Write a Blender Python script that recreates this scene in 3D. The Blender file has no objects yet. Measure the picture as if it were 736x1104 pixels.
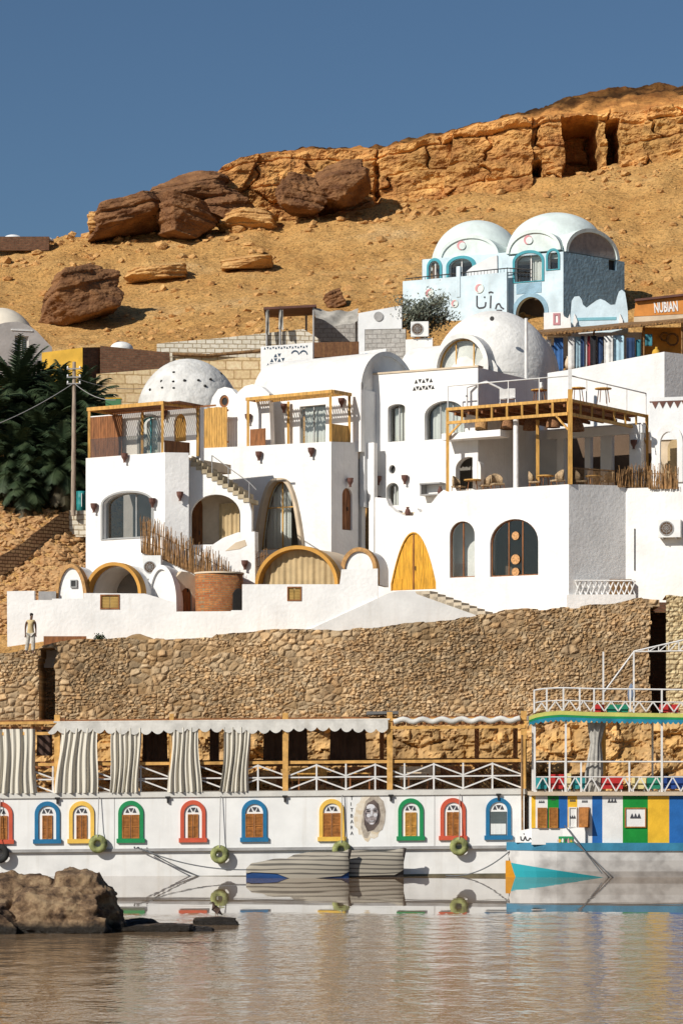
import bpy, bmesh, math, random
import numpy as np
from mathutils import Vector
from mathutils.geometry import tessellate_polygon

random.seed(7)
scene = bpy.context.scene
R = math.radians

# ------------------------------------------------------------------ camera
FPX, CX, HY, CAMZ = 3000.0, 368.0, 820.0, 5.0
cam_data = bpy.data.cameras.new("camera")
cam_data.sensor_fit = 'HORIZONTAL'
cam_data.sensor_width = 36.0
cam_data.lens = 36.0 * FPX / 736.0
cam_data.shift_y = (HY - 552.0) / 736.0
cam_data.clip_start = 1.0
cam_data.clip_end = 3000.0
cam = bpy.data.objects.new("camera", cam_data)
cam.location = (0, 0, CAMZ)
cam.rotation_euler = (R(90), 0, 0)
scene.collection.objects.link(cam)
scene.camera = cam

# ------------------------------------------------------------------ light
SUN_AZ, SUN_EL = 46.0, 33.0          # degrees to the left of straight behind the camera, elevation
sdir = Vector((-math.sin(R(SUN_AZ)) * math.cos(R(SUN_EL)), -math.cos(R(SUN_AZ)) * math.cos(R(SUN_EL)), math.sin(R(SUN_EL))))
world = bpy.data.worlds.new("World")
scene.world = world
world.use_nodes = True
wn, wl = world.node_tree.nodes, world.node_tree.links
bg = wn['Background']
sky = wn.new('ShaderNodeTexSky')
sky.sky_type = 'NISHITA'
sky.sun_disc = False
sky.sun_elevation = R(SUN_EL)
sky.sun_rotation = math.atan2(sdir.x, sdir.y) % (2 * math.pi)
sky.altitude = 100
sky.air_density = 1.0
sky.dust_density = 0.8
sky.ozone_density = 2.0
tint = wn.new('ShaderNodeMix'); tint.data_type = 'RGBA'; tint.blend_type = 'MULTIPLY'
tint.inputs[0].default_value = 1.0
tint.inputs[7].default_value = (0.295, 0.365, 0.425, 1)
wl.new(sky.outputs[0], tint.inputs[6])
wl.new(tint.outputs[2], bg.inputs[0])
bg.inputs[1].default_value = 0.125
sun_data = bpy.data.lights.new("sun", 'SUN')
sun_data.energy = 4.3
sun_data.angle = R(0.5)
sun_data.color = (1.0, 0.95, 0.87)
sun = bpy.data.objects.new("sun", sun_data)
sun.rotation_euler = sdir.to_track_quat('Z', 'Y').to_euler()
sun.location = (-60, -30, 90)
scene.collection.objects.link(sun)
scene.view_settings.view_transform = 'Standard'
scene.view_settings.look = 'None'
scene.view_settings.exposure = 0.2
scene.view_settings.gamma = 1.0
scene.view_settings.use_curve_mapping = False
scene.render.engine = 'CYCLES'
scene.cycles.max_bounces = 8
scene.cycles.diffuse_bounces = 6
scene.cycles.transparent_max_bounces = 12

# ------------------------------------------------------------------ numpy noise
def hsh(ix, iy, s):
    n = (ix.astype(np.int64) * 374761393 + iy.astype(np.int64) * 668265263 + s * 974711) & 0x7fffffff
    n = ((n ^ (n >> 13)) * 1274126177) & 0x7fffffff
    n = n ^ (n >> 16)
    return (n & 0xffff) / 65536.0
def vnoise(x, y, s=0):
    ix, iy = np.floor(x), np.floor(y)
    fx, fy = x - ix, y - iy
    fx = fx * fx * (3 - 2 * fx); fy = fy * fy * (3 - 2 * fy)
    a, b = hsh(ix, iy, s), hsh(ix + 1, iy, s)
    c, d = hsh(ix, iy + 1, s), hsh(ix + 1, iy + 1, s)
    return (a + (b - a) * fx) * (1 - fy) + (c + (d - c) * fx) * fy
def fbm(x, y, o=4, s=0):
    r = 0; a = 0.5
    for k in range(o):
        r = r + a * (vnoise(x, y, s + k) - 0.5) * 2
        x = x * 2.03 + 11.3; y = y * 2.03 + 5.7; a *= 0.5
    return r
def vor(x, y, s=0, jit=0.9):
    ix, iy = np.floor(x), np.floor(y)
    f1 = np.full(x.shape, 9.0); f2 = np.full(x.shape, 9.0); cid = np.zeros(x.shape); gx = np.zeros(x.shape); gy = np.zeros(x.shape)
    for dx in (-1, 0, 1):
        for dy in (-1, 0, 1):
            cx, cy = ix + dx, iy + dy
            px = cx + 0.5 + jit * (hsh(cx, cy, s) - 0.5); py = cy + 0.5 + jit * (hsh(cx, cy, s + 77) - 0.5)
            d = np.hypot(px - x, py - y); h = hsh(cx, cy, s + 154)
            new = d < f1
            f2 = np.where(new, f1, np.minimum(f2, d))
            cid = np.where(new, h, cid); gx = np.where(new, x - px, gx); gy = np.where(new, y - py, gy)
            f1 = np.where(new, d, f1)
    return f1, f2, cid, gx, gy

# ------------------------------------------------------------------ geometry helpers
def at(px, py, d):
    return Vector(((px - CX) / FPX * d, d, CAMZ + (HY - py) / FPX * d))
def X(px, d): return (px - CX) / FPX * d
def Zp(py, d): return CAMZ + (HY - py) / FPX * d

class Pl:
    """a vertical plane given by a plan point and a direction; n points to its inner side"""
    def __init__(s, x, y, deg):
        s.deg = deg; s.p = Vector((x, y)); a = R(deg)
        s.d = Vector((math.cos(a), -math.sin(a))); s.n = Vector((-s.d.y, s.d.x))
    @staticmethod
    def at(px, d, deg): return Pl(X(px, d), d, deg)
    def off(s, k):
        q = s.p + s.n * k
        return Pl(q.x, q.y, s.deg)
    def T(s, px):
        k = (px - CX) / FPX
        return (k * s.p.y - s.p.x) / (s.d.x - k * s.d.y)
    def D(s, px): return s.p.y + s.d.y * s.T(px)
    def Z(s, px, py): return Zp(py, s.D(px))
    def hit(s, px, py): return (s.T(px), s.Z(px, py))
    def hits(s, pts): return [s.hit(*p) for p in pts]
    def pt(s, t, z, n=0.0):
        q = s.p + s.d * t + s.n * n
        return Vector((q.x, q.y, z))
    def P(s, px, py, n=0.0): return s.pt(*s.hit(px, py), n)
    def plan(s, t, n=0.0): return s.p + s.d * t + s.n * n

def arch(t0, t1, zb, zs, zt, n=16, kind='round'):
    c, r = (t0 + t1) / 2, (t1 - t0) / 2
    pts = [(t0, zb)] if zs - zb > 1e-3 else []
    for i in range(n + 1):
        f = i / n
        if kind == 'round':
            a = math.pi * (1 - f); pts.append((c + r * math.cos(a), zs + (zt - zs) * math.sin(a)))
        elif kind == 'para':
            u = -1 + 2 * f; pts.append((c + r * u, zs + (zt - zs) * (1 - abs(u) ** 2.1)))
        elif kind == 'egg':
            u = -math.cos(math.pi * f); pts.append((c + r * u, zs + (zt - zs) * (1 - abs(u) ** 2.9) ** 0.9))
        else:  # pointed
            u = -1 + 2 * f; pts.append((c + r * u, zs + (zt - zs) * (1 - abs(u) ** 1.7)))
    if zs - zb > 1e-3: pts.append((t1, zb))
    return pts
def parch(pl, x0, x1, yb, ys, yt, n=16, kind='round'):
    xm = (x0 + x1) / 2
    return arch(pl.T(x0), pl.T(x1), pl.Z(xm, yb), pl.Z(xm, ys), pl.Z(xm, yt), n, kind)
def prect(pl, x0, x1, y0, y1):
    xm = (x0 + x1) / 2
    a, b, c, d = pl.T(x0), pl.T(x1), pl.Z(xm, y1), pl.Z(xm, y0)
    return [(a, c), (a, d), (b, d), (b, c)]
def inset(poly, k):
    """shrink a polygon towards its centre by about k metres"""
    us = [p[0] for p in poly]; zs = [p[1] for p in poly]
    cu, cz = (min(us) + max(us)) / 2, (min(zs) + max(zs)) / 2
    hu, hz = (max(us) - min(us)) / 2, (max(zs) - min(zs)) / 2
    fu, fz = max(0.05, (hu - k) / hu), max(0.05, (hz - k) / hz)
    return [(cu + (u - cu) * fu, cz + (z - cz) * fz) for u, z in poly]

OFF = {}
def off_of(o): return OFF.get(o.name, Vector((0, 0, 0)))
MATS = {}

class MB:
    def __init__(s): s.v = []; s.f = []; s.sm = []; s.col = None
    def add(s, vs, fs, smooth=False):
        b = len(s.v); s.v += [tuple(v) for v in vs]
        s.f += [tuple(b + i for i in f) for f in fs]; s.sm += [smooth] * len(fs)
        return s
    def hexa(s, c8):
        return s.add(c8, [(0, 1, 2, 3), (4, 7, 6, 5), (0, 4, 5, 1), (1, 5, 6, 2), (2, 6, 7, 3), (3, 7, 4, 0)])
    def box(s, x0, x1, y0, y1, z0, z1):
        return s.hexa([(x0, y0, z0), (x1, y0, z0), (x1, y1, z0), (x0, y1, z0), (x0, y0, z1), (x1, y0, z1), (x1, y1, z1), (x0, y1, z1)])
    def pbox(s, pl, t0, t1, z0, z1, n0, n1):
        return s.hexa([pl.pt(t0, z0, n0), pl.pt(t1, z0, n0), pl.pt(t1, z0, n1), pl.pt(t0, z0, n1), pl.pt(t0, z1, n0), pl.pt(t1, z1, n0), pl.pt(t1, z1, n1), pl.pt(t0, z1, n1)])
    def bar(s, a, b, w, h=None, up=(0, 0, 1)):
        a, b = Vector(a), Vector(b); h = h or w
        d = (b - a).normalized(); u = Vector(up)
        if abs(d.dot(u)) > 0.95: u = Vector((0, 1, 0))
        sx = d.cross(u).normalized(); uy = sx.cross(d).normalized()
        c = []
        for p in (a, b):
            for i, j in ((-1, -1), (1, -1), (1, 1), (-1, 1)):
                c.append(p + sx * (i * w / 2) + uy * (j * h / 2))
        return s.hexa(c)
    def tube(s, pts, r, n=7, smooth=True, cap=True):
        pts = [Vector(p) for p in pts]; m = len(pts)
        rr = r if isinstance(r, (list, tuple)) else [r] * m
        vs = []; prev = None
        for i, p in enumerate(pts):
            d = (pts[min(i + 1, m - 1)] - pts[max(i - 1, 0)]).normalized()
            if prev is None:
                u = Vector((0, 0, 1)) if abs(d.z) < 0.9 else Vector((1, 0, 0))
            else: u = prev
            a = d.cross(u).normalized(); u2 = a.cross(d).normalized(); prev = u2
            for k in range(n):
                q = 2 * math.pi * k / n
                vs.append(p + a * (math.cos(q) * rr[i]) + u2 * (math.sin(q) * rr[i]))
        fs = [(i * n + k, i * n + (k + 1) % n, (i + 1) * n + (k + 1) % n, (i + 1) * n + k) for i in range(m - 1) for k in range(n)]
        s.add(vs, fs, smooth)
        if cap:
            s.add(vs[:n], [tuple(range(n))[::-1]]); s.add(vs[-n:], [tuple(range(n))])
        return s
    def plate(s, pl, outline, holes=(), t=0.3, n0=0.0):
        loops = [list(outline)] + [list(h) for h in holes]
        flat = [p for l in loops for p in l]
        tris = tessellate_polygon([[Vector((p[0], p[1], 0)) for p in l] for l in loops])
        N = len(flat)
        vs = [pl.pt(p[0], p[1], n0) for p in flat] + [pl.pt(p[0], p[1], n0 + t) for p in flat]
        fs = [tuple(a) for a in tris] + [(c + N, b + N, a + N) for a, b, c in tris]
        k = 0
        for l in loops:
            m = len(l)
            for i in range(m):
                a, b = k + i, k + (i + 1) % m
                fs.append((a, b, b + N, a + N))
            k += m
        return s.add(vs, fs)
    def ring(s, pl, outer, inner, t, n0=0.0, closed=True):
        """band between two polylines of the same length"""
        m = len(outer)
        vs = []
        for n in (n0, n0 + t):
            vs += [pl.pt(p[0], p[1], n) for p in outer] + [pl.pt(p[0], p[1], n) for p in inner]
        fs = []
        for i in range(m if closed else m - 1):
            j = (i + 1) % m
            fs += [(i, j, m + j, m + i), (2 * m + i, 3 * m + i, 3 * m + j, 2 * m + j), (i, 2 * m + i, 2 * m + j, j), (m + i, m + j, 3 * m + j, 3 * m + i)]
        if not closed:
            fs += [(0, m, 3 * m, 2 * m), (m - 1, 3 * m - 1, 4 * m - 1, 2 * m - 1)]
        return s.add(vs, fs)
    def vault(s, pl, t0, t1, zs, zt, n0, n1, th=0.2, seg=20, zb=None, smooth=True):
        """shell whose arch lies in the plane pl, swept from depth n0 to n1"""
        o = arch(t0, t1, zb if zb is not None else zs, zs, zt, seg)
        i = arch(t0 + th, t1 - th, zb if zb is not None else zs, zs, zt - th, seg)
        m = len(o)
        vs = []
        for n in (n0, n1): vs += [pl.pt(p[0], p[1], n) for p in o]
        s.add(vs, [(k, k + 1, m + k + 1, m + k) for k in range(m - 1)], smooth)
        vs = []
        for n in (n0, n1): vs += [pl.pt(p[0], p[1], n) for p in i]
        s.add(vs, [(k, m + k, m + k + 1, k + 1) for k in range(m - 1)], smooth)
        for n in (n0, n1):
            vs = [pl.pt(p[0], p[1], n) for p in o] + [pl.pt(p[0], p[1], n) for p in i]
            s.add(vs, [(k, k + 1, m + k + 1, m + k) for k in range(m - 1)])
        return s
    def lathe(s, c, prof, n=32, a0=0.0, a1=2 * math.pi, smooth=True, wob=0.0):
        full = abs(a1 - a0 - 2 * math.pi) < 1e-6
        m = n if full else n + 1
        vs = []
        for r, z in prof:
            for k in range(m):
                a = a0 + (a1 - a0) * k / n
                rr = r * (1 + wob * math.sin(3 * a + z) + wob * 0.6 * math.sin(7 * a + 2 * z))
                vs.append((c[0] + rr * math.cos(a), c[1] + rr * math.sin(a), c[2] + z))
        fs = []
        for i in range(len(prof) - 1):
            for k in range(n):
                j = (k + 1) % m
                fs.append((i * m + k, i * m + j, (i + 1) * m + j, (i + 1) * m + k))
        return s.add(vs, fs, smooth)
    def disc(s, pl, t, z, r, th=0.05, n0=0.0, n=16, rz=None):
        rz = rz or r
        poly = [(t + r * math.cos(2 * math.pi * k / n), z + rz * math.sin(2 * math.pi * k / n)) for k in range(n)]
        return s.plate(pl, poly, (), th, n0)
    def build(s, name, mat, parent=None, base=None, recalc=True):
        me = bpy.data.meshes.new(name)
        o = bpy.data.objects.new(name, me)
        b = off_of(parent) if parent else (Vector(base) if base is not None else Vector((0, 0, 0)))
        me.from_pydata([(v[0] - b.x, v[1] - b.y, v[2] - b.z) for v in s.v], [], s.f)
        me.polygons.foreach_set('use_smooth', s.sm)
        if s.col is not None:
            at_ = me.color_attributes.new('stone', 'FLOAT_COLOR', 'POINT')
            at_.data.foreach_set('color', np.asarray(s.col, dtype=np.float32).ravel())
        if recalc:
            bm = bmesh.new(); bm.from_mesh(me)
            bmesh.ops.recalc_face_normals(bm, faces=bm.faces); bm.to_mesh(me); bm.free()
        me.update()
        me.materials.append(mat)
        scene.collection.objects.link(o)
        if parent: o.parent = parent
        else: o.location = b
        OFF[o.name] = b
        return o
    def solo(s, name, mat, label, cat, group=None, base=None, kind=None):
        if base is None:
            a = np.array(s.v); base = Vector(((a[:, 0].min() + a[:, 0].max()) / 2, (a[:, 1].min() + a[:, 1].max()) / 2, a[:, 2].min()))
        o = s.build(name, mat, None, base)
        return tag(o, label, cat, group, kind)

def tag(o, label=None, cat=None, group=None, kind=None):
    if label: o['label'] = label
    if cat: o['category'] = cat
    if group: o['group'] = group
    if kind: o['kind'] = kind
    return o
def thing(name, label, cat, base, group=None):
    e = bpy.data.objects.new(name, None); e.empty_display_size = 0.3
    e.location = Vector(base); scene.collection.objects.link(e)
    OFF[e.name] = Vector(base)
    return tag(e, label, cat, group)
KIDS = {}
def copy_tree(o, parent=None):
    c = o.copy(); scene.collection.objects.link(c)
    if parent: c.parent = parent
    for ch in [x for x in scene.objects if x.parent == o and x != c]: copy_tree(ch, c)
    return c

# ------------------------------------------------------------------ materials
def nodes(name):
    m = bpy.data.materials.new(name); m.use_nodes = True
    return m, m.node_tree.nodes, m.node_tree.links, m.node_tree.nodes['Principled BSDF']
def rgba(c): return (c[0], c[1], c[2], 1)
def mk(name, col, rough=0.85, var=0.08, scale=1.2, bump=0.25, bscale=14.0, stretch=(1, 1, 1), col2=None, bdist=0.03, streak=0.0, spec=0.3, local=False, metal=0.0, attr=None):
    if name in MATS: return MATS[name]
    m, N, L, b = nodes(name)
    b.inputs['Roughness'].default_value = rough; b.inputs['Specular IOR Level'].default_value = spec; b.inputs['Metallic'].default_value = metal
    if local: src = N.new('ShaderNodeTexCoord').outputs['Object']
    else: src = N.new('ShaderNodeNewGeometry').outputs['Position']
    mp = N.new('ShaderNodeMapping'); mp.inputs['Scale'].default_value = stretch
    L.new(src, mp.inputs[0])
    nz = N.new('ShaderNodeTexNoise'); nz.inputs['Scale'].default_value = scale; nz.inputs['Detail'].default_value = 6; nz.inputs['Roughness'].default_value = 0.6
    L.new(mp.outputs[0], nz.inputs['Vector'])
    mix = N.new('ShaderNodeMix'); mix.data_type = 'RGBA'
    c2 = col2 or tuple(x * (1 - 2 * var) for x in col)
    c1 = col if col2 else tuple(min(0.95, x * (1 + var * 0.6)) for x in col)
    mix.inputs[6].default_value = rgba(c1); mix.inputs[7].default_value = rgba(c2)
    mr = N.new('ShaderNodeMapRange'); mr.inputs[1].default_value = 0.35; mr.inputs[2].default_value = 0.68
    L.new(nz.outputs[0], mr.inputs[0]); L.new(mr.outputs[0], mix.inputs[0])
    out = mix.outputs[2]
    if streak > 0:
        mp2 = N.new('ShaderNodeMapping'); mp2.inputs['Scale'].default_value = (3.5, 3.5, 0.25); L.new(src, mp2.inputs[0])
        n2 = N.new('ShaderNodeTexNoise'); n2.inputs['Scale'].default_value = 1.0; n2.inputs['Detail'].default_value = 5; L.new(mp2.outputs[0], n2.inputs['Vector'])
        r2 = N.new('ShaderNodeMapRange'); r2.inputs[1].default_value = 0.55; r2.inputs[2].default_value = 0.8; r2.inputs[3].default_value = 0; r2.inputs[4].default_value = streak
        L.new(n2.outputs[0], r2.inputs[0])
        m2 = N.new('ShaderNodeMix'); m2.data_type = 'RGBA'; m2.inputs[7].default_value = rgba((col[0] * 0.55, col[1] * 0.47, col[2] * 0.36))
        L.new(r2.outputs[0], m2.inputs[0]); L.new(out, m2.inputs[6]); out = m2.outputs[2]
    if attr:
        at_ = N.new('ShaderNodeVertexColor'); at_.layer_name = 'stone'
        m3 = N.new('ShaderNodeMix'); m3.data_type = 'RGBA'; m3.blend_type = 'MULTIPLY'; m3.inputs[0].default_value = 1
        L.new(out, m3.inputs[6]); L.new(at_.outputs[0], m3.inputs[7]); out = m3.outputs[2]
    L.new(out, b.inputs['Base Color'])
    if bump > 0:
        bn = N.new('ShaderNodeTexNoise'); bn.inputs['Scale'].default_value = bscale; bn.inputs['Detail'].default_value = 5
        L.new(mp.outputs[0], bn.inputs['Vector'])
        bp = N.new('ShaderNodeBump'); bp.inputs['Strength'].default_value = bump; bp.inputs['Distance'].default_value = bdist
        L.new(bn.outputs[0], bp.inputs['Height']); L.new(bp.outputs[0], b.inputs['Normal'])
    MATS[name] = m
    return m
def brickmat(name, c1, c2, mortar, bw, bh, rough=0.9, bump=0.6, msize=0.03, mode='xz'):
    if name in MATS: return MATS[name]
    m, N, L, b = nodes(name)
    b.inputs['Roughness'].default_value = rough; b.inputs['Specular IOR Level'].default_value = 0.2
    g = N.new('ShaderNodeNewGeometry'); sx = N.new('ShaderNodeSeparateXYZ'); L.new(g.outputs['Position'], sx.inputs[0])
    cx = N.new('ShaderNodeCombineXYZ')
    if mode == 'sum':
        ad = N.new('ShaderNodeMath'); ad.operation = 'ADD'; L.new(sx.outputs[0], ad.inputs[0]); L.new(sx.outputs[1], ad.inputs[1]); L.new(ad.outputs[0], cx.inputs[0])
    else: L.new(sx.outputs[0], cx.inputs[0])
    L.new(sx.outputs[2], cx.inputs[1])
    nz = N.new('ShaderNodeTexNoise'); nz.inputs['Scale'].default_value = 3; L.new(g.outputs['Position'], nz.inputs['Vector'])
    vm = N.new('ShaderNodeVectorMath'); vm.operation = 'MULTIPLY_ADD'; vm.inputs[1].default_value = (0.08, 0.08, 0.08)
    L.new(nz.outputs['Color'], vm.inputs[0]); L.new(cx.outputs[0], vm.inputs[2])
    bt = N.new('ShaderNodeTexBrick'); bt.inputs['Scale'].default_value = 1.0
    bt.inputs['Brick Width'].default_value = bw; bt.inputs['Row Height'].default_value = bh; bt.inputs['Mortar Size'].default_value = msize
    bt.inputs['Color1'].default_value = rgba(c1); bt.inputs['Color2'].default_value = rgba(c2); bt.inputs['Mortar'].default_value = rgba(mortar)
    L.new(vm.outputs[0], bt.inputs['Vector'])
    n2 = N.new('ShaderNodeTexNoise'); n2.inputs['Scale'].default_value = 7; n2.inputs['Detail'].default_value = 5; L.new(g.outputs['Position'], n2.inputs['Vector'])
    mm = N.new('ShaderNodeMix'); mm.data_type = 'RGBA'; mm.blend_type = 'OVERLAY'; mm.inputs[0].default_value = 0.5
    L.new(bt.outputs[0], mm.inputs[6]); L.new(n2.outputs[0], mm.inputs[7]); L.new(mm.outputs[2], b.inputs['Base Color'])
    bp = N.new('ShaderNodeBump'); bp.inputs['Strength'].default_value = bump; bp.inputs['Distance'].default_value = 0.04; bp.invert = True
    L.new(bt.outputs['Fac'], bp.inputs['Height']); L.new(bp.outputs[0], b.inputs['Normal'])
    MATS[name] = m
    return m
def glassmat(name='window_glass', tr=0.75, tintc=(0.95, 0.96, 0.95)):
    if name in MATS: return MATS[name]
    m, N, L, b = nodes(name)
    N.remove(b)
    t = N.new('ShaderNodeBsdfTransparent'); t.inputs[0].default_value = rgba(tintc)
    g = N.new('ShaderNodeBsdfGlossy'); g.inputs['Roughness'].default_value = 0.05; g.inputs[0].default_value = rgba((0.8, 0.8, 0.8))
    fr = N.new('ShaderNodeFresnel'); fr.inputs[0].default_value = 1.5
    mr = N.new('ShaderNodeMapRange'); mr.inputs[3].default_value = 0.015; mr.inputs[4].default_value = 0.8; L.new(fr.outputs[0], mr.inputs[0])
    mx = N.new('ShaderNodeMixShader'); L.new(mr.outputs[0], mx.inputs[0]); L.new(t.outputs[0], mx.inputs[1]); L.new(g.outputs[0], mx.inputs[2])
    L.new(mx.outputs[0], N['Material Output'].inputs[0])
    MATS[name] = m
    return m

WHITE = mk('white_plaster', (0.82, 0.805, 0.78), 0.9, 0.06, 0.7, 0.35, 6.0, streak=0.17, bdist=0.06)
WHITE2 = mk('cool_white_plaster', (0.74, 0.745, 0.74), 0.9, 0.06, 0.8, 0.35, 8.0, streak=0.12)
DOMEW = mk('dome_plaster', (0.76, 0.74, 0.70), 0.9, 0.08, 1.1, 0.6, 5.0, streak=0.2, bdist=0.06)
BLUE = mk('pale_blue_plaster', (0.60, 0.72, 0.78), 0.9, 0.10, 1.0, 0.5, 6.0, streak=0.2)
BLUED = mk('blue_trim_and_shade', (0.27, 0.42, 0.52), 0.9, 0.14, 1.2, 0.8, 5.0, bdist=0.06)
MINT = mk('mint_plaster', (0.66, 0.73, 0.70), 0.9, 0.08, 1.0, 0.6, 5.0, streak=0.2)
TEAL = mk('teal_paint', (0.05, 0.30, 0.36), 0.6)
WOOD = mk('honey_timber', (0.62, 0.34, 0.085), 0.6, 0.22, 2.5, 0.3, 10, (3, 3, 0.6))
WOODD = mk('brown_timber', (0.27, 0.105, 0.035), 0.6, 0.25, 2.5, 0.3, 10, (3, 3, 0.6))
DOORY = mk('yellow_timber', (0.72, 0.36, 0.03), 0.55, 0.25, 3, 0.4, 10, (5, 5, 0.5))
ORANGE = mk('orange_plaster', (0.55, 0.28, 0.06), 0.85, 0.12)
OCHRE = mk('yellow_plaster', (0.65, 0.38, 0.05), 0.85, 0.12)
STICK = mk('dry_sticks', (0.40, 0.22, 0.09), 0.85, 0.3, 6, 0.3, 12)
STICKD = mk('dark_sticks', (0.25, 0.14, 0.06), 0.85, 0.3, 6, 0.3, 12)
DARK = mk('dark_iron', (0.03, 0.028, 0.026), 0.5, 0.1)
METALW = mk('white_pipe', (0.72, 0.70, 0.67), 0.5, 0.08, 3, 0.05)
GREYM = mk('grey_pipe', (0.34, 0.33, 0.32), 0.45, 0.1, 3, 0.05)
TERRA = mk('dark_clay', (0.14, 0.065, 0.05), 0.8, 0.15)
FRAMEG = mk('grey_frame', (0.33, 0.33, 0.32), 0.6, 0.08)
BEIGE = mk('beige_plaster', (0.62, 0.50, 0.36), 0.9, 0.1)
CURT = mk('sheer_curtain', (0.68, 0.69, 0.66), 0.95, 0.05)
CURTT = mk('tan_curtain', (0.50, 0.37, 0.20), 0.95, 0.12)
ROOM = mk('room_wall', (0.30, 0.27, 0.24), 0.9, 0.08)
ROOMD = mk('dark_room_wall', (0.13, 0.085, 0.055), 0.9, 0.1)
GLASS = glassmat()
ACW = mk('appliance_white', (0.74, 0.74, 0.72), 0.45, 0.05, 3, 0.02)
BRICK = brickmat('red_brick', (0.36, 0.13, 0.045), (0.45, 0.2, 0.07), (0.34, 0.22, 0.12), 0.26, 0.09, msize=0.016)
DBRICK = brickmat('dark_brick', (0.11, 0.05, 0.03), (0.17, 0.08, 0.045), (0.12, 0.08, 0.05), 0.3, 0.12, msize=0.016)
WBRICK = brickmat('limewashed_brick', (0.66, 0.60, 0.48), (0.74, 0.68, 0.56), (0.36, 0.28, 0.18), 0.5, 0.25, msize=0.025)
BLOCK = brickmat('beige_block', (0.58, 0.47, 0.28), (0.52, 0.40, 0.22), (0.30, 0.20, 0.10), 0.42, 0.22, msize=0.02)
RUBW = brickmat('sandstone_block', (0.60, 0.44, 0.24), (0.70, 0.55, 0.34), (0.42, 0.28, 0.13), 0.9, 0.5, msize=0.03)
GBLOCK = brickmat('grey_block', (0.42, 0.40, 0.37), (0.36, 0.34, 0.31), (0.26, 0.24, 0.22), 0.5, 0.25, msize=0.02)
# ------------------------------------------------------------------ terrain
TPX = np.array([-400, 0, 60, 95, 130, 250, 400, 550, 700, 850, 1200.])
TD = np.array([128.4, 131, 139, 146, 149.5, 153, 163, 172, 186, 203, 206, 240, 320])
TZ = np.array([
    [9.8, 9.8, 10.3, 10.4, 10.4, 10.4, 10.6, 11.4, 11.8, 12.2, 12.2],
    [10.6, 10.6, 11.0, 11.0, 10.6, 11, 11.2, 11.7, 12.0, 12.4, 12.4],
    [17.4, 17.4, 17.3, 16.2, 12, 12, 12, 12.3, 12.5, 12.8, 12.8],
    [20.6, 20.6, 20.6, 20.2, 13, 13, 13, 13, 13, 13.5, 13.5],
    [23, 23, 23, 22.5, 22, 22, 22, 22, 22, 22, 22],
    [25.3, 25.3, 25.3, 25.1, 25.1, 25.4, 25.4, 25.4, 25.4, 25.5, 25.5],
    [28.6, 28.6, 28.6, 28.6, 28.8, 29.4, 30, 30, 30.6, 31.6, 32],
    [30.7, 30.7, 30.7, 31, 31.2, 32.1, 32.8, 33.2, 33.8, 34.5, 35],
    [36, 36, 36, 36.2, 36.5, 37.2, 38.2, 38.8, 39.6, 40.6, 41],
    [42.7, 42.7, 43.1, 43.4, 43.6, 44.2, 45.3, 46.7, 49.1, 51, 52],
    [42.0, 42.0, 42.4, 42.6, 42.6, 42.6, 43.0, 44.2, 46.4, 48, 49],
    [40, 40, 40, 40, 40, 40, 41, 42, 44, 45, 46],
    [40, 40, 40, 40, 40, 40, 40, 40, 40, 40, 40]])
def terrain_z(x, y, detail=True):
    x = np.asarray(x, float); y = np.asarray(y, float)
    px = np.clip(CX + FPX * x / y, TPX[0], TPX[-1]); d = np.clip(y, TD[0], TD[-1])
    i = np.clip(np.searchsorted(TPX, px, 'right') - 1, 0, len(TPX) - 2); j = np.clip(np.searchsorted(TD, d, 'right') - 1, 0, len(TD) - 2)
    fx = (px - TPX[i]) / (TPX[i + 1] - TPX[i]); fy = (d - TD[j]) / (TD[j + 1] - TD[j])
    z = (TZ[j, i] * (1 - fx) + TZ[j, i + 1] * fx) * (1 - fy) + (TZ[j + 1, i] * (1 - fx) + TZ[j + 1, i + 1] * fx) * fy
    if detail:
        ql = z / 2.6 + 0.9 * fbm(x * 0.045, y * 0.05, 3, 120) + 0.12 * fbm(x * 0.5, y * 0.5, 2, 122); qf = ql - np.floor(ql)
        z = z + np.clip((y - 160) / 8, 0, 1) * (0.55 * (np.clip(qf / 0.25, 0, 1) - qf) * np.clip(vnoise(x * 0.09, y * 0.12, 124) * 1.8 - 0.35, 0, 1))
        k = np.clip((y - 146) / 12, 0.12, 1)
        z = z + k * (0.55 * fbm(x * 0.09, y * 0.09, 3, 3) + 0.42 * fbm(x * 0.45, y * 0.30, 4, 9) + 0.13 * fbm(x * 1.7, y * 1.7, 3, 21))
        gul = fbm(x * 0.22 + 0.5 * fbm(y * 0.1, x * 0.1, 2, 31), y * 0.05, 3, 40)
        z = z - np.clip((y - 166) / 10, 0, 1) * 0.5 * np.abs(gul)
    return z
def grid_mesh(mb, xs, ys, zf, smooth=True):
    Xg, Yg = np.meshgrid(xs, ys)
    Z = zf(Xg, Yg)
    V = np.stack([Xg, Yg, Z], -1).reshape(-1, 3); n = len(xs)
    b = len(mb.v)
    mb.v += [tuple(v) for v in V.tolist()]
    for j in range(len(ys) - 1):
        r = b + j * n
        for i in range(n - 1):
            mb.f.append((r + i, r + i + 1, r + n + i + 1, r + n + i)); mb.sm.append(smooth)
    return Z

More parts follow.
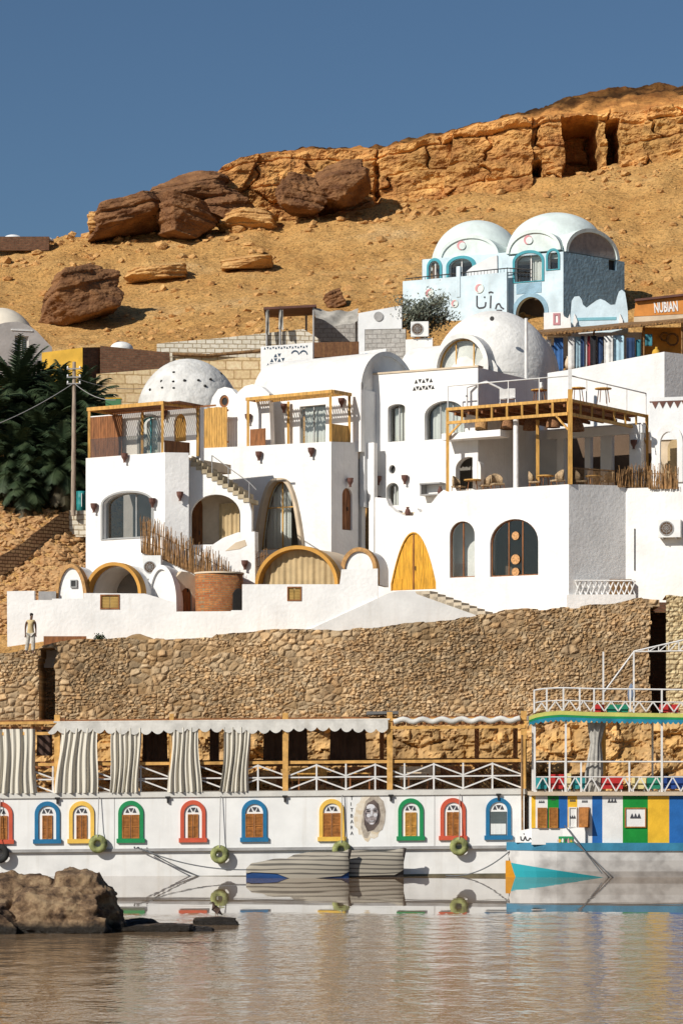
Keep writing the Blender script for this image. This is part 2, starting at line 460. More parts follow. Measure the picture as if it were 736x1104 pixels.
SAND, N_, L_, b_ = nodes('desert_sand')
b_.inputs['Roughness'].default_value = 0.95; b_.inputs['Specular IOR Level'].default_value = 0.1
g_ = N_.new('ShaderNodeNewGeometry')
def noise_(scale, det=6, rough=0.6, src=None):
    n = N_.new('ShaderNodeTexNoise'); n.inputs['Scale'].default_value = scale; n.inputs['Detail'].default_value = det; n.inputs['Roughness'].default_value = rough
    L_.new(src or g_.outputs['Position'], n.inputs['Vector']); return n.outputs[0]
def ramp_(inp, stops):
    r = N_.new('ShaderNodeValToRGB'); L_.new(inp, r.inputs[0])
    while len(r.color_ramp.elements) < len(stops): r.color_ramp.elements.new(0.5)
    for e, (p, c) in zip(r.color_ramp.elements, stops): e.position = p; e.color = rgba(c)
    return r.outputs[0]
def mixc_(a, b, f, mode='MIX'):
    m = N_.new('ShaderNodeMix'); m.data_type = 'RGBA'; m.blend_type = mode
    if isinstance(f, float): m.inputs[0].default_value = f
    else: L_.new(f, m.inputs[0])
    L_.new(a, m.inputs[6]); L_.new(b, m.inputs[7]); return m.outputs[2]
c_big = ramp_(noise_(0.12, 7, 0.65), [(0.30, (0.40, 0.19, 0.06)), (0.45, (0.58, 0.325, 0.11)), (0.58, (0.66, 0.40, 0.155)), (0.70, (0.77, 0.55, 0.29))])
c_mid = ramp_(noise_(1.1, 7, 0.7), [(0.32, (0.32, 0.15, 0.05)), (0.48, (0.58, 0.31, 0.10)), (0.7, (0.69, 0.42, 0.155))])
c_fine = ramp_(noise_(5.5, 5, 0.7), [(0.38, (0.20, 0.17, 0.15)), (0.47, (0.92, 0.92, 0.92)), (0.72, (1.3, 1.26, 1.18))])
cc = mixc_(mixc_(c_big, c_mid, 0.45), c_fine, 0.75, 'MULTIPLY')
L_.new(cc, b_.inputs['Base Color'])
bp_ = N_.new('ShaderNodeBump'); bp_.inputs['Strength'].default_value = 0.9; bp_.inputs['Distance'].default_value = 0.35
L_.new(noise_(2.2, 8, 0.72), bp_.inputs['Height']); L_.new(bp_.outputs[0], b_.inputs['Normal'])

mb = MB()
xs = np.concatenate([np.linspace(-90, -24, 30)[:-1], np.linspace(-24, 30, 250), np.linspace(30, 95, 30)[1:]])
ys = np.concatenate([np.linspace(128.5, 150, 60)[:-1], np.linspace(150, 213, 260), np.linspace(216, 320, 14)])
grid_mesh(mb, xs, ys, terrain_z)
tag(mb.build('hillside', SAND, recalc=False), kind='structure')

ROCKC = mk('sandstone_rock', (0.78, 0.44, 0.15), 0.95, 0.3, 0.45, 0.9, 3.0, (1, 1, 2.2), col2=(0.42, 0.19, 0.065), bdist=0.25, spec=0.1, attr='stone')
ROCKB = mk('brown_boulder', (0.27, 0.135, 0.06), 0.92, 0.3, 0.7, 0.9, 3.5, (1, 1, 2.0), col2=(0.12, 0.055, 0.028), bdist=0.2, spec=0.15)
ROCKL = mk('pale_boulder', (0.64, 0.38, 0.15), 0.92, 0.3, 0.7, 0.9, 3.5, (1, 1, 2.0), col2=(0.42, 0.21, 0.075), bdist=0.2, spec=0.1)

# the cliff band under the skyline: base, top and skyline in picture rows, all standing near d = 205
ck = np.array([215, 240, 258, 300, 340, 375, 410, 440, 480, 530, 568, 600, 618, 650, 690, 736, 800, 900, 1000.])
cb = np.array([252, 250, 248, 242, 236, 236, 214, 212, 212, 212, 207, 194, 192, 186, 178, 160, 150, 135, 125.])
ct = np.array([215, 186, 178, 168, 163, 165, 163, 158, 150, 142, 136, 132, 131, 128, 125, 122, 118, 112, 108.])
cs = np.array([213, 184, 176, 166, 160, 162, 160, 152, 144, 130, 119, 110, 104, 97, 93, 91, 88, 80, 78.])
ns, nt = 900, 90
ps = np.linspace(215, 960, ns)
base_y, top_y, sky_y = np.interp(ps, ck, cb), np.interp(ps, ck, ct), np.interp(ps, ck, cs)
D0 = 203.5
zb, zt = CAMZ + (HY - base_y) / FPX * D0 - 1.2, CAMZ + (HY - top_y) / FPX * (D0 + 2)
sx = (ps - CX) / FPX * D0
Tn = np.linspace(0, 1, nt)[:, None]
U = np.repeat(sx[None, :], nt, 0); W = zb[None, :] + (zt - zb)[None, :] * Tn
hgt = (zt - zb)[None, :]
wrp = 0.30 * fbm(U * 0.22, W * 0.5, 4, 61)
bed = (Tn * 3.4 + 0.5 * fbm(U * 0.07, Tn * 0 + U * 0, 3, 62) + wrp)
bk = np.floor(bed); bf = bed - bk
wid = 3.5 + 7.5 * hsh(bk, bk * 0, 11)
uu = U / wid + 0.35 * fbm(U * 0.4, W * 0.9, 3, 63) + hsh(bk, bk * 0, 12) * 9
bi = np.floor(uu); ui = uu - bi
cid = hsh(bi, bk, 13); layo = hsh(bk, bk * 0, 14) - 0.5
gw = np.floor(U / 7.5 + 0.6 * fbm(U * 0.12, W * 0.12, 2, 64)); gcid = hsh(gw, gw * 0, 15)
edge = np.minimum(ui, 1 - ui) * wid; crack = np.clip(edge / 0.16, 0, 1)
bedge = np.clip(np.minimum(bf, 1 - bf) / 0.10, 0, 1)
s1, s2_, scid, _, _ = vor(U * 0.9 + fbm(U, W, 3, 65) * 0.6, W * 1.5 + fbm(U, W, 3, 66) * 0.6, 16)
cid2 = scid
rdg = 1 - np.abs(fbm(U * 0.55, W * 0.75, 6, 67)) * 2
dep = -1.6 * (gcid - 0.5) - 0.9 * (cid - 0.5) * np.clip(1.2 - Tn * 0.4, 0, 1) - 0.10 * (scid - 0.5) + (1 - crack) * 0.45 + (1 - bedge) * 0.28 - 0.5 * layo + 0.30 * rdg + 0.26 * fbm(U * 1.2, W * 2.6, 5, 68) + bk * 0.45 - 1.3 + 1.6 * fbm(U * 0.09, W * 0.05, 3, 69)
PXg = np.repeat(ps[None, :], nt, 0)
def recess(a, b, t0, t1, amt):
    global dep
    pw = PXg + 5 * fbm(W * 0.9, U * 0.2, 4, int(a)) ; tw = Tn + 0.12 * fbm(U * 0.8, W * 0.3, 3, int(a) + 5)
    m = np.clip((pw - a) / 3, 0, 1) * np.clip((b - pw) / 3, 0, 1) * np.clip((tw - t0) / 0.06, 0, 1) * np.clip((t1 - tw) / 0.08, 0, 1)
    dep = dep + m * amt
recess(606, 646, 0.12, 0.98, 6.0); recess(654, 669, 0.25, 0.9, 4.5); recess(572, 584, 0.10, 0.5, 3.0); recess(402, 410, 0, 0.8, 1.0)
fade = np.clip((ps - 215) / 25, 0, 1)[None, :]
Yc = D0 + dep * fade
Wc = W + 0.25 * fbm(U * 0.8, W * 0.8, 3, 90) * np.clip(Tn * 3, 0, 1)
# slope from cliff top back to skyline
nb = 26
Bn = np.linspace(0, 1, nb + 1)[1:, None]
dsk = D0 + 10
zs_ = CAMZ + (HY - sky_y) / FPX * dsk
ysm = np.convolve(np.pad(Yc[-1], 20, mode='edge'), np.ones(41) / 41, 'valid')
wb = np.clip(Bn * 5, 0, 1)
Yb = (Yc[-1][None, :] * (1 - wb) + ysm[None, :] * wb) * (1 - Bn) + dsk * Bn + 0.3 * fbm(Ub_ := sx[None, :] + 0 * Bn, Bn * 8 + 0 * sx[None, :], 4, 98) * np.sin(Bn * math.pi)
Ub = sx[None, :] * (1 + Bn * (dsk / D0 - 1))
Wb = Wc[-1][None, :] * (1 - Bn) + zs_[None, :] * Bn + 0.5 * fbm(Ub * 0.7, Bn * 6 + Ub * 0, 4, 95) * np.sin(Bn * math.pi * 0.8) + Bn * 0.35 * fbm(Ub * 1.2, Bn * 9, 3, 97)
back = np.stack([Ub[-1] * 1.03, np.full(ns, dsk + 12), Wb[-1] - 6], -1)[None]
V = np.concatenate([np.stack([U, Yc, Wc], -1), np.stack([Ub, Yb, Wb], -1), back], 0)
nr = V.shape[0]
mb = MB(); mb.v = [tuple(v) for v in V.reshape(-1, 3).tolist()]
for j in range(nr - 1):
    for i in range(ns - 1):
        mb.f.append((j * ns + i, j * ns + i + 1, (j + 1) * ns + i + 1, (j + 1) * ns + i)); mb.sm.append(j >= nt)
tone = 1.0 + 0.22 * (scid - 0.5) + 0.30 * (cid - 0.5) + layo * 0.35 + 0.35 * fbm(U * 0.3, W * 0.6, 4, 109)
brown = np.clip((np.array(PXg) < 400) * 0.40 + (fbm(U * 0.12, W * 0.2, 3, 101) > 0.12) * 0.35, 0, 0.85) * np.clip(0.4 + cid, 0, 1)
col = np.stack([tone * (1 - 0.45 * brown), tone * (1 - 0.58 * brown), tone * (1 - 0.62 * brown), np.ones_like(tone)], -1)
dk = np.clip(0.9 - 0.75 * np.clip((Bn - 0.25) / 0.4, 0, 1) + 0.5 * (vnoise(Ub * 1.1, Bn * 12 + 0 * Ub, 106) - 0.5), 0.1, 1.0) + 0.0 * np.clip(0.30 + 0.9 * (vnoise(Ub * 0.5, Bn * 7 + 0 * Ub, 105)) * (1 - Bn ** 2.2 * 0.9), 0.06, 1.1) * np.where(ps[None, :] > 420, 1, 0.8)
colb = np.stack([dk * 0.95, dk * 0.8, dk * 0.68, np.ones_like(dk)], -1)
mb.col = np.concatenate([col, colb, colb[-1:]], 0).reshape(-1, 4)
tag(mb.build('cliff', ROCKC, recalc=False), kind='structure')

# boulders
def ico(sub):
    bm = bmesh.new(); bmesh.ops.create_icosphere(bm, subdivisions=sub, radius=1.0)
    v = np.array([p.co[:] for p in bm.verts]); f = [tuple(q.index for q in p.verts) for p in bm.faces]; bm.free()
    return v, f
ICO5 = ico(6); ICO3 = ico(3); ICO1 = ico(1)
def n3(v, k, s, o=4):
    return (fbm(v[:, 0] * k, v[:, 1] * k + v[:, 2] * k * 0.7, o, s) + fbm(v[:, 1] * k + 9, v[:, 2] * k, o, s + 20) + fbm(v[:, 2] * k, v[:, 0] * k + 4, o, s + 40)) / 2
def boulder(mb, c, r, seed, cuts=12, rot=(0, 0, 0), rough=0.10, base=ICO5, cutmin=0.55, flat=False, box=0.0, shear=0.0, strata=0.0):
    rs = np.random.RandomState(seed)
    v = base[0].copy()
    if box > 0:
        m = np.abs(v).max(1, keepdims=True); v = v / m * box + v * (1 - box)
        v[:, 0] += shear * v[:, 2]
    for k in range(cuts):
        n = rs.normal(size=3); n /= np.linalg.norm(n); lim = rs.uniform(cutmin, 0.95) * (1 + 0.35 * box)
        d = v @ n; ex = np.clip(d - lim, 0, None)
        v = v - np.outer(ex * 0.95, n)
    nn = v / np.linalg.norm(v, axis=1)[:, None]
    v = v + nn * (rough * n3(v * 1.0, 1.6, seed, 6))[:, None] + nn * (rough * 0.45 * n3(v, 6, seed + 3, 5))[:, None]
    if strata > 0:
        zz = v[:, 2] * 4.5 + 0.5 * n3(v, 1.2, seed + 8, 3); st = hsh(np.floor(zz), zz * 0, seed) - 0.5
        v = v + nn * np.array([1, 1, 0.0]) * (strata * st)[:, None]
    v = v * np.array(r)
    from mathutils import Euler
    M = np.array(Euler([R(a) for a in rot]).to_matrix())
    v = v @ M.T + np.array(c)
    mb.add(v.tolist(), base[1], not flat)
def slope_d(px, py, d0=158.0, d1=203.0):
    dd = np.linspace(d0, d1, 800); zz = terrain_z((px - CX) / FPX * dd, dd, False); ray = CAMZ + (HY - py) / FPX * dd
    hit = np.nonzero(zz >= ray)[0]
    return float(dd[hit[0]]) if len(hit) else d1
def rock_thing(name, px0, px1, py0, py1, d, depth, mat, label, seed, cuts=12, rot=(0, 0, 0), group=None, rough=0.15, grow=1.0, cat='boulder', box=0.88, shear=0.0, strata=0.16):
    if d < 190: d = slope_d((px0 + px1) / 2, py1 - 2)
    a, b = at(px0, py1, d), at(px1, py0, d)
    c = (a + b) / 2
    mb = MB()
    boulder(mb, c, ((b.x - a.x) / 2 * grow, depth, (b.z - a.z) / 2 * grow), seed, cuts, rot, rough, box=box, shear=shear, strata=strata)
    return mb.solo(name, mat, label, cat, group)
rock_thing('boulder', 44, 140, 284, 346, 178, 2.6, ROCKB, 'largest dark brown slab boulder lying alone on the sandy slope', 12, 7, (0, -17, 16), shear=0.45, grow=0.92)
G = 'boulders along the hill crest'
rock_thing('boulder', 100, 182, 214, 253, 200.5, 3.0, ROCKB, 'long low brown boulder at the left end of the crest', 21, 9, (0, -13, 5), G, shear=0.3)
rock_thing('boulder', 158, 244, 188, 228, 203, 3.2, ROCKB, 'brown boulder on top of the crest left of the cliff', 22, 8, (0, -9, 8), G, shear=0.3)
rock_thing('boulder', 172, 232, 216, 258, 198.5, 2.2, ROCKB, 'angular split boulder below the crest with a dark shaded face', 23, 11, (4, 12, 24), G, shear=-0.25)
rock_thing('boulder', 96, 124, 231, 252, 199.5, 1.2, ROCKL, 'small pale boulder at the far left foot of the crest', 24, 9, (0, 0, 0), G)
rock_thing('boulder', 298, 350, 190, 232, 199.8, 2.2, ROCKB, 'dark boulder below the middle of the cliff, left one of two', 25, 12, (0, 8, 10), G, box=0.74, rough=0.2)
rock_thing('boulder', 334, 396, 178, 226, 200.6, 2.4, ROCKB, 'larger dark boulder below the middle of the cliff, right one of two', 26, 12, (0, -10, 0), G, box=0.74, rough=0.2)
rock_thing('boulder', 236, 304, 226, 250, 199.6, 1.6, ROCKL, 'flat pale ledge boulder under the brown cliff face', 27, 9, (0, 3, 0), G)
rock_thing('boulder', 214, 262, 196, 244, 202.2, 2.4, ROCKB, 'brown block where the crest boulders meet the golden cliff', 42, 8, (0, -6, 12), G)
rock_thing('boulder', 350, 371, 314, 334, 168, 0.7, ROCKB, 'small dark boulder standing behind the ragged cloth shelter', 28, 9, (0, -24, 0), G)
rock_thing('boulder', 136, 200, 285, 303, 184.3, 1.4, ROCKL, 'low pale rock ledge on the slope right of the big slab', 29, 9, (0, -6, 0), G)
rock_thing('boulder', 240, 292, 278, 292, 186.4, 1.4, ROCKL, 'thin pale rock ledge in the middle of the sandy slope', 30, 9, (0, -4, 0), G)

# loose stones over the slope
mb = MB(); rs = np.random.RandomState(3)
cnt = 0
RC = ROCKL
def scatter(n, pxr, dr, szr, zoff=0.0):
    P = rs.uniform(pxr[0], pxr[1], n); Dd = rs.uniform(dr[0], dr[1], n)
    xx = (P - CX) / FPX * Dd; zz = terrain_z(xx, Dd)
    clump = fbm(xx * 0.25, Dd * 0.25, 3, 55)
    for i in range(n):
        if clump[i] < rs.uniform(-0.5, 0.25): continue
        s = szr[0] + (szr[1] - szr[0]) * rs.uniform() ** 4
        v = ICO1[0] * (1 + rs.uniform(-0.3, 0.3, (len(ICO1[0]), 1))) * s * np.array([rs.uniform(0.8, 1.5), 1, rs.uniform(0.5, 0.9)])
        a = rs.uniform(0, 6.28); ca, sa = math.cos(a), math.sin(a)
        v = np.stack([v[:, 0] * ca - v[:, 1] * sa, v[:, 0] * sa + v[:, 1] * ca, v[:, 2]], -1) + np.array([xx[i], Dd[i], zz[i] + s * 0.15 + zoff])
        mb.add(v.tolist(), ICO1[1], False)
scatter(3600, (-40, 780), (158, 203), (0.05, 0.34))
scatter(420, (-40, 780), (197, 204), (0.12, 0.55))
tag(mb.build('loose_stones', ROCKL), kind='stuff', label='loose brown stones scattered over the sandy hillside')
mb = MB()
def scat2(n):
    for i in range(n):
        d = rs.uniform(131.4, 139.5); px = rs.uniform(-20, 96)
        x = X(px, d); z = float(terrain_z(np.array([x]), np.array([d]))[0])
        s = 0.04 + 0.17 * rs.uniform() ** 2.2
        v = ICO1[0] * (1 + rs.uniform(-0.3, 0.3, (len(ICO1[0]), 1))) * s * np.array([rs.uniform(0.9, 1.6), 1, rs.uniform(0.5, 0.9)])
        mb.add((v + np.array([x, d, z + s * 0.2])).tolist(), ICO1[1], False)
scat2(2200)
tag(mb.build('rubble', mk('rubble_stone', (0.50, 0.31, 0.145), 0.95, 0.3, 1.6, 0.6, 8, col2=(0.40, 0.21, 0.085))), kind='stuff', label='brown broken rubble on the steep slope left of the white tower')

# ------------------------------------------------------------------ river bank and quay wall
STONE = mk('quay_stone', (0.52, 0.37, 0.215), 0.95, 0.2, 1.0, 0.7, 9, col2=(0.38, 0.245, 0.13), bdist=0.05, spec=0.12, attr='stone')
def wall_sheet(px0, px1, d, toppx, topy, zbot, lean, step, seed, recs=(), ksc=4.0, rand=0.10, kz=1.45, gap=0.10):
    x0, x1 = X(px0, d), X(px1, d)
    nx = int((x1 - x0) / step)
    xs = np.linspace(x0, x1, nx)
    pxs = CX + FPX * xs / d
    zt = CAMZ + (HY - np.interp(pxs, toppx, topy)) / FPX * d + 0.10 * fbm(xs * 1.1, xs * 0, 3, seed + 5) + 0.08 * (hsh(np.floor(xs * 2.1), xs * 0, seed + 9) - 0.5)
    nz = int((zt.max() - zbot) / step)
    T = np.linspace(0, 1, nz)[:, None]
    Xg = np.repeat(xs[None, :], nz, 0); Zg = zbot + (zt - zbot)[None, :] * T
    w = 0.12 * fbm(Xg * 1.3, Zg * 1.3, 3, seed + 30)
    f1, f2, cid, gx, gy = vor(Xg * ksc * 1.15 + w * 3, Zg * ksc * kz * 1.2 + w * 3, seed, 0.95)
    q1, q2, qid, qx, qy = vor(Xg * ksc * 0.62 + w * 2, Zg * ksc * 0.62 * kz + w * 2, seed + 4, 0.95)
    msk = fbm(Xg * 0.55, Zg * 0.7, 3, seed + 44) > 0.12
    f1 = np.where(msk, q1, f1); f2 = np.where(msk, q2, f2); cid = np.where(msk, qid, cid); gx = np.where(msk, qx, gx); gy = np.where(msk, qy, gy)
    h = np.clip((f2 - f1) / 0.42, 0, 1) ** 0.62
    big = fbm(Xg * 0.35, Zg * 0.35, 3, seed + 60)
    dep = -(h * gap + (cid - 0.5) * rand * h + (gx * (hsh(np.floor(cid * 999), gx * 0, 3) - 0.5) + gy * (hsh(np.floor(cid * 999), gx * 0, 4) - 0.35)) * 0.15 * h) - 0.22 * big - 0.03 * fbm(Xg * 6, Zg * 6, 3, seed + 70)
    Yg = d + dep + (Zg - zbot) * lean
    tone = 0.58 + 0.34 * h + 0.75 * (cid - 0.4) * h + 0.22 * big + 0.25 * (fbm(Xg * 0.18, Zg * 0.5, 3, seed + 91))
    for (a, b, y0, y1, amt) in recs:
        xa, xb = X(a, d), X(b, d); za, zb_ = Zp(y1, d), Zp(y0, d)
        wob = 0.10 * fbm(Zg * 1.5, Zg * 0 + a, 3, seed + 80)
        m = (Xg > xa + wob) & (Xg < xb + wob) & (Zg > za) & (Zg < zb_)
        Yg = Yg + m * amt
    warm = hsh(np.floor(cid * 5000), cid * 0, 12)
    col = np.stack([tone, tone * (0.92 + 0.14 * warm), tone * (0.80 + 0.34 * warm), np.ones_like(tone)], -1)
    # top row runs back
    back = np.stack([xs, np.full(nx, d + 1.5) + (zt - zbot) * lean, zt - 0.15], -1)[None]
    V = np.concatenate([np.stack([Xg, Yg, Zg], -1), back], 0)
    mb = MB(); mb.v = [tuple(v) for v in V.reshape(-1, 3).tolist()]
    for j in range(V.shape[0] - 1):
        for i in range(nx - 1):
            mb.f.append((j * nx + i, j * nx + i + 1, (j + 1) * nx + i + 1, (j + 1) * nx + i)); mb.sm.append(False)
    mb.col = np.concatenate([col, col[-1:]], 0).reshape(-1, 4)
    return mb
DW = 127.6
tpx = [-400, 0, 40, 46, 75, 130, 200, 228, 235, 300, 400, 430, 480, 530, 545, 600, 660, 690, 712, 760]
tpy = [705, 704, 702, 696, 690, 688, 690, 688, 683, 680, 678, 673, 668, 660, 657, 656, 650, 646, 645, 643]
mb = wall_sheet(-120, 711, DW, tpx, tpy, 6.4, 0.04, 0.062, 3, recs=[(43, 59, 699, 830, 2.3), (701, 712, 655, 830, 2.6)])
mb.solo('stone_wall', STONE, 'long brown rubble stone quay wall below the white houses', 'wall')
mb = wall_sheet(718, 900, DW + 0.3, [700, 736, 900], [641, 644, 640], 6.4, 0.02, 0.08, 7, ksc=2.9, rand=0.03)
mb.solo('stone_wall', BLOCK, 'pale squared block wall at the right edge beyond the dark gap', 'wall')
mb = MB(); mb.box(X(698, 130.2), X(724, 130.2), 130.2, 130.6, 6, 12.4)
mb.solo('gap_wall', DBRICK, 'dark back wall inside the shaded gap in the quay wall', 'wall')
# natural bank under the quay wall
xs = np.linspace(-30, 34, 620); tz = np.linspace(0, 1, 90)
Xg, Tg = np.meshgrid(xs, tz)
Zg = -1.2 + 8.0 * Tg
f1, f2, cid, gx, gy = vor(Xg * 0.55 + 0.3 * fbm(Xg, Zg, 2, 5), Zg * 0.8 + 0.3 * Xg * 0.25, 31)
g1, g2, cid2, _, _ = vor(Xg * 1.9, Zg * 2.2, 33)
Yg = 125.7 + 1.9 * Tg ** 1.2 - 0.7 * (cid - 0.5) - 0.22 * np.clip((f2 - f1) / 0.2, 0, 1) - 0.3 * (cid2 - 0.5) - 0.12 * np.clip((g2 - g1) / 0.15, 0, 1) + 0.9 * fbm(Xg * 0.5, Zg * 0.8, 6, 36)
Yg = np.clip(Yg, 124.9, 127.9)
mb = MB(); V = np.stack([Xg, Yg, Zg], -1); nx = len(xs)
V = np.concatenate([V, np.stack([xs, np.full(nx, 130.0), np.full(nx, 6.7)], -1)[None]], 0)
mb.v = [tuple(v) for v in V.reshape(-1, 3).tolist()]
for j in range(V.shape[0] - 1):
    for i in range(nx - 1): mb.f.append((j * nx + i, j * nx + i + 1, (j + 1) * nx + i + 1, (j + 1) * nx + i)); mb.sm.append(False)
tone = 0.65 + 0.5 * cid2 + 0.25 * (cid - 0.5)
c_ = np.stack([tone, tone * 0.93, tone * 0.82, np.ones_like(tone)], -1); mb.col = np.concatenate([c_, c_[-1:]], 0).reshape(-1, 4)
tag(mb.build('river_bank', mk('bank_rock', (0.62, 0.40, 0.17), 0.95, 0.3, 0.6, 0.8, 6, col2=(0.46, 0.32, 0.18), bdist=0.08, spec=0.1, attr='stone'), recalc=False), kind='structure')

# ------------------------------------------------------------------ water
WATER, N, L, b = nodes('river_water')
b.inputs['Base Color'].default_value = (0.23, 0.15, 0.085, 1); b.inputs['Roughness'].default_value = 0.02; b.inputs['IOR'].default_value = 1.333
g = N.new('ShaderNodeNewGeometry')
sp = N.new('ShaderNodeSeparateXYZ'); L.new(g.outputs['Position'], sp.inputs[0])
wv = N.new('ShaderNodeTexNoise'); wv.inputs['Scale'].default_value = 0.10; wv.inputs['Detail'].default_value = 4; L.new(g.outputs['Position'], wv.inputs['Vector'])
ma = N.new('ShaderNodeMath'); ma.operation = 'MULTIPLY_ADD'; ma.inputs[1].default_value = 9.0; L.new(wv.outputs[0], ma.inputs[0]); L.new(sp.outputs[1], ma.inputs[2])
mk_ = N.new('ShaderNodeMapRange'); mk_.inputs[1].default_value = 96.2; mk_.inputs[2].default_value = 93.6; mk_.inputs[3].default_value = 0.0; mk_.inputs[4].default_value = 1.0; L.new(ma.outputs[0], mk_.inputs[0])
def wnoise(sc, st, det=3, rough=0.5):
    mp = N.new('ShaderNodeMapping'); mp.inputs['Scale'].default_value = st; L.new(g.outputs['Position'], mp.inputs[0])
    n = N.new('ShaderNodeTexNoise'); n.inputs['Scale'].default_value = sc; n.inputs['Detail'].default_value = det; n.inputs['Roughness'].default_value = rough; L.new(mp.outputs[0], n.inputs['Vector']); return n.outputs[0]
def bumpn(h, dist, prev=None, strength=None):
    bp = N.new('ShaderNodeBump'); bp.inputs['Distance'].default_value = dist; bp.inputs['Strength'].default_value = 1.0
    if strength is not None: L.new(strength, bp.inputs['Strength'])
    L.new(h, bp.inputs['Height'])
    if prev is not None: L.new(prev, bp.inputs['Normal'])
    return bp.outputs[0]
n1 = bumpn(wnoise(1.0, (0.25, 0.5, 1), 2), 0.0035)
n2 = bumpn(wnoise(1.0, (0.7, 0.5, 1), 3), 0.085, n1, mk_.outputs[0])
n3_ = bumpn(wnoise(1.0, (3, 2.4, 1), 3), 0.024, n2, mk_.outputs[0])
L.new(n3_, b.inputs['Normal'])
ro = N.new('ShaderNodeMapRange'); ro.inputs[3].default_value = 0.015; ro.inputs[4].default_value = 0.05; L.new(mk_.outputs[0], ro.inputs[0]); L.new(ro.outputs[0], b.inputs['Roughness'])
mb = MB(); mb.add([(-400, -60, 0), (400, -60, 0), (400, 128, 0), (-400, 128, 0)], [(0, 1, 2, 3)])
tag(mb.build('water', WATER), kind='structure')
# ------------------------------------------------------------------ building pieces
def window(pl, poly, parent, n0=0.0, depth=0.28, frame=FRAMEG, fw=0.07, bars_v=(), bars_h=(), glass=GLASS, curtain=None, name='window', lab=None, fd=0.08, open_part=0.0):
    """frame set back in its opening, with pane (and curtain) as sub-parts"""
    mb = MB(); ins = inset(poly, fw)
    mb.ring(pl, poly, ins, fd, n0 + depth)
    us = [p[0] for p in ins]; zs = [p[1] for p in ins]; u0, u1, z0, z1 = min(us), max(us), min(zs), max(zs)
    def top(u):
        best = z0
        m = len(ins)
        for i in range(m):
            (a, za), (b, zb_) = ins[i], ins[(i + 1) % m]
            if abs(b - a) > 1e-6 and min(a, b) - 1e-6 <= u <= max(a, b) + 1e-6: best = max(best, za + (zb_ - za) * (u - a) / (b - a))
        return best
    for f in bars_v:
        u = u0 + (u1 - u0) * f; mb.pbox(pl, u - 0.03, u + 0.03, z0, top(u), n0 + depth + 0.008, n0 + depth + 0.062)
    for f in bars_h:
        z = z0 + (z1 - z0) * f
        span = [p[0] for p in ins if p[1] >= z - 1e-6] or [u0, u1]
        mb.pbox(pl, min(span), max(span), z - 0.03, z + 0.03, n0 + depth + 0.014, n0 + depth + 0.056)
    o = mb.build(name, frame, parent)
    if lab: o['label'] = lab
    MB().plate(pl, inset(poly, fw * 0.7), (), 0.012, n0 + depth + 0.030).build('pane', glass, o)
    if curtain:
        segs = curtain if isinstance(curtain, list) else [(0.04, 0.96)]
        mbc = MB()
        for a, b in segs: drape(mbc, pl, u0 + (u1 - u0) * a, u0 + (u1 - u0) * b, z0 + 0.03, top, n0 + depth + 0.28)
        mbc.build('curtain', CURT, o)
    return o
def drape(mb, pl, t0, t1, z0, topf, n, amp=0.05, fold=0.22, flare=0.0, nz=6):
    m = max(6, int((t1 - t0) / 0.045)); vs = []
    ph = random.uniform(0, 6)
    for j in range(nz + 1):
        f = j / nz
        for i in range(m + 1):
            t = t0 + (t1 - t0) * i / m
            zt = topf(t) if callable(topf) else topf
            a = amp * (math.sin(2 * math.pi * t / fold + ph) + 0.5 * math.sin(2 * math.pi * t / (fold * 1.7) + ph * 2)) * (0.6 + 0.4 * f)
            tt = t + (t - (t0 + t1) / 2) * flare * f * f
            vs.append(pl.pt(tt, zt + (z0 - zt) * f, n + a))
    fs = [(j * (m + 1) + i, j * (m + 1) + i + 1, (j + 1) * (m + 1) + i + 1, (j + 1) * (m + 1) + i) for j in range(nz) for i in range(m)]
    return mb.add(vs, fs, True)
def door(pl, poly, parent, n0=0.0, depth=0.22, mat=WOODD, leaf2=True, name='door', planks=5, handle=True, rim=None, lab=None):
    mb = MB(); mb.plate(pl, poly, (), 0.06, n0 + depth)
    us = [p[0] for p in poly]; zs = [p[1] for p in poly]; u0, u1, z0 = min(us), max(us), min(zs)
    def top(u):
        m = len(poly); best = z0
        for i in range(m):
            (a, za), (b, zb_) = poly[i], poly[(i + 1) % m]
            if abs(b - a) > 1e-6 and min(a, b) <= u <= max(a, b): best = max(best, za + (zb_ - za) * (u - a) / (b - a))
        return best
    for k in range(planks):
        a = u0 + (u1 - u0) * (k + 0.10) / planks; b = u0 + (u1 - u0) * (k + 0.90) / planks
        zt = min(top(a), top(b)) - 0.04
        if zt > z0 + 0.3: mb.pbox(pl, a, b, z0 + 0.03, zt, n0 + depth - 0.018, n0 + depth + 0.002)
    o = mb.build(name, mat, parent)
    if lab: o['label'] = lab
    if leaf2:
        c = (u0 + u1) / 2
        MB().pbox(pl, c - 0.03, c + 0.03, z0, top(c) - 0.03, n0 + depth - 0.035, n0 + depth - 0.017).build('meeting_strip', WOODD if mat is not WOODD else WOOD, o)
    if handle:
        c = (u0 + u1) / 2 + 0.1
        MB().pbox(pl, c, c + 0.03, z0 + 0.95, z0 + 1.15, n0 + depth - 0.07, n0 + depth - 0.02).build('handle', DARK, o)
    return o
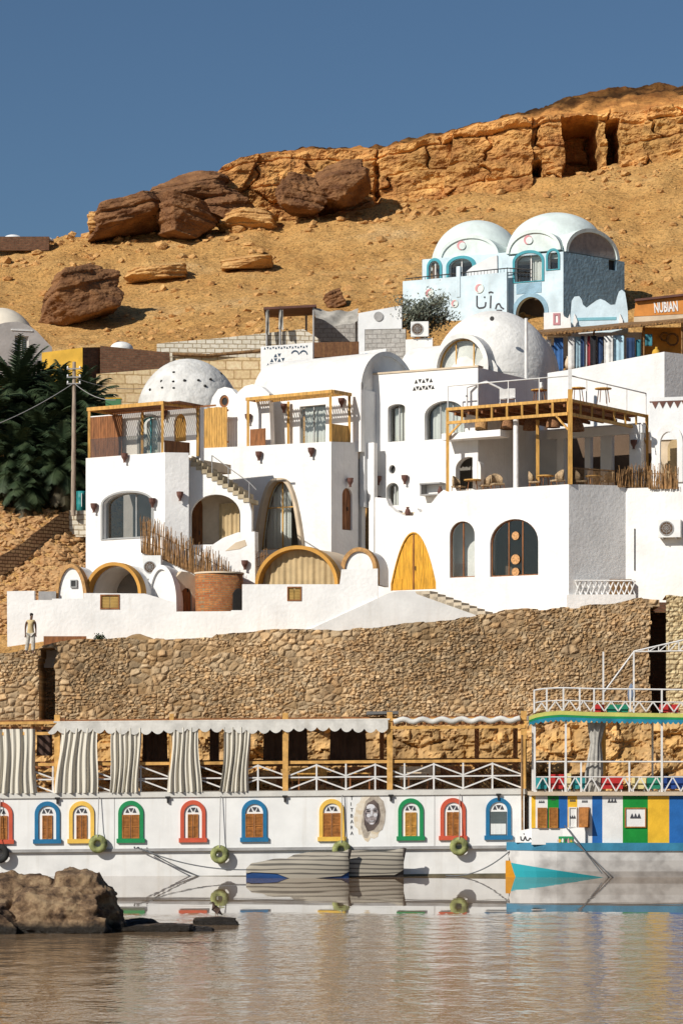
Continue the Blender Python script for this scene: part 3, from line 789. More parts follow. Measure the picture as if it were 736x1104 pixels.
def sconce(pl, px, py, parent, n0=0.0, mat=TERRA, s=1.0):
    t, z = pl.hit(px, py)
    mb = MB()
    n = 10; prof = [(0.17, 0.20), (0.15, 0.02), (0.07, -0.12), (0.05, -0.20), (0.08, -0.24)]
    vs = []
    for r, h in prof:
        for k in range(n): vs.append(pl.pt(t + s * r * math.cos(2 * math.pi * k / n), z + s * h, n0 - 0.17 * s + s * r * math.sin(2 * math.pi * k / n)))
    fs = [(i * n + k, i * n + (k + 1) % n, (i + 1) * n + (k + 1) % n, (i + 1) * n + k) for i in range(len(prof) - 1) for k in range(n)]
    fs += [tuple(range(n)), tuple(range((len(prof) - 1) * n, len(prof) * n))]
    mb.add(vs, fs)
    return mb.build('wall_lamp', mat, parent)
def ac_unit(pl, x0, x1, y0, y1, n0, label, depth=0.35):
    r = prect(pl, x0, x1, y0, y1); t0, t1, z0, z1 = r[0][0], r[2][0], r[0][1], r[1][1]
    e = thing('air_conditioner', label, 'air conditioner', pl.pt((t0 + t1) / 2, z0, n0 - depth / 2), 'outdoor air conditioner units')
    MB().pbox(pl, t0, t1, z0, z1, n0 - depth, n0 - 0.03).build('casing', ACW, e)
    w = t1 - t0; rad = min((z1 - z0) * 0.42, w * 0.34); c = t0 + w * 0.38; zc = (z0 + z1) / 2
    n = 20
    o_ = [(c + rad * math.cos(2 * math.pi * k / n), zc + rad * math.sin(2 * math.pi * k / n)) for k in range(n)]
    i_ = [(c + rad * 0.86 * math.cos(2 * math.pi * k / n), zc + rad * 0.86 * math.sin(2 * math.pi * k / n)) for k in range(n)]
    g = MB(); g.ring(pl, o_, i_, 0.03, n0 - depth - 0.033)
    for f in (0.28, 0.55):
        g.ring(pl, [(c + (u - c) * f, zc + (z - zc) * f) for u, z in o_], [(c + (u - c) * (f - 0.06), zc + (z - zc) * (f - 0.06)) for u, z in o_], 0.02, n0 - depth - 0.028)
    for k in range(4):
        a = math.pi * k / 4
        g.bar(pl.pt(c - rad * 0.9 * math.cos(a), zc - rad * 0.9 * math.sin(a), n0 - depth - 0.04), pl.pt(c + rad * 0.9 * math.cos(a), zc + rad * 0.9 * math.sin(a), n0 - depth - 0.04), 0.012)
    go = g.build('fan_grille', GREYM, e)
    MB().disc(pl, c, zc, rad * 0.85, 0.01, n0 - depth - 0.013, 18).build('fan_opening', ROOMD, go)
    for t in (t0 + w * 0.2, t0 + w * 0.8): MB().pbox(pl, t - 0.02, t + 0.02, z0 - 0.06, z0 - 0.004, n0 - depth, n0).build('bracket', GREYM, e)
    return e
def stick_fence(name, top, bot, label, dpt, rail=True, mat=STICK, density=0.055, group='stick fences'):
    """top/bot: lists of (px,py) with depth function dpt(px)"""
    px0, px1 = top[0][0], top[-1][0]
    tp = np.array(top, float); bt = np.array(bot, float)
    a, b = at(px0, 0, dpt(px0)), at(px1, 0, dpt(px1))
    L_ = math.hypot(b.x - a.x, b.y - a.y); n = int(L_ / density)
    base = at((px0 + px1) / 2, np.interp((px0 + px1) / 2, bt[:, 0], bt[:, 1]), dpt((px0 + px1) / 2))
    e = thing(name, label, 'fence', base, group)
    m1, m2 = MB(), MB()
    for k in range(n):
        f = (k + random.uniform(0.1, 0.9)) / n; px = px0 + (px1 - px0) * f; d = dpt(px) + random.uniform(-0.05, 0.05)
        z0 = Zp(np.interp(px, bt[:, 0], bt[:, 1]), d); z1 = Zp(np.interp(px, tp[:, 0], tp[:, 1]), d) + random.uniform(-0.38, 0.14)
        p0 = Vector((X(px, d), d, z0)); p1 = Vector((X(px, d) + random.uniform(-0.09, 0.09), d + random.uniform(-0.06, 0.06), z1))
        pm = (p0 + p1) / 2 + Vector((random.uniform(-0.03, 0.03), random.uniform(-0.03, 0.03), 0))
        r = random.uniform(0.013, 0.028)
        (m1 if random.random() < 0.7 else m2).tube([p0, pm, p1], [r, r * 0.9, r * 0.6], 5)
    m1.build('sticks', mat, e); m2.build('dark_sticks', STICKD, e)
    if rail:
        rl = MB()
        for fr in (0.3, 0.65):
            pts = []
            for q in np.linspace(px0, px1, 8):
                d = dpt(q) + 0.05; y = np.interp(q, bt[:, 0], bt[:, 1]) * (1 - fr) + np.interp(q, tp[:, 0], tp[:, 1]) * fr
                pts.append(at(q, y, d))
            rl.tube(pts, 0.02, 5)
        rl.build('rail', STICKD, e)
    return e
def tri_vents(pl, px, py, parent, cols, dx, dy, n0=-0.012, size=0.14, mat=DARK):
    """little pattern of triangular pots set in the wall"""
    mb = MB()
    for r, c in enumerate(cols):
        for k in range(c):
            t = pl.T(px + (k - (c - 1) / 2) * dx); z = pl.Z(px, py + r * dy)
            up = (k + r) % 2 == 0
            s = size
            tri = [(t - s / 2, z - s / 2), (t + s / 2, z - s / 2), (t, z + s / 2)] if up else [(t - s / 2, z + s / 2), (t, z - s / 2), (t + s / 2, z + s / 2)]
            mb.plate(pl, tri, (), 0.05, n0)
    return mb.build('vent_pattern', mat, parent)
def dome(mb, c, rx, rz, n=40, m=14, wob=0.006):
    prof = [(rx * math.cos(math.pi / 2 * i / m), rz * math.sin(math.pi / 2 * i / m)) for i in range(m + 1)]
    prof[-1] = (0.001, rz)
    return mb.lathe(c, prof, n, wob=wob)
def roof_slab(mb, pl, t0, t1, z, n0, n1, th=0.25):
    return mb.pbox(pl, t0, t1, z - th, z, n0, n1)

# ================================================================== terrace house (right)
PT = Pl.at(613, 131, 33); PU = PT.off(1.2); TS = Pl(PT.p.x, PT.p.y, -32); TGB = Pl(PT.p.x, PT.p.y, -55)
tl, tr = PT.T(404), 0.0
ZTOP = PT.Z(613, 522); ZFL = ZTOP - 0.85
H1 = thing('terrace_house', 'white house with arched windows and a shaded side under the two storey timber pergola', 'house', PT.pt(PT.T(530), 11.5, 2))
zb = 11.0
dip = [(404, 536), (416, 537), (419, 545), (427, 552), (436, 556), (445, 556), (449, 548), (453, 553), (458, 549), (466, 541), (472, 533), (478, 528)]
outl = [(tl, zb)] + PT.hits(dip) + [(PT.T(482), ZTOP), (0, ZTOP), (0, zb)]
w1 = parch(PT, 484.5, 511.5, 622.5, 577, 562); w2 = parch(PT, 528, 580, 621, 585, 559.5)
dy = [(t, z) for t, z in parch(PT, 422.5, 468.5, 636, 628, 575, 18, 'para')]
mb = MB(); mb.plate(PT, outl, [w1, w2, dy], 0.4)
ts1 = TS.T(674)
mb.plate(TS, [(0.003, zb), (0.003, ZTOP - 0.002), (ts1, TS.Z(674, 523.5)), (ts1, zb)], (), 0.35, 0.002)
mb.build('wall', WHITE, H1)
mb = MB()
q = [PT.pt(tl, 0, 0.45), PT.pt(-0.4, 0, 0.45), TS.pt(ts1, 0, 0.4), PT.pt(-0.4, 0, 9), PT.pt(tl, 0, 9)]
mb.hexa([Vector((v.x, v.y, ZFL - 0.35)) for v in (PT.pt(tl, 0, 0.45), PT.pt(-0.38, 0, 0.45), PT.pt(0.1, 0, 9.8), PT.pt(tl, 0, 9.8))] + [Vector((v.x, v.y, ZFL)) for v in (PT.pt(tl, 0, 0.45), PT.pt(-0.38, 0, 0.45), PT.pt(0.1, 0, 9.8), PT.pt(tl, 0, 9.8))])
mb.build('terrace_floor', BEIGE, H1)
mb = MB(); mb.plate(PT, [(tl, zb), (tl, ZFL - 0.4), (-0.45, ZFL - 0.4), (-0.45, zb)], (), 0.15, 3.0); mb.build('room_back', ROOMD, H1)
window(PT, w1, H1, 0, 0.12, WOODD, 0.05, (0.5,), (), curtain=None)
window(PT, w2, H1, 0, 0.12, WOODD, 0.06, (0.36, 0.66), ())
for py, r in ((577.5, 0.20), (603, 0.24), (616.5, 0.20)):
    t, z = PT.hit(554.5, py); MB().disc(PT, t, z, r, 0.03, 0.07, 18).build('woven_plate', mk('woven_straw', (0.62, 0.33, 0.14), 0.8, 0.25, 12, 0.4, 30), H1)
door(PT, dy, H1, 0, 0.05, DOORY, True, planks=4, name='door', lab='yellow pointed double door')
rim_o = parch(PT, 421.3, 469.7, 636, 628.5, 573.6, 18, 'para'); mb = MB(); mb.ring(PT, rim_o, dy, 0.10, -0.02, closed=False); mb.build('door_rim', DOORY, H1)
# upper block of the house, set back
tu0, tu1 = PU.T(398.5), PU.T(553)
ZU = lambda px: PU.Z(px, 404 - (px - 402) * 0.0735)
wA = parch(PU, 418, 436.5, 476, 440, 435.5); wB = parch(PU, 457.5, 500, 473, 447, 432)
wS = parch(PU, 416.5, 429.5, 545, 527, 520.5)
rnd = [(PU.T(422.6) + 0.19 * math.cos(k * math.pi / 7), PU.Z(422, 506) + 0.22 * math.sin(k * math.pi / 7)) for k in range(14)]
wD = parch(PU, 491, 518, 527, 505, 492.5)
tu2 = PU.T(515)
mb = MB()
mb.plate(PU, [(tu0, zb), (tu0, ZU(398.5)), (tu2, ZU(515)), (tu2, zb)], [wA, wB, wS, rnd, [(a, max(z, ZFL + 0.02)) for a, z in wD]], 0.4)
mb.build('upper_wall', WHITE, H1)
UR = Pl(*PU.plan(tu2), -57)
mb = MB(); mb.plate(UR, [(0.003, zb), (0.003, ZU(515) - 0.003), (6.6, ZU(515) - 0.003), (6.6, zb)], (), 0.3, 0.002); mb.build('upper_side_wall', WHITE, H1)
mb = MB(); roof_slab(mb, PU, tu0 + 0.05, tu2 - 0.05, ZU(515) - 0.35, 0.45, 4.5); mb.build('roof', WHITE2, H1)
mb = MB(); mb.plate(PU, [(tu0, zb), (tu0, ZU(515) - 0.7), (tu2 - 0.4, ZU(515) - 0.7), (tu2 - 0.4, zb)], (), 0.12, 2.4); mb.build('upper_room_back', ROOM, H1)
mb = MB(); mb.pbox(PU, tu0 - 0.03, tu2 + 0.04, ZU(460) - 0.02, ZU(460) + 0.07, -0.05, 0.4)
mb = MB(); a_, b_2 = (tu0 - 0.03, ZU(398.5)), (tu2 + 0.04, ZU(515))
mb.plate(PU, [(a_[0], a_[1] + 0.003), (a_[0], a_[1] + 0.09), (b_2[0], b_2[1] + 0.09), (b_2[0], b_2[1] + 0.003)], (), 0.5, -0.05); mb.build('coping', BEIGE, H1)
window(PU, wA, H1, 0, 0.26, FRAMEG, 0.05, (0.5,), (), curtain=[(0.05, 0.95)])
window(PU, wB, H1, 0, 0.26, FRAMEG, 0.05, (0.33, 0.66), (), curtain=[(0.05, 0.95)])
window(PU, wS, H1, 0, 0.24, FRAMEG, 0.05, (0.5,), (), curtain=[(0.05, 0.95)])
mb = MB(); mb.plate(PU, [(PU.T(422.6) + 0.2 * math.cos(k * math.pi / 7), PU.Z(422, 506) + 0.23 * math.sin(k * math.pi / 7)) for k in range(14)], (), 0.05, 0.2); mb.build('round_vent', DARK, H1)
tri_vents(PU, 456.5, 410.5, H1, (5,), 4, 6, size=0.2); tri_vents(PU, 456.5, 418, H1, (7,), 3.3, 6, size=0.2)
for p in ((409.5, 518), (438, 517)): sconce(PU, *p, H1)
mb = MB(); mb.disc(PU, PU.T(409), PU.Z(409, 538), 0.15, 0.1, -0.1, 12); mb.build('clay_disc', TERRA, H1)
mb = MB(); mb.pbox(PU, PU.T(402.5), PU.T(407), PU.Z(405, 537), PU.Z(405, 522), -0.02, 0.05); mb.build('plaque', BEIGE, H1)
# little potted things on the wavy parapet
def pot(pl, px, py, n, label, s=1.0, mat=TERRA):
    t, z = pl.hit(px, py); c = pl.pt(t, z, n)
    e = thing('clay_pot', label, 'pot', c, 'small clay pots')
    mb = MB(); mb.lathe(c, [(0.001, 0), (0.10 * s, 0), (0.15 * s, 0.14 * s), (0.11 * s, 0.28 * s), (0.06 * s, 0.36 * s), (0.09 * s, 0.42 * s), (0.07 * s, 0.42 * s), (0.05 * s, 0.34 * s)], 14); mb.build('jar', mat, e)
    return e
pot(PT, 437, 555.5, 0.2, 'small clay pot standing in the dip of the wavy white parapet')
pot(PT, 472, 532.5, 0.2, 'small clay pot on the white parapet beside the pergola post', 0.9)
# niche with white boxes left of the pergola
mb = MB()
mb.pbox(PU, PU.T(458), PU.T(480), PU.Z(465, 535), PU.Z(465, 533.5), -0.5, 0); mb.pbox(PU, PU.T(458), PU.T(459.5), PU.Z(465, 533.5), PU.Z(465, 523), -0.5, 0); mb.pbox(PU, PU.T(458), PU.T(480), PU.Z(465, 523), PU.Z(465, 521.5), -0.55, 0)
mb.build('shelf_niche', GREYM, H1)

# terrace back building under the pergola
PB = PT.off(7.4)
ZP = PT.Z(613, 443)
mb = MB()
ops = []
for x0, x1 in ((613, 630), (636, 647), (659, 678)):
    ops.append(prect(PB, x0, x1, 530, 468))
bt0, bt1 = PB.T(520), PB.T(693)
zB = ZFL
ops = [[(a, max(z, zB + 0.02)) for a, z in o] for o in ops]
mb.plate(PB, [(bt0, zB - 0.3), (bt0, ZP + 0.2), (bt1, ZP + 0.2), (bt1, zB - 0.3)], ops, 0.3)
mb.build('terrace_back_wall', WHITE2, H1)
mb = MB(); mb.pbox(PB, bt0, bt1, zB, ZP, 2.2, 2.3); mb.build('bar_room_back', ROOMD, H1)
mb = MB()
PBf = PT.off(6.3)
mb.pbox(PBf, PBf.T(589), PBf.T(692), PBf.Z(640, 470), PBf.Z(640, 461), 0, 0.35)
for x0, x1 in ((600, 607), (678.5, 690.5)): mb.pbox(PBf, PBf.T(x0), PBf.T(x1), ZFL, PBf.Z(640, 470) - 0.003, 0.02, 0.33)
mb.build('colonnade', WHITE2, H1)
mb = MB(); mb.pbox(PU, PU.T(486), PU.T(549), PU.Z(520, 474), PU.Z(520, 467), -0.9, -0.004); mb.build('ledge', WHITE, H1)
sconce(PBf, 684.5, 479, H1)

# ------------------------------------------------------------------ two storey pergola on the terrace
PG = PT.off(0.12); TG = TGB.off(0.12)
E = thing('pergola', 'two storey honey timber pergola with ladder beams and hanging baskets on the right terrace', 'pergola', PT.pt(PT.T(545), ZTOP, 2.0))
tw = 0.15
gl, gr = PG.T(482), 0.0
def beam_pair(pl, t0, t1, za0, za1, zb0, zb1, n0, div, name='ladder_beam'):
    mb = MB()
    for zA, zB_ in ((za0, za1), (zb0, zb1)):
        mb.bar(pl.pt(t0, zA, n0), pl.pt(t1, zB_, n0), 0.12, 0.14)
    for k in range(div + 1):
        f = k / div; t = t0 + (t1 - t0) * f
        mb.bar(pl.pt(t, za0 + (za1 - za0) * f - 0.072, n0), pl.pt(t, zb0 + (zb1 - zb0) * f + 0.072, n0), 0.10, 0.11)
    return mb.build(name, WOOD, E)
zt1 = PG.Z(611, 431); zt2 = PG.Z(611, 446)
beam_pair(PG, gl, -0.12, zt1, zt1, zt2, zt2, 0.0, 8)
tsr = TG.T(697)
beam_pair(TG, 0.22, tsr, zt1, zt1, zt2, zt2, 0.0, 7)
for (pl, t, n, y1) in ((PG, gl, 0.02, None), (PG, 0.0, 0.0, None), (TG, tsr, 0.0, None), (PG, PG.T(565), 1.3, None), (PG, gl, 3.6, None)):
    a = pl.pt(t, ZTOP - (0.0 if n < 1 else 0.9), n)
    b = Vector((a.x, a.y, (PG.Z(611, 420) if t == 0.0 else zt1 + 0.08) if n < 1 else zt2))
    MB().bar(a, b, tw + (0.05 if t == 0.0 else 0)).build('post', WOOD, E)
for a_, b_2 in ((PG.pt(-0.75, zt2 - 0.05, 0), PG.pt(-0.1, zt2 - 0.75, 0)), (PG.pt(gl + 0.75, zt2 - 0.05, 0), PG.pt(gl + 0.1, zt2 - 0.6, 0)), (TG.pt(tsr - 0.75, zt2 - 0.05, 0), TG.pt(tsr - 0.1, zt2 - 0.7, 0))):
    MB().bar(a_, b_2, 0.07, 0.09).build('brace', WOOD, E)
mb = MB()
NJ = 9
for k in range(NJ):
    t = gl + (0 - gl) * (k + 0.5) / NJ
    mb.bar(PG.pt(t, zt1 - 0.22, 0.1), PG.pt(t, zt1 - 0.22, 6.9), 0.09, 0.16)
mb.build('joists', WOODD, E)
mb = MB(); mb.hexa([PG.pt(gl, zt1 - 0.10, 0.15), PG.pt(-0.1, zt1 - 0.10, 0.15), PG.pt(-0.1, zt1 - 0.10, 6.95), PG.pt(gl, zt1 - 0.10, 6.95), PG.pt(gl, zt1 + 0.02, 0.15), PG.pt(-0.1, zt1 + 0.02, 0.15), PG.pt(-0.1, zt1 + 0.02, 6.95), PG.pt(gl, zt1 + 0.02, 6.95)])
mb.build('upper_deck', WOODD, E)
# handrail of the upper deck
mb = MB()
zr = PG.Z(611, 405)
for k in range(5):
    t = gl + (0 - gl) * k / 4; mb.tube([PG.pt(t, zt1, 0.05), PG.pt(t, zr, 0.05)], 0.03, 6)
for k in range(1, 5):
    t = tsr * k / 4; mb.tube([TG.pt(t, zt1, 0.05), TG.pt(t, zr, 0.05)], 0.03, 6)
for zz in (zr,): mb.tube([PG.pt(gl, zz, 0.05), PG.pt(0, zz, 0.05), TG.pt(tsr, zz, 0.05)], 0.035, 6)
mb.build('handrail', METALW, E)
mb = MB(); mb.bar(PG.pt(0, zt1, 0.0), PG.pt(0, zr + 0.3, 0), 0.16); mb.build('corner_pipe', METALW, E)
# basket lampshades
bask = mk('basket_weave', (0.30, 0.15, 0.07), 0.85, 0.3, 14, 0.5, 40)
baskl = mk('pale_basket_weave', (0.50, 0.29, 0.12), 0.85, 0.3, 14, 0.5, 40)
labs = ['pale straw basket lampshade nearest the left pergola post', 'dark bell basket lampshade, second from the left under the pergola', 'dark bell basket lampshade just right of the middle pergola post', 'brown bell basket lampshade left of the corner pergola post', 'brown basket lampshade behind the corner pergola post']
for i, (px, n, y) in enumerate(((518.5, 0.8, 447), (546.5, 0.9, 446), (571, 1.9, 447), (596, 1.2, 444), (622, 2.2, 448))):
    pl = PG.off(n); t, z = pl.hit(px, y); c = pl.pt(t, z)
    e = thing('basket_lamp', labs[i], 'lampshade', c, 'basket lampshades hanging in the pergola')
    MB().lathe((c.x, c.y, c.z - 0.75), [(0.34, 0), (0.33, 0.18), (0.24, 0.46), (0.09, 0.62), (0.05, 0.66)] if i else [(0.30, 0), (0.30, 0.52), (0.08, 0.62), (0.05, 0.66)], 18).build('shade', baskl if i == 0 else bask, e)
    MB().tube([(c.x, c.y, c.z - 0.1), (c.x, c.y, zt2)], 0.012, 5).build('cord', DARK, e)
# chairs and tables on the terrace
def make_chair():
    e = thing('rattan_chair', 'x', 'chair', (0, 0, 0), 'rattan chairs on the terrace')
    rm = mk('rattan', (0.44, 0.31, 0.18), 0.8, 0.25, 14, 0.4, 40)
    MB().box(-0.27, 0.27, -0.26, 0.26, 0.40, 0.47).build('seat', rm, e)
    b = MB(); vs = []
    m = 10
    for z, s in ((0.47, 1.0), (0.72, 1.08), (0.98, 1.0)):
        for k in range(m + 1):
            a = math.pi * k / m; vs.append((0.29 * s * math.cos(a), 0.05 + 0.24 * s * math.sin(a), z - (0.22 if z > 0.8 else 0) * (1 - math.sin(a))))
    fs = [(j * (m + 1) + k, j * (m + 1) + k + 1, (j + 1) * (m + 1) + k + 1, (j + 1) * (m + 1) + k) for j in range(2) for k in range(m)]
    b.add(vs, fs, True); o = b.build('backrest', rm, e)
    sm = o.modifiers.new('solid', 'SOLIDIFY'); sm.thickness = 0.03
    for sx_ in (-1, 1):
        for sy_ in (-1, 1): MB().tube([(0.24 * sx_, 0.22 * sy_, 0.40), (0.27 * sx_, 0.26 * sy_, 0)], 0.02, 6).build('leg', WOODD, e)
    return e
def make_table(r=0.42, h=0.74):
    e = thing('wooden_table', 'x', 'table', (0, 0, 0), 'small tables on the terrace')
    MB().lathe((0, 0, h - 0.05), [(0.001, 0), (r, 0), (r, 0.05), (0.001, 0.05)], 20, smooth=False).build('tabletop', WOOD, e)
    for k in range(4):
        a = math.pi / 4 + k * math.pi / 2
        MB().tube([(r * 0.6 * math.cos(a), r * 0.6 * math.sin(a), h - 0.05), (r * 0.85 * math.cos(a), r * 0.85 * math.sin(a), 0)], 0.022, 6).build('leg', WOODD, e)
    return e
C0, T0 = make_chair(), make_table()
used = {'c': False, 't': False}
def put(kind, pos, rz, label, group=None, s=1.0):
    src = C0 if kind == 'c' else T0
    o = src if not used[kind] else copy_tree(src)
    used[kind] = True
    o.location = pos; o.rotation_euler = (0, 0, rz); o.scale = (s, s, s); o['label'] = label
    if group: o['group'] = group
zseat = ZTOP - 0.12
def tp(px, n, z=zseat):
    pl = PT.off(n); t = pl.T(px); return pl.pt(t, z)
mb = MB(); mb.hexa([PT.pt(gl, ZFL + 0.004, 0.42), PT.pt(-0.4, ZFL + 0.004, 0.42), PT.pt(0.0, ZFL + 0.004, 7.3), PT.pt(gl, ZFL + 0.004, 7.3), PT.pt(gl, zseat, 0.42), PT.pt(-0.4, zseat, 0.42), PT.pt(0.0, zseat, 7.3), PT.pt(gl, zseat, 7.3)]); mb.build('raised_floor', BEIGE, H1)
put('t', tp(509, 0.95), 0, 'round wooden table nearest the left pergola post')
put('c', tp(494, 1.0), R(60), 'rattan chair left of the left terrace table')
put('c', tp(523, 1.3), R(-70), 'rattan chair right of the left terrace table')
put('c', tp(536, 0.9), R(20), 'rattan chair turned outward, left of the white pipe column')
put('t', tp(588, 1.2), 0.3, 'wooden table between the middle and corner pergola posts')
put('c', tp(576, 1.1), R(80), 'rattan chair left of the table by the corner pergola post')
put('c', tp(601, 1.0), R(-60), 'rattan chair right of the table by the corner pergola post')
put('c', tp(627, 2.0), R(80), 'rattan chair in the shade just past the corner pergola post')
put('t', tp(640, 2.6), 0.1, 'wooden table in the shade behind the dark side railing')
put('c', tp(655, 2.6), R(-50), 'rattan chair in the shade near the stick fence end')
for i, (px, n, lab) in enumerate(((581, 1.0, 'low table with a white jug on the upper deck'), (622, 1.4, 'low table on the upper deck just right of the corner pole'), (650, 2.2, 'low table at the right end of the upper deck'))):
    put('t', tp(px, n, zt1 + 0.02), 0.2, lab, 'low tables on the upper deck', 0.95)
mb = MB(); c = tp(583, 1.0, zt1 + 0.02 + 0.703); mb.lathe(c, [(0.001, 0), (0.09, 0), (0.11, 0.15), (0.06, 0.26), (0.08, 0.34), (0.06, 0.34)], 12)
mb.solo('white_jug', WHITE, 'white jug standing on the low table of the upper deck', 'jug')
for px, lab in ((543, 'white chair left of the jug table on the upper deck'), (551, 'second white chair beside the jug table on the upper deck')):
    c = tp(px, 1.3, zt1 + 0.02); e = thing('white_chair', lab, 'chair', c, 'white chairs on the upper deck')
    MB().box(c.x - 0.2, c.x + 0.2, c.y - 0.2, c.y + 0.2, c.z + 0.4, c.z + 0.45).build('seat', METALW, e)
    MB().box(c.x - 0.2, c.x + 0.2, c.y + 0.2, c.y + 0.24, c.z + 0.45, c.z + 0.95).build('backrest', METALW, e)
    for a in (-1, 1):
        for b in (-1, 1): MB().tube([(c.x + a * 0.18, c.y + b * 0.18, c.z + 0.4), (c.x + a * 0.2, c.y + b * 0.2, c.z)], 0.02, 5).build('leg', METALW, e)
# white pipe column
a = tp(556, 0.55)
mb = MB(); mb.tube([a, (a.x, a.y, zt2)], 0.13, 12); mb.solo('pipe_column', WHITE, 'white round column standing beside the middle pergola post', 'column')
# awning arch on the upper deck left
mb = MB()
p0, p1 = tp(503, 0.9, zt1 + 0.02), tp(545, 1.8, zt1 + 0.02)
mb.tube([p0, p0 + Vector((0, 0, 1.1)), (p0 + p1) / 2 + Vector((0, 0, 1.35)), p1 + Vector((0, 0, 0.9)), p1], 0.06, 8)
mb.solo('bent_pipe', METALW, 'white bent pipe bow on the left of the upper deck', 'pipe')
# side stick fence + dark railing
dts = lambda px: TS.D(px) - 0.06
stick_fence('stick_fence', [(666, 505), (690, 501), (698, 500)], [(666, 525), (690, 526), (698, 526)], 'short stick fence on the right end of the terrace parapet', dts, density=0.024)
dts2 = lambda px: PR.D(px) - 0.10
e = thing('dark_railing', 'dark slatted railing along the shaded side of the terrace', 'railing', TS.P(640, 523))
mb = MB()
for k in range(40):
    t = TS.T(617) + (TS.T(664) - TS.T(617)) * k / 39; mb.bar(TS.pt(t, ZTOP, 0.15), TS.pt(t, ZTOP + 0.8, 0.15), 0.03)
mb.build('slats', STICKD, e)
mb = MB(); mb.bar(TS.pt(TS.T(617), ZTOP + 0.8, 0.15), TS.pt(TS.T(664), ZTOP + 0.8, 0.15), 0.06); mb.build('rail', STICKD, e)

# ------------------------------------------------------------------ far right house
sp_ = TS.plan(TS.T(674))
PR = Pl(sp_.x, sp_.y, 16)
H2 = thing('corner_house', 'white house cut by the right edge with an air conditioner and an arched porch', 'house', PR.pt(2.5, 11.5, 2))
pe = PR.T(800)
ZR = PR.Z(690, 526)
mb = MB()
mb.plate(PR, [(0.004, zb), (0.004, ZR), (pe, ZR), (pe, zb)], (), 0.4, 0.004)
mb.build('wall', WHITE, H2)
mb = MB(); mb.pbox(PR, 0.05, pe, ZFL - 0.3, ZFL - 0.006, 0.42, 6); mb.build('terrace_floor', BEIGE, H2)
PR0 = PR; PR = PR.off(2.4)
porch = [(a, max(z, ZFL)) for a, z in parch(PR, 711, 730.5, 530, 478, 465)]
pe2 = PR.T(800)
mb = MB(); mb.plate(PR, [(PR.T(702), ZFL - 0.1), (PR.T(702), PR.Z(704, 461)), (pe2, PR.Z(736, 455)), (pe2, ZFL - 0.1)], [porch], 0.35); mb.build('porch_wall', WHITE, H2)
mb = MB(); mb.ring(PR, parch(PR, 706, 736, 520, 478, 457), [(a, z) for a, z in parch(PR, 711.5, 730.0, 520, 478, 465.5)], 0.12, -0.10, closed=False); mb.build('porch_surround', WHITE, H2)
mb = MB(); mb.pbox(PR, PR.T(703), pe2, ZFL, PR.Z(720, 461), 1.6, 1.7); mb.build('porch_back', BEIGE, H2)
MB().plate(PR, parch(PR, 714, 729, 520, 480, 470), (), 0.06, 1.5).build('porch_curtain', CURTT, H2)
PRb = PR.off(1.5)
mb = MB()
zsh = PRb.Z(720, 402)
mb.pbox(PRb, PRb.T(700), pe2, PR.Z(720, 470), PRb.Z(720, 428), 0, 0.3)
mb.build('upper_wall', WHITE2, H2)
mb = MB()
for k in range(5):
    t = PRb.T(706 + k * 8); z = PRb.Z(720, 433); mb.plate(PRb, [(t - 0.16, z), (t, z - 0.32), (t + 0.16, z)], (), 0.02, -0.03)
mb.pbox(PRb, PRb.T(700), pe2, PRb.Z(720, 433), PRb.Z(720, 432), -0.03, -0.01)
mb.build('bunting', TERRA, H2)
PR = PR0
ac_unit(PR, 711, 735, 561, 580, 0.0, 'air conditioner high on the white wall at the right edge', 0.5)
dts2 = lambda px: PR.D(px) - 0.12
stick_fence('stick_fence', [(699, 502), (715, 502), (731, 503)], [(699, 527), (715, 527), (731, 527)], 'stick fence in front of the arched porch at the right edge', dts2, density=0.024)
mb = MB(); mb.tube([PR.P(684, 570, -0.02), PR.P(684, 615, -0.02)], 0.03, 6); mb.build('dark_corner_line', DARK, H2)  # thin dark tube drawn for the dark line at the wall corner
# patio parapet with lattice
PP = Pl.at(613, 130.9, -4)
e = thing('lattice_parapet', 'low white patio wall topped with a white lattice band right of the arched windows', 'wall', PP.P(650, 660))
mb = MB(); mb.plate(PP, [(PP.T(611), zb), (PP.T(611), PP.Z(611, 641)), (PP.T(685), PP.Z(685, 641)), (PP.T(685), zb)], (), 0.25); mb.build('wall', WHITE, e)
mb = MB()
z0, z1 = PP.Z(650, 641) + 0.003, PP.Z(650, 625)
a, b = PP.T(620), PP.T(685)
n = 11; w = (b - a) / n
for k in range(n):
    mb.bar(PP.pt(a + k * w, z0, 0.12), PP.pt(a + (k + 1) * w, z1 - 0.06, 0.12), 0.05); mb.bar(PP.pt(a + k * w, z1 - 0.06, 0.18), PP.pt(a + (k + 1) * w, z0, 0.18), 0.05)
mb.pbox(PP, a, b, z1 - 0.06, z1, 0.05, 0.22)
mb.build('lattice', WHITE, e)
PQ = PP.off(1.4)
c = PQ.P(631, 626)
e = thing('wash_basin', 'white basin on a stand in the shaded patio behind the lattice', 'basin', c)
MB().lathe(c, [(0.12, 0), (0.22, 0.06), (0.30, 0.38), (0.26, 0.38), (0.18, 0.1), (0.001, 0.08)], 18).build('bowl', ACW, e)
MB().tube([c, (c.x, c.y, c.z - 1.2)], 0.06, 8).build('stand', GREYM, e)
mb = MB(); c2 = PQ.P(662, 627); mb.box(c2.x - 0.7, c2.x + 0.8, c2.y - 0.2, c2.y + 0.3, c2.z - 0.6, c2.z + 0.10); mb.solo('dark_bench', STICKD, 'dark low bench in the patio behind the lattice', 'bench')
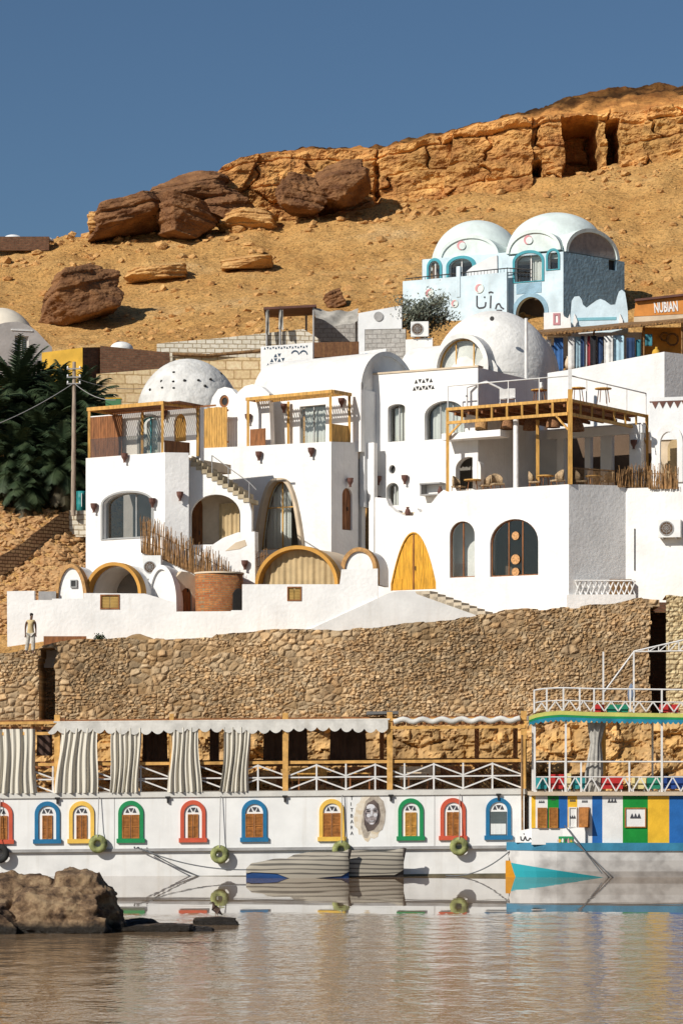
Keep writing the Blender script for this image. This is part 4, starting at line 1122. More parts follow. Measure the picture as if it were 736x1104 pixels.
# ================================================================== central house with barrel vault
PC = Pl.at(357, 135.9, 35); CS = Pl(PC.p.x, PC.p.y, -50)
ZG = 11.0
H3 = thing('vaulted_house', 'tall white house with a barrel vault roof and a pointed curtain window', 'house', PC.pt(PC.T(300), ZG, 3))
pw = parch(PC, 280, 325, 592, 590, 518.5, 24, 'egg')
tcl = PC.T(199)
top = [(199, 484), (243, 482), (265, 481), (357, 476)]
mb = MB()
mb.plate(PC, [(tcl, ZG)] + PC.hits(top[:-1]) + [(0, PC.Z(357, 476)), (0, ZG)], [pw], 0.4)
cse = CS.T(386)
cdoor = parch(CS, 368.8, 379.6, 571.5, 535, 526)
mb.plate(CS, [(0.003, ZG), (0.003, PC.Z(357, 476) - 0.003), (cse, CS.Z(386, 477)), (cse, ZG)], [cdoor], 0.3, 0.003)
mb.build('wall', WHITE, H3)
# rim of the pointed window
ro, ri = parch(PC, 276, 328.5, 594, 592, 515.5, 24, 'egg'), parch(PC, 280.2, 324.8, 594, 592, 519, 24, 'egg')
mb = MB(); mb.ring(PC, ro, ri, 0.42, -0.24, closed=False); mb.build('window_rim', BEIGE, H3)
window(PC, pw, H3, 0, 0.16, WOOD, 0.05, (0.5,), (0.62,), curtain=[(0.02, 0.62), (0.84, 0.98)])
door(CS, cdoor, H3, 0, 0.12, WOODD, False, planks=3)
mb = MB(); mb.plate(PC, [(tcl, ZG), (tcl, PC.Z(230, 487)), (-0.5, PC.Z(357, 480)), (-0.5, ZG)], (), 0.12, 3.0); mb.build('room_back', ROOM, H3)
ZB = PC.Z(357, 476) - 0.04     # balcony level
mb = MB(); mb.hexa([PC.pt(tcl, ZB - 0.6, 0.41), PC.pt(-0.3, ZB - 0.6, 0.41), PC.pt(1.2, ZB - 0.6, 6.5), PC.pt(tcl, ZB - 0.6, 6.5), PC.pt(tcl, ZB - 0.03, 0.41), PC.pt(-0.3, ZB - 0.03, 0.41), PC.pt(1.2, ZB - 0.03, 6.5), PC.pt(tcl, ZB - 0.03, 6.5)]); mb.build('balcony_floor', BEIGE, H3)
# back wall of the balcony with its vault
PCb = PC.off(1.9)
vl, vr = PCb.T(272), PCb.T(389)
ZS = PCb.Z(300, 428)
sd = [(a, max(z, ZB + 0.03)) for a, z in prect(PCb, 323, 351, 480, 437)]
mb = MB(); mb.plate(PCb, [(vl, ZB - 0.3), (vl, ZS + 0.35), (vr, ZS + 0.35), (vr, ZB - 0.3)], [sd], 0.3); mb.build('balcony_wall', WHITE, H3)
window(PCb, sd, H3, 0, 0.1, FRAMEG, 0.05, (0.5,), (), curtain=[(0.02, 0.98)], name='sliding_door')
vrad = 2.5
PV = Pl(*PCb.plan(vl, vrad), -55)   # end plane: runs into depth; vault swept along the front direction
PVe = Pl(*PCb.plan(vl), PC.deg - 90)
mb = MB(); mb.vault(PVe, 0.0, 2 * vrad, ZS, ZS + 2.15, -0.0, -(vr - vl), 0.22, 26); 
o_ = arch(0.12, 2 * vrad - 0.12, ZS, ZS, ZS + 2.0, 26)
mb.plate(PVe, o_, (), 0.2, -(vr - vl) + 0.15); mb.plate(PVe, o_, (), 0.2, -0.35)
mb.pbox(PCb, vl, vr, ZB - 0.3, ZS + 0.02, 2 * vrad - 0.3, 2 * vrad - 0.01)
mb.build('vault', DOMEW, H3)
mb = MB(); mb.plate(Pl(*PCb.plan(vr), PC.deg - 90), [(0.31, ZB - 3.0), (0.31, ZS + 0.01), (2 * vrad - 0.31, ZS + 0.01), (2 * vrad - 0.31, ZB - 3.0)], (), 0.3, 0.0); mb.build('vault_side_wall', WHITE2, H3)
# wall piece between this house and the terrace house
PCm = PC.off(2.4)
na = parch(PCm, 390, 397.5, 640, 540, 526)
mb = MB(); mb.plate(PCm, [(PCm.T(381), ZG), (PCm.T(381), PCm.Z(390, 478)), (PCm.T(403), PCm.Z(390, 478)), (PCm.T(403), ZG)], [[(a, max(z, ZG + 1.5)) for a, z in na]], 0.3); mb.build('link_wall', WHITE, H3)
mb = MB(); mb.pbox(PCm, PCm.T(383), PCm.T(403), ZG, PCm.Z(390, 500), 1.0, 1.1); mb.build('link_back', CURTT, H3)
for p, pl in (((281, 491.5), PC), ((337.5, 487.5), PC), ((374.5, 520), CS)): sconce(pl, *p, H3)
for p in ((308, 440), (370, 434)): sconce(PCb, *p, H3)
# porthole gable left of the balcony
PCp = PC.off(0.9)
bump = [(205, 484), (205, 452), (226, 440), (229, 428), (235, 419.5), (242, 417), (250, 419), (255, 425), (258, 421), (264, 416), (272, 414), (282, 417), (290, 424), (292, 484)]
ph = [(PCp.T(241.5) + 0.30 * math.cos(k * math.pi / 8), PCp.Z(241, 432.5) + 0.32 * math.sin(k * math.pi / 8)) for k in range(16)]
mb = MB(); mb.plate(PCp, PCp.hits(bump), [ph], 0.35); mb.build('porthole_gable', WHITE, H3)
mb = MB(); mb.ring(PCp, [(PCp.T(241.5) + 0.30 * math.cos(k * math.pi / 8), PCp.Z(241, 432.5) + 0.32 * math.sin(k * math.pi / 8)) for k in range(16)], [(PCp.T(241.5) + 0.19 * math.cos(k * math.pi / 8), PCp.Z(241, 432.5) + 0.2 * math.sin(k * math.pi / 8)) for k in range(16)], 0.1, 0.05); 
po = mb.build('porthole_frame', WOODD, H3)
MB().disc(PCp, PCp.T(241.5), PCp.Z(241, 432.5), 0.2, 0.02, 0.1).build('pane', DARK, po)
sconce(PCp, 269.5, 451, H3)
# plank screen beside the tower terrace
e = thing('plank_screen', 'honey coloured plank screen between the two balconies', 'screen', PC.P(227, 483, 0.25))
mb = MB()
a, b = PC.T(212.5), PC.T(242)
for k in range(11):
    t0 = a + (b - a) * k / 11; mb.pbox(PC, t0 + 0.008, t0 + (b - a) / 11 - 0.008, PC.Z(227, 482.5), PC.Z(227, 439) + random.uniform(-0.03, 0.03), 0.2, 0.24)
mb.build('planks', WOOD, e)
for zz in (477, 443): MB().pbox(PC, a - 0.03, b + 0.03, PC.Z(227, zz) - 0.05, PC.Z(227, zz) + 0.05, 0.245, 0.30).build('rail', WOODD, e)

# balcony pergola
E = thing('balcony_pergola', 'small honey timber balcony frame with solid side panels under the barrel vault', 'pergola', PC.P(310, 478, 1))
bl = PC.T(266); zt_ = PC.Z(310, 426)
Ptop = lambda px: 426 - (px - 266) * 0.058
zr0 = PC.Z(357, 421.5)
br = CS.T(379)
for (pl, t, n) in ((PC, bl, 0.1), (PC, -0.12, 0.1), (PC, PC.T(289), 1.7), (CS, br, 0.15)):
    MB().bar(pl.pt(t, ZB, n), pl.pt(t, zr0 - 0.05, n), 0.13).build('post', WOOD, E)
for A, B_ in ((PC.pt(bl - 0.1, zr0, 0.1), PC.pt(0.0, zr0, 0.1)), (PC.pt(0.0, zr0, 0.12), CS.pt(br + 0.1, zr0, 0.15)), (PC.pt(bl, zr0, 0.12), PC.pt(bl, zr0, 1.85))):
    MB().bar(A, B_, 0.14, 0.16).build('beam', WOOD, E)
mb = MB()
for k in range(36):
    t = bl + (-0.1 - bl) * (k + 0.5) / 36; mb.bar(PC.pt(t, zr0 + 0.02, 0.18), PC.pt(t, zr0 + 0.02, 1.2), 0.06, 0.05)
mb.build('roof_slats', WOOD, E)
for n_ in (0.6, 1.15): MB().bar(PC.pt(bl, zr0 - 0.05, n_), PC.pt(-0.05, zr0 - 0.05, n_), 0.07, 0.08).build('cross_beam', WOOD, E)
mb = MB(); mb.pbox(PC, bl + 0.1, PC.T(284), ZB + 0.03, PC.Z(275, 462), 0.14, 0.18); mb.build('side_panel', WOODD, E)
mb = MB(); mb.pbox(CS, 0.12, br - 0.08, ZB, CS.Z(368, 457.5), 0.14, 0.18); mb.build('side_panel', WOOD, E)

# ================================================================== tower house (left)
PL_ = Pl.at(178, 132.8, 33); LS = Pl(PL_.p.x, PL_.p.y, -10)
H4 = thing('tower_house', 'white cubic house with a big dome and a roof terrace at the left end', 'house', PL_.pt(PL_.T(140), ZG, 2))
ltl = PL_.T(92.5); ZL = PL_.Z(178, 487.5)
lw = parch(PL_, 111, 163.5, 580, 543, 531)
lse = LS.T(203.5)
mb = MB(); mb.plate(PL_, [(ltl, ZG), (ltl, ZL), (0, ZL), (0, ZG)], [lw], 0.45)
mb.plate(LS, [(0.003, ZG), (0.003, ZL - 0.003), (lse, ZL - 0.003), (lse, ZG)], (), 0.3, 0.003)
rt = Pl(*LS.plan(lse), -93.5)
mb.plate(rt, [(0.003, ZG), (0.003, ZL - 0.006), (5.5, ZL - 0.006), (5.5, ZG)], (), 0.3, 0.003)
mb.build('wall', WHITE, H4)
mb = MB(); mb.hexa([PL_.pt(ltl, ZL - 0.5, 0.46), PL_.pt(0, ZL - 0.5, 0.46), PL_.pt(-0.4, ZL - 0.5, 6), PL_.pt(ltl, ZL - 0.5, 6), PL_.pt(ltl, ZL - 0.05, 0.46), PL_.pt(0, ZL - 0.05, 0.46), PL_.pt(-0.4, ZL - 0.05, 6), PL_.pt(ltl, ZL - 0.05, 6)]); mb.build('terrace_floor', BEIGE, H4)
mb = MB(); mb.pbox(PL_, ltl, -0.3, ZG, ZL - 0.55, 3.0, 3.1); mb.build('room_back', ROOM, H4)
MB().ring(PL_, parch(PL_, 109, 165.5, 581, 543, 529), lw, 0.10, -0.04).build('window_rim', FRAMEG, H4)
window(PL_, lw, H4, 0, 0.26, FRAMEG, 0.06, (0.62,), ())
for p, pl in (((103.5, 547.5), PL_), ((166.5, 542), PL_), ((136.5, 493.5), PL_), ((193.5, 535), LS)): sconce(pl, *p, H4)
PLb = PL_.off(2.3)
ZLT = PL_.Z(178, 436)
gd = [(a, max(z, ZL + 0.0)) for a, z in parch(PLb, 151, 170.5, 490, 458, 449)]
ad = [(a, max(z, ZL + 0.2)) for a, z in parch(PLb, 187.5, 200.5, 476, 457, 446)]
mb = MB(); mb.plate(PLb, [(PLb.T(97), ZL - 0.3), (PLb.T(97), ZLT + 0.1), (PLb.T(216), ZLT + 0.1), (PLb.T(216), ZL - 0.3)], [gd, ad], 0.3); mb.build('terrace_back_wall', WHITE, H4)
door(PLb, ad, H4, 0, 0.12, WOOD, False, planks=4, lab='small arched timber door on the roof terrace')
MB().ring(PLb, parch(PLb, 148.5, 173, 490, 458, 446), gd, 0.08, -0.05).build('door_surround', FRAMEG, H4)
window(PLb, gd, H4, 0, 0.12, TEAL, 0.05, (0.5,), (), curtain=[(0.05, 0.95)], name='glazed_door')
sconce(PLb, 179.5, 447, H4)
# dome
dc = at(203, 437, 144.8); rx = 57 / FPX * 144.8
mb = MB(); dome(mb, (dc.x, dc.y, dc.z - 0.8), rx, Zp(387, 144.8) - dc.z + 0.8, 44, 16, 0.008)
mb.lathe((dc.x, dc.y, dc.z - 3.0), [(rx, 0), (rx, 2.2)], 44)
mb.build('dome', mk('grey_dome_plaster', (0.66, 0.645, 0.61), 0.9, 0.12, 1.3, 0.9, 3.5, streak=0.3, bdist=0.08), H4)
for px, py in ((174, 411), (187, 411), (187.5, 401), (187.5, 418), (175, 418), (199, 410), (214, 410), (227, 409), (221, 416), (162, 420), (250, 410), (238, 403)):
    # find the point on the dome
    r0 = Vector(((px - CX) / FPX, 1, (HY - py) / FPX)); best = None
    for k in range(400):
        d = 144.8 - rx + k * rx / 400; p = Vector((0, 0, CAMZ)) + r0 * d
        q = ((p.x - dc.x) / rx) ** 2 + ((p.y - dc.y) / rx) ** 2 + ((p.z - dc.z + 0.8) / (Zp(387, 144.8) - dc.z + 0.8)) ** 2
        if q <= 1: best = p; break
    if best is not None:
        mb = MB(); boulder(mb, best, (0.085, 0.08, 0.08), int(px), 3, base=ICO3); mb.build('vent_hole', DARK, H4)
# roof terrace pergola
E = thing('roof_pergola', 'honey timber frame with plank screen and glass rail on the left tower', 'pergola', PL_.pt(PL_.T(135), ZL, 1))
ll = PL_.T(94.5); zr1 = PL_.Z(174, 434)
LSs = Pl(*PL_.plan(-0.25, 0.12), -42)
lr = LSs.T(213)
for A in (PL_.pt(ll, ZL, 0.12), PL_.pt(-0.25, ZL, 0.12), LSs.pt(lr, ZL, 0), PL_.pt(ll, ZL, 2.1), PL_.pt(PL_.T(125), ZL, 2.1)):
    MB().bar(A, (A.x, A.y, zr1 - 0.06), 0.12).build('post', WOOD, E)
for A, B_ in ((PL_.pt(ll - 0.1, zr1, 0.12), PL_.pt(-0.15, zr1, 0.12)), (LSs.pt(0.12, zr1, 0), LSs.pt(lr + 0.1, zr1, 0)), (PL_.pt(ll, zr1, 0.2), PL_.pt(ll, zr1, 2.2))):
    MB().bar(A, B_, 0.13, 0.17).build('beam', WOODD if B_.z > 99 else WOOD, E)
mb = MB()
for k in range(48):
    t = ll + (0.7 - ll) * (k + 0.5) / 48; mb.bar(PL_.pt(t, zr1 + 0.03, 0.2), PL_.pt(t, zr1 + 0.03, 2.2), 0.06, 0.05)
mb.build('roof_slats', WOODD, E)
MB().bar(PL_.pt(ll, zr1 - 0.05, 1.9), PL_.pt(1.6, zr1 - 0.05, 1.9), 0.07, 0.08).build('cross_beam', WOODD, E)
mb = MB()
a, b = PL_.off(2.05).T(97), PL_.off(2.05).T(132)
for k in range(14):
    t0 = a + (b - a) * k / 14; mb.pbox(PL_, t0 + 0.006, t0 + (b - a) / 14 - 0.006, ZL, zr1 - 0.1, 2.0, 2.04)
mb.build('plank_screen', WOODD, E)
mb = MB(); mb.pbox(PL_, ll + 0.08, -0.35, ZL + 0.03, PL_.Z(135, 470), 0.11, 0.125); mb.build('glass_rail', glassmat('pale_glass', 0.8, (0.80, 0.78, 0.74)), E)
mb = MB(); mb.pbox(LSs, 0.12, lr - 0.5, ZL + 0.003, LSs.Z(187, 475.5), -0.02, 0.02); mb.build('side_panel', WOODD, E)

# stair with the arch under it
PS = Pl.at(230, 133.5, 14)
H5 = thing('stair_block', 'white arched stair block with open treads between the tower and the vaulted house', 'staircase', PS.pt(PS.T(235), ZG, 0.8))
sa = [(a, max(z, ZG + 3)) for a, z in parch(PS, 205, 259, 587, 556, 533)]
prof = [(203.8, 640), (203.8, 496), (208, 500), (268, 541), (271, 552), (271, 640)]
mb = MB(); mb.plate(PS, PS.hits(prof), [sa], 0.25); mb.build('wall', WHITE, H5)
n = 11
mb = MB()
for k in range(n):
    px = 206 + (268 - 206) * k / n; t0, t1 = PS.T(px), PS.T(px + 62 / n); z = PS.Z(px + 3, 500 + (px + 3 - 208) * 0.683)
    mb.pbox(PS, t0, t1 + 0.04, z - 0.1, z + 0.10, -0.06, 1.6)
    mb.pbox(PS, t0, t0 + 0.05, z + 0.10, z + 0.42, 0.05, 1.6)
mb.build('treads', mk('stair_stone', (0.44, 0.36, 0.24), 0.9, 0.2), H5)
mb = MB()
pts = []
for px, py in ((228.5, 491), (246, 504), (268.5, 520)):
    b0 = PS.P(px, py + 22, 0.02); t_ = PS.P(px, py, 0.02); mb.tube([b0, t_], 0.025, 6); pts.append(t_)
pts.append(PS.P(276, 528, 0.02)); mb.tube(pts, 0.025, 6); mb.build('handrail', GREYM, H5)
mb = MB(); mb.tube([PS.P(218, 508, 1.6), PS.P(218, 487, 1.6)], 0.025, 6); mb.build('handrail', GREYM, H5)
PSb = PS.off(1.25)
pd = [(a, max(z, ZG + 2.5)) for a, z in parch(PSb, 206.5, 218.5, 598, 548, 536)]
mb = MB(); mb.plate(PSb, [(PSb.T(199), ZG), (PSb.T(199), PS.Z(230, 520)), (PSb.T(272), PS.Z(230, 535)), (PSb.T(272), ZG)], [pd], 0.2); mb.build('porch_back', BEIGE, H5)
door(PSb, pd, H5, 0, 0.06, WOODD, False, planks=3)
mb = MB(); drape(mb, PSb, PSb.T(237), PSb.T(259), PSb.Z(248, 590), PSb.Z(248, 543), -0.15); mb.build('curtain', CURTT, H5)
# lower curved white blocks before the stair
PS2 = Pl.at(230, 132.6, 18)
prof = [(205, 690), (203, 604), (212, 598), (225, 590), (240, 580), (256, 574), (274.5, 573), (275.5, 690)]
da = [(a, max(z, ZG + 0.8)) for a, z in parch(PS2, 249.5, 262, 645, 632, 622)]
mb = MB(); mb.plate(PS2, PS2.hits(prof), [da], 0.5); mb.build('landing_wall', WHITE, H5)
mb = MB(); mb.pbox(PS2, PS2.T(246), PS2.T(265), ZG, PS2.Z(255, 618), 0.7, 0.8); mb.build('niche_back', ROOMD, H5)
nic = PS2.hits([(243, 594), (254, 585), (264, 582), (266, 588), (258, 592)])
mb = MB(); mb.plate(PS2, nic, (), 0.03, -0.02); mb.build('handhold', BEIGE, H5)
sconce(PS2, 265, 609, H5)
# ramp wall below the stick fence
PF = Pl.at(200, 131.6, 8)
prof = [(153, 690), (153, 594), (168, 600), (205, 617), (243, 640), (243, 690)]
mb = MB(); mb.plate(PF, PF.hits(prof), (), 0.4); mb.build('ramp_wall', WHITE, H5)
stick_fence('stick_fence', [(152, 556), (170, 562), (190, 574), (210, 584), (230, 594), (248, 605)], [(152, 596), (170, 601), (190, 610), (210, 619), (230, 629), (248, 641)], 'long sloping stick fence going down beside the white tower', lambda px: PF.D(px) - 0.08, density=0.022)
stick_fence('stick_fence', [(263, 591), (277, 592), (290, 590)], [(263, 619), (277, 620), (290, 612)], 'short stick fence below the pointed curtain window', lambda px: 132.2, density=0.06)
ac_unit(PF, 157.5, 176.5, 600, 625, -0.25, 'air conditioner at the foot of the long sloping stick fence', 0.45)
mb = MB(); c = PF.P(178, 622, -0.4)
boulder(mb, c + Vector((0.05, 0, 0)), (0.22, 0.2, 0.32), 5, 6, base=ICO3); mb.solo('clay_jar', TERRA, 'dark clay jar beside the air conditioner by the stick fence', 'jar')

# ================================================================== low vaulted rooms and perimeter wall in front
P1 = Pl.at(120, 130.6, 24)
def low_vault(name, label, pl, x0, x1, yb, ytop, th, depth, rimmat, infill=None, curtain=None, rimd=0.55, ext=WHITE, inner=None, sub='room'):
    e = thing(name, label, 'vault', pl.P((x0 + x1) / 2, yb, 0.5))
    xm = (x0 + x1) / 2
    t0, t1 = pl.T(x0), pl.T(x1); zb_, zt_ = pl.Z(xm, yb), pl.Z(xm, ytop)
    mb = MB(); mb.vault(pl, t0, t1, zb_, zt_, 0, rimd, th, 24, zb=zb_ - 0.7); mb.build('rim', rimmat, e)
    mb = MB(); mb.vault(pl, t0 + 0.06, t1 - 0.06, zb_, zt_ - 0.06, rimd + 0.002, depth, th, 24, zb=zb_ - 0.7); mb.build('shell', ext, e)
    inn = arch(t0 + th, t1 - th, zb_ - 0.7, zb_, zt_ - th, 24)
    if infill: MB().plate(pl, inn, (), 0.15, 0.12).build('end_wall', infill, e)
    else: MB().plate(pl, inn, (), 0.15, depth - 0.3).build('end_wall', inner or ROOM, e)
    if curtain:
        mb = MB(); us = [p[0] for p in inn]; u0, u1 = min(us), max(us)
        def top(u):
            f = min(1, abs(u - (t0 + t1) / 2) / ((t1 - t0) / 2 - th)); return zb_ + (zt_ - th - zb_) * math.sqrt(max(0, 1 - f * f))
        drape(mb, pl, u0 + 0.1, u1 - 0.1, zb_ - 0.2, top, 0.5, 0.05, 0.3); mb.build('curtain', curtain, e)
    return e
low_vault('vaulted_room', 'low vaulted room with a dark arched window and an orange rim at the lower left', P1, 91, 152, 641, 606, 0.16, 3.0, ORANGE, inner=ROOM)
PW1 = P1.off(0.3)
e = low_vault('small_vault', 'small brick rimmed vault end with a tiny square window at the lower left', Pl.at(76, 130.9, 15), 58.5, 93.5, 647, 608, 0.17, 2.0, mk('tan_brick_rim', (0.50, 0.28, 0.11), 0.9, 0.2, 6, 0.5, 20), infill=WHITE)
pl = Pl.at(76, 130.9, 15); r = prect(pl, 75.5, 82.5, 633.5, 625); MB().ring(pl, r, inset(r, 0.05), 0.10, 0.02).build('window', FRAMEG, e); MB().plate(pl, inset(r, 0.04), (), 0.02, 0.06).build('pane', DARK, e)
# white half vault to its right
P1b = Pl.at(172, 130.8, 24)
e = low_vault('white_vault', 'plain white vault end beside the arched brown niche door', P1b, 157, 190, 650, 609, 0.2, 3.0, WHITE, infill=WHITE)
P1c = Pl.at(201, 131.2, -35)
nd = parch(P1c, 195.5, 207, 660, 642, 634)
e = thing('niche_wall', 'beige shaded wall with a small brown arched door beside the round brick kiln', 'wall', P1c.P(200, 660))
MB().plate(P1c, P1c.hits([(186, 690), (186, 640), (190, 622), (196, 616), (204, 617), (212, 622), (216, 640), (216, 690)]), [nd], 0.3).build('wall', BEIGE, e)
door(P1c, nd, e, 0, 0.12, WOODD, False, planks=3)
# round brick kiln
kc = at(236, 662, 131.2); kr = 25.5 / FPX * 131.2
e = thing('brick_kiln', 'round open topped red brick enclosure with a dark doorway at its right', 'kiln', kc)
zt_ = Zp(619, 131.2)
mb = MB(); n = 48
prof_o = []
mb.lathe((kc.x, kc.y, kc.z - 1.2), [(kr * 0.97, 0), (kr, 1.2), (kr * 1.02, zt_ - kc.z + 1.2), (kr * 0.85, zt_ - kc.z + 1.2), (kr * 0.85, 0)], n, wob=0.01)
kb = brickmat('kiln_brick', (0.30, 0.09, 0.03), (0.42, 0.17, 0.055), (0.27, 0.17, 0.09), 0.26, 0.10, msize=0.014, mode='sum', bump=1.0)
mb.build('wall', kb, e)
PK = Pl(kc.x + kr * 0.55, kc.y - kr * 0.86, -20)
dk = PK.hits([(251, 662), (251, 640), (254, 635.5), (258, 634), (260.5, 636), (261, 662)])
MB().plate(PK, dk, (), 0.3, -0.02).build('doorway', DARK, e)
mb = MB(); mb.lathe((kc.x, kc.y, zt_ - 0.02), [(kr * 1.05, 0), (kr * 1.06, 0.08), (kr * 0.84, 0.09), (kr * 0.84, 0)], n, wob=0.012); mb.build('coping', BEIGE, e)
# front centre vaults
P2 = Pl.at(320, 130.4, 24)
low_vault('vaulted_room', 'wide low vault with an orange rim and tan curtains in front of the pointed window', P2, 274.5, 364, 631, 588, 0.17, 3.5, ORANGE, curtain=CURTT, inner=ROOMD, ext=BEIGE)
low_vault('small_vault', 'small brick rimmed vault end filled with white plaster right of the curtained vault', Pl.at(386, 130.6, 15), 367, 406, 614, 590, 0.19, 2.5, mk('tan_brick_rim', (0.5, 0.28, 0.11)), infill=WHITE)
# perimeter wall
PW = Pl.at(100, 129.6, 3)
e = thing('perimeter_wall', 'long low white wall with two little shuttered windows above the stone quay', 'wall', PW.P(180, 690))
sh1 = prect(PW, 108, 129, 657, 641); sh2 = prect(PW, 309.5, 325, 648, 632.5)
outl = [(8, 720), (7.5, 637.5), (37, 637), (37, 647), (56, 647), (56, 645.5), (90, 645.5), (90, 639.5), (156, 640), (190, 650), (190, 659.5), (249, 659), (249, 658), (261, 658), (261, 630), (366, 630), (368, 614), (407, 613), (407, 720)]
mb = MB(); mb.plate(PW, PW.hits(outl), [sh1, sh2], 0.35); mb.build('wall', WHITE, e)
for sh in (sh1, sh2):
    a, b, z0, z1 = sh[0][0], sh[2][0], min(q[1] for q in sh), max(q[1] for q in sh)
    mb = MB(); mb.ring(PW, sh, inset(sh, 0.06), 0.12, -0.03); fo = mb.build('shutter', WOODD, e)
    mb = MB()
    for (q0, q1) in ((a + 0.06, (a + b) / 2 - 0.015), ((a + b) / 2 + 0.015, b - 0.06)):
        mb.pbox(PW, q0, q1, z0 + 0.06, z1 - 0.06, 0.03, 0.06)
        k = 0; zz = z0 + 0.1
        while zz < z1 - 0.1:
            mb.pbox(PW, q0 + 0.03, q1 - 0.03, zz, zz + 0.035, 0.015, 0.03); zz += 0.07
    mb.build('louvres', mk('shutter_green_brown', (0.42, 0.27, 0.08), 0.7, 0.2), fo)
mb = MB(); mb.pbox(PW, PW.T(37), PW.T(56), PW.Z(45, 647) - 0.3, PW.Z(45, 636), 1.2, 1.3); mb.build('yard_screen', GREYM, e)
# stepped ramp in front of the centre
PX = Pl.at(420, 128.75, 3)
e = thing('ramp_wall', 'white sloping ramp wall rising to the yellow pointed door', 'wall', PX.P(390, 685))
MB().plate(PX, PX.hits([(322, 720), (322, 684), (420, 639), (430, 637.2), (447, 637.2), (449, 640.5), (532, 670), (532, 720)]), (), 1.2, 0.0).build('wall', mk('ramp_plaster', (0.70, 0.685, 0.66), 0.9, 0.06, 1.0, 0.4, 8, streak=0.2), e)
# stairs down on the right of the door
PZ = Pl.at(445, 130.6, 22)
e = thing('door_steps', 'worn beige steps going down to the right from the yellow door', 'steps', PZ.P(490, 662))
mb = MB()
n = 9
for k in range(n):
    x0 = 448 + k * 8.5; y = 637.5 + k * 3.1
    mb.pbox(PZ, PZ.T(x0), PZ.T(x0 + 16), ZG, PZ.Z(x0 + 4, y), -0.1 - 0.0, 1.0)
mb.build('steps', mk('step_stone', (0.55, 0.46, 0.34), 0.9, 0.15, 2, 0.4, 10), e)
# ================================================================== upper domed house behind the terrace house
PD = Pl.at(505, 146.5, 33)
H6 = thing('domed_house', 'white house behind the upper deck with a large dome and an arched window gable', 'house', PD.pt(0.5, 21, 3))
dc = at(532, 410, 149.8); rx = 67 / FPX * 149.8; rzd = Zp(335.5, 149.8) - dc.z
mb = MB(); dome(mb, (dc.x, dc.y, dc.z), rx, rzd, 48, 18, 0.004); mb.lathe((dc.x, dc.y, dc.z - 4), [(rx, 0), (rx, 4.0)], 48, wob=0.004); mb.build('dome', DOMEW, H6)
t0, t1 = PD.T(466), PD.T(526)
zs_, ze_ = PD.Z(497, 396), PD.Z(497, 359)
mb = MB(); mb.vault(PD, t0, t1, zs_, ze_, 0, 3.0, 0.26, 26, zb=zs_ - 1.5); mb.build('gable_arch', DOMEW, H6)
inn = arch(t0 + 0.261, t1 - 0.261, zs_ - 0.02, zs_, ze_ - 0.261, 22)
mb = MB(); mb.pbox(PD, t0, t1, zs_ - 1.5, zs_ - 0.03, 0.01, 0.3); mb.build('sill_wall', DOMEW, H6)
window(PD, inn, H6, 0, 0.3, WOOD, 0.09, (0.34, 0.74), (), curtain=[(0.36, 0.72)])
mb = MB(); mb.plate(PD, inn, (), 0.1, 2.4); mb.build('room_back', ROOMD, H6)
# left barrel vault, running along the front
PDv = Pl(*PD.plan(PD.T(424), 0.6), PD.deg - 90)
zv = PD.Z(440, 402)
mb = MB(); mb.vault(PDv, 0, 4.2, zv, PD.Z(450, 366), 0.0, -(t0 + 0.2 - PD.T(424)), 0.2, 24, zb=zv - 2); mb.plate(PDv, arch(0.1, 4.1, zv - 2, zv, PD.Z(450, 366) - 0.1, 20), (), 0.2, -0.25); mb.build('vault', DOMEW, H6)
# right gable in the shade
PDr = Pl.at(541, 147.2, -38)
g0, g1 = PDr.T(539), PDr.T(588)
zg = PDr.Z(560, 402)
mb = MB(); mb.vault(PDr, g0, g1 + 1.0, zg, PDr.Z(565, 356), 0, 3.0, 0.25, 24, zb=zg - 3); mb.build('gable_arch', DOMEW, H6)
MB().plate(PDr, arch(g0 + 0.251, g1 + 0.749, zg - 3, zg, PDr.Z(565, 356) - 0.251, 24), (), 0.2, 0.12).build('gable_wall', WHITE2, H6)
# curved buttress
PDb = Pl.at(525, 146.2, 10)
mb = MB(); mb.plate(PDb, PDb.hits([(513, 425), (513.5, 398), (516, 390), (520, 386), (526, 385.5), (532, 389), (536, 396), (536.5, 425)]), (), 0.9); mb.build('buttress', DOMEW, H6)
sconce(PDb, 521, 409, H6, mat=DARK, s=0.7)
MB().disc(PD, PD.T(533), PD.Z(533, 344), 0.12, 0.05, -0.3).build('vent_hole', DARK, H6)
mb = MB(); mb.tube([at(567, 500, 141), at(567, 343, 141)], [0.11, 0.09], 10)
mb.solo('mast_pole', METALW, 'tall white mast pole rising in front of the white dome', 'pole')
# white terrace wall on the right above the deck
PE = Pl.at(716, 143.2, 24); PEs = Pl(PE.p.x, PE.p.y, -34)
e = thing('upper_terrace_wall', 'plain white terrace wall below the hanging clothes with a shaded right return', 'wall', PE.P(665, 440))
mb = MB(); mb.plate(PE, PE.hits([(590, 470), (590, 402), (613, 398.5), (716, 379)]) + [(0, PE.Z(716, 470))], (), 0.3)
mb.plate(PEs, [(0.003, PE.Z(716, 470)), (0.003, PE.Z(716, 379) - 0.003), (PEs.T(800), PE.Z(716, 380)), (PEs.T(800), PE.Z(716, 470))], (), 0.3, 0.003); mb.build('wall', WHITE, e)

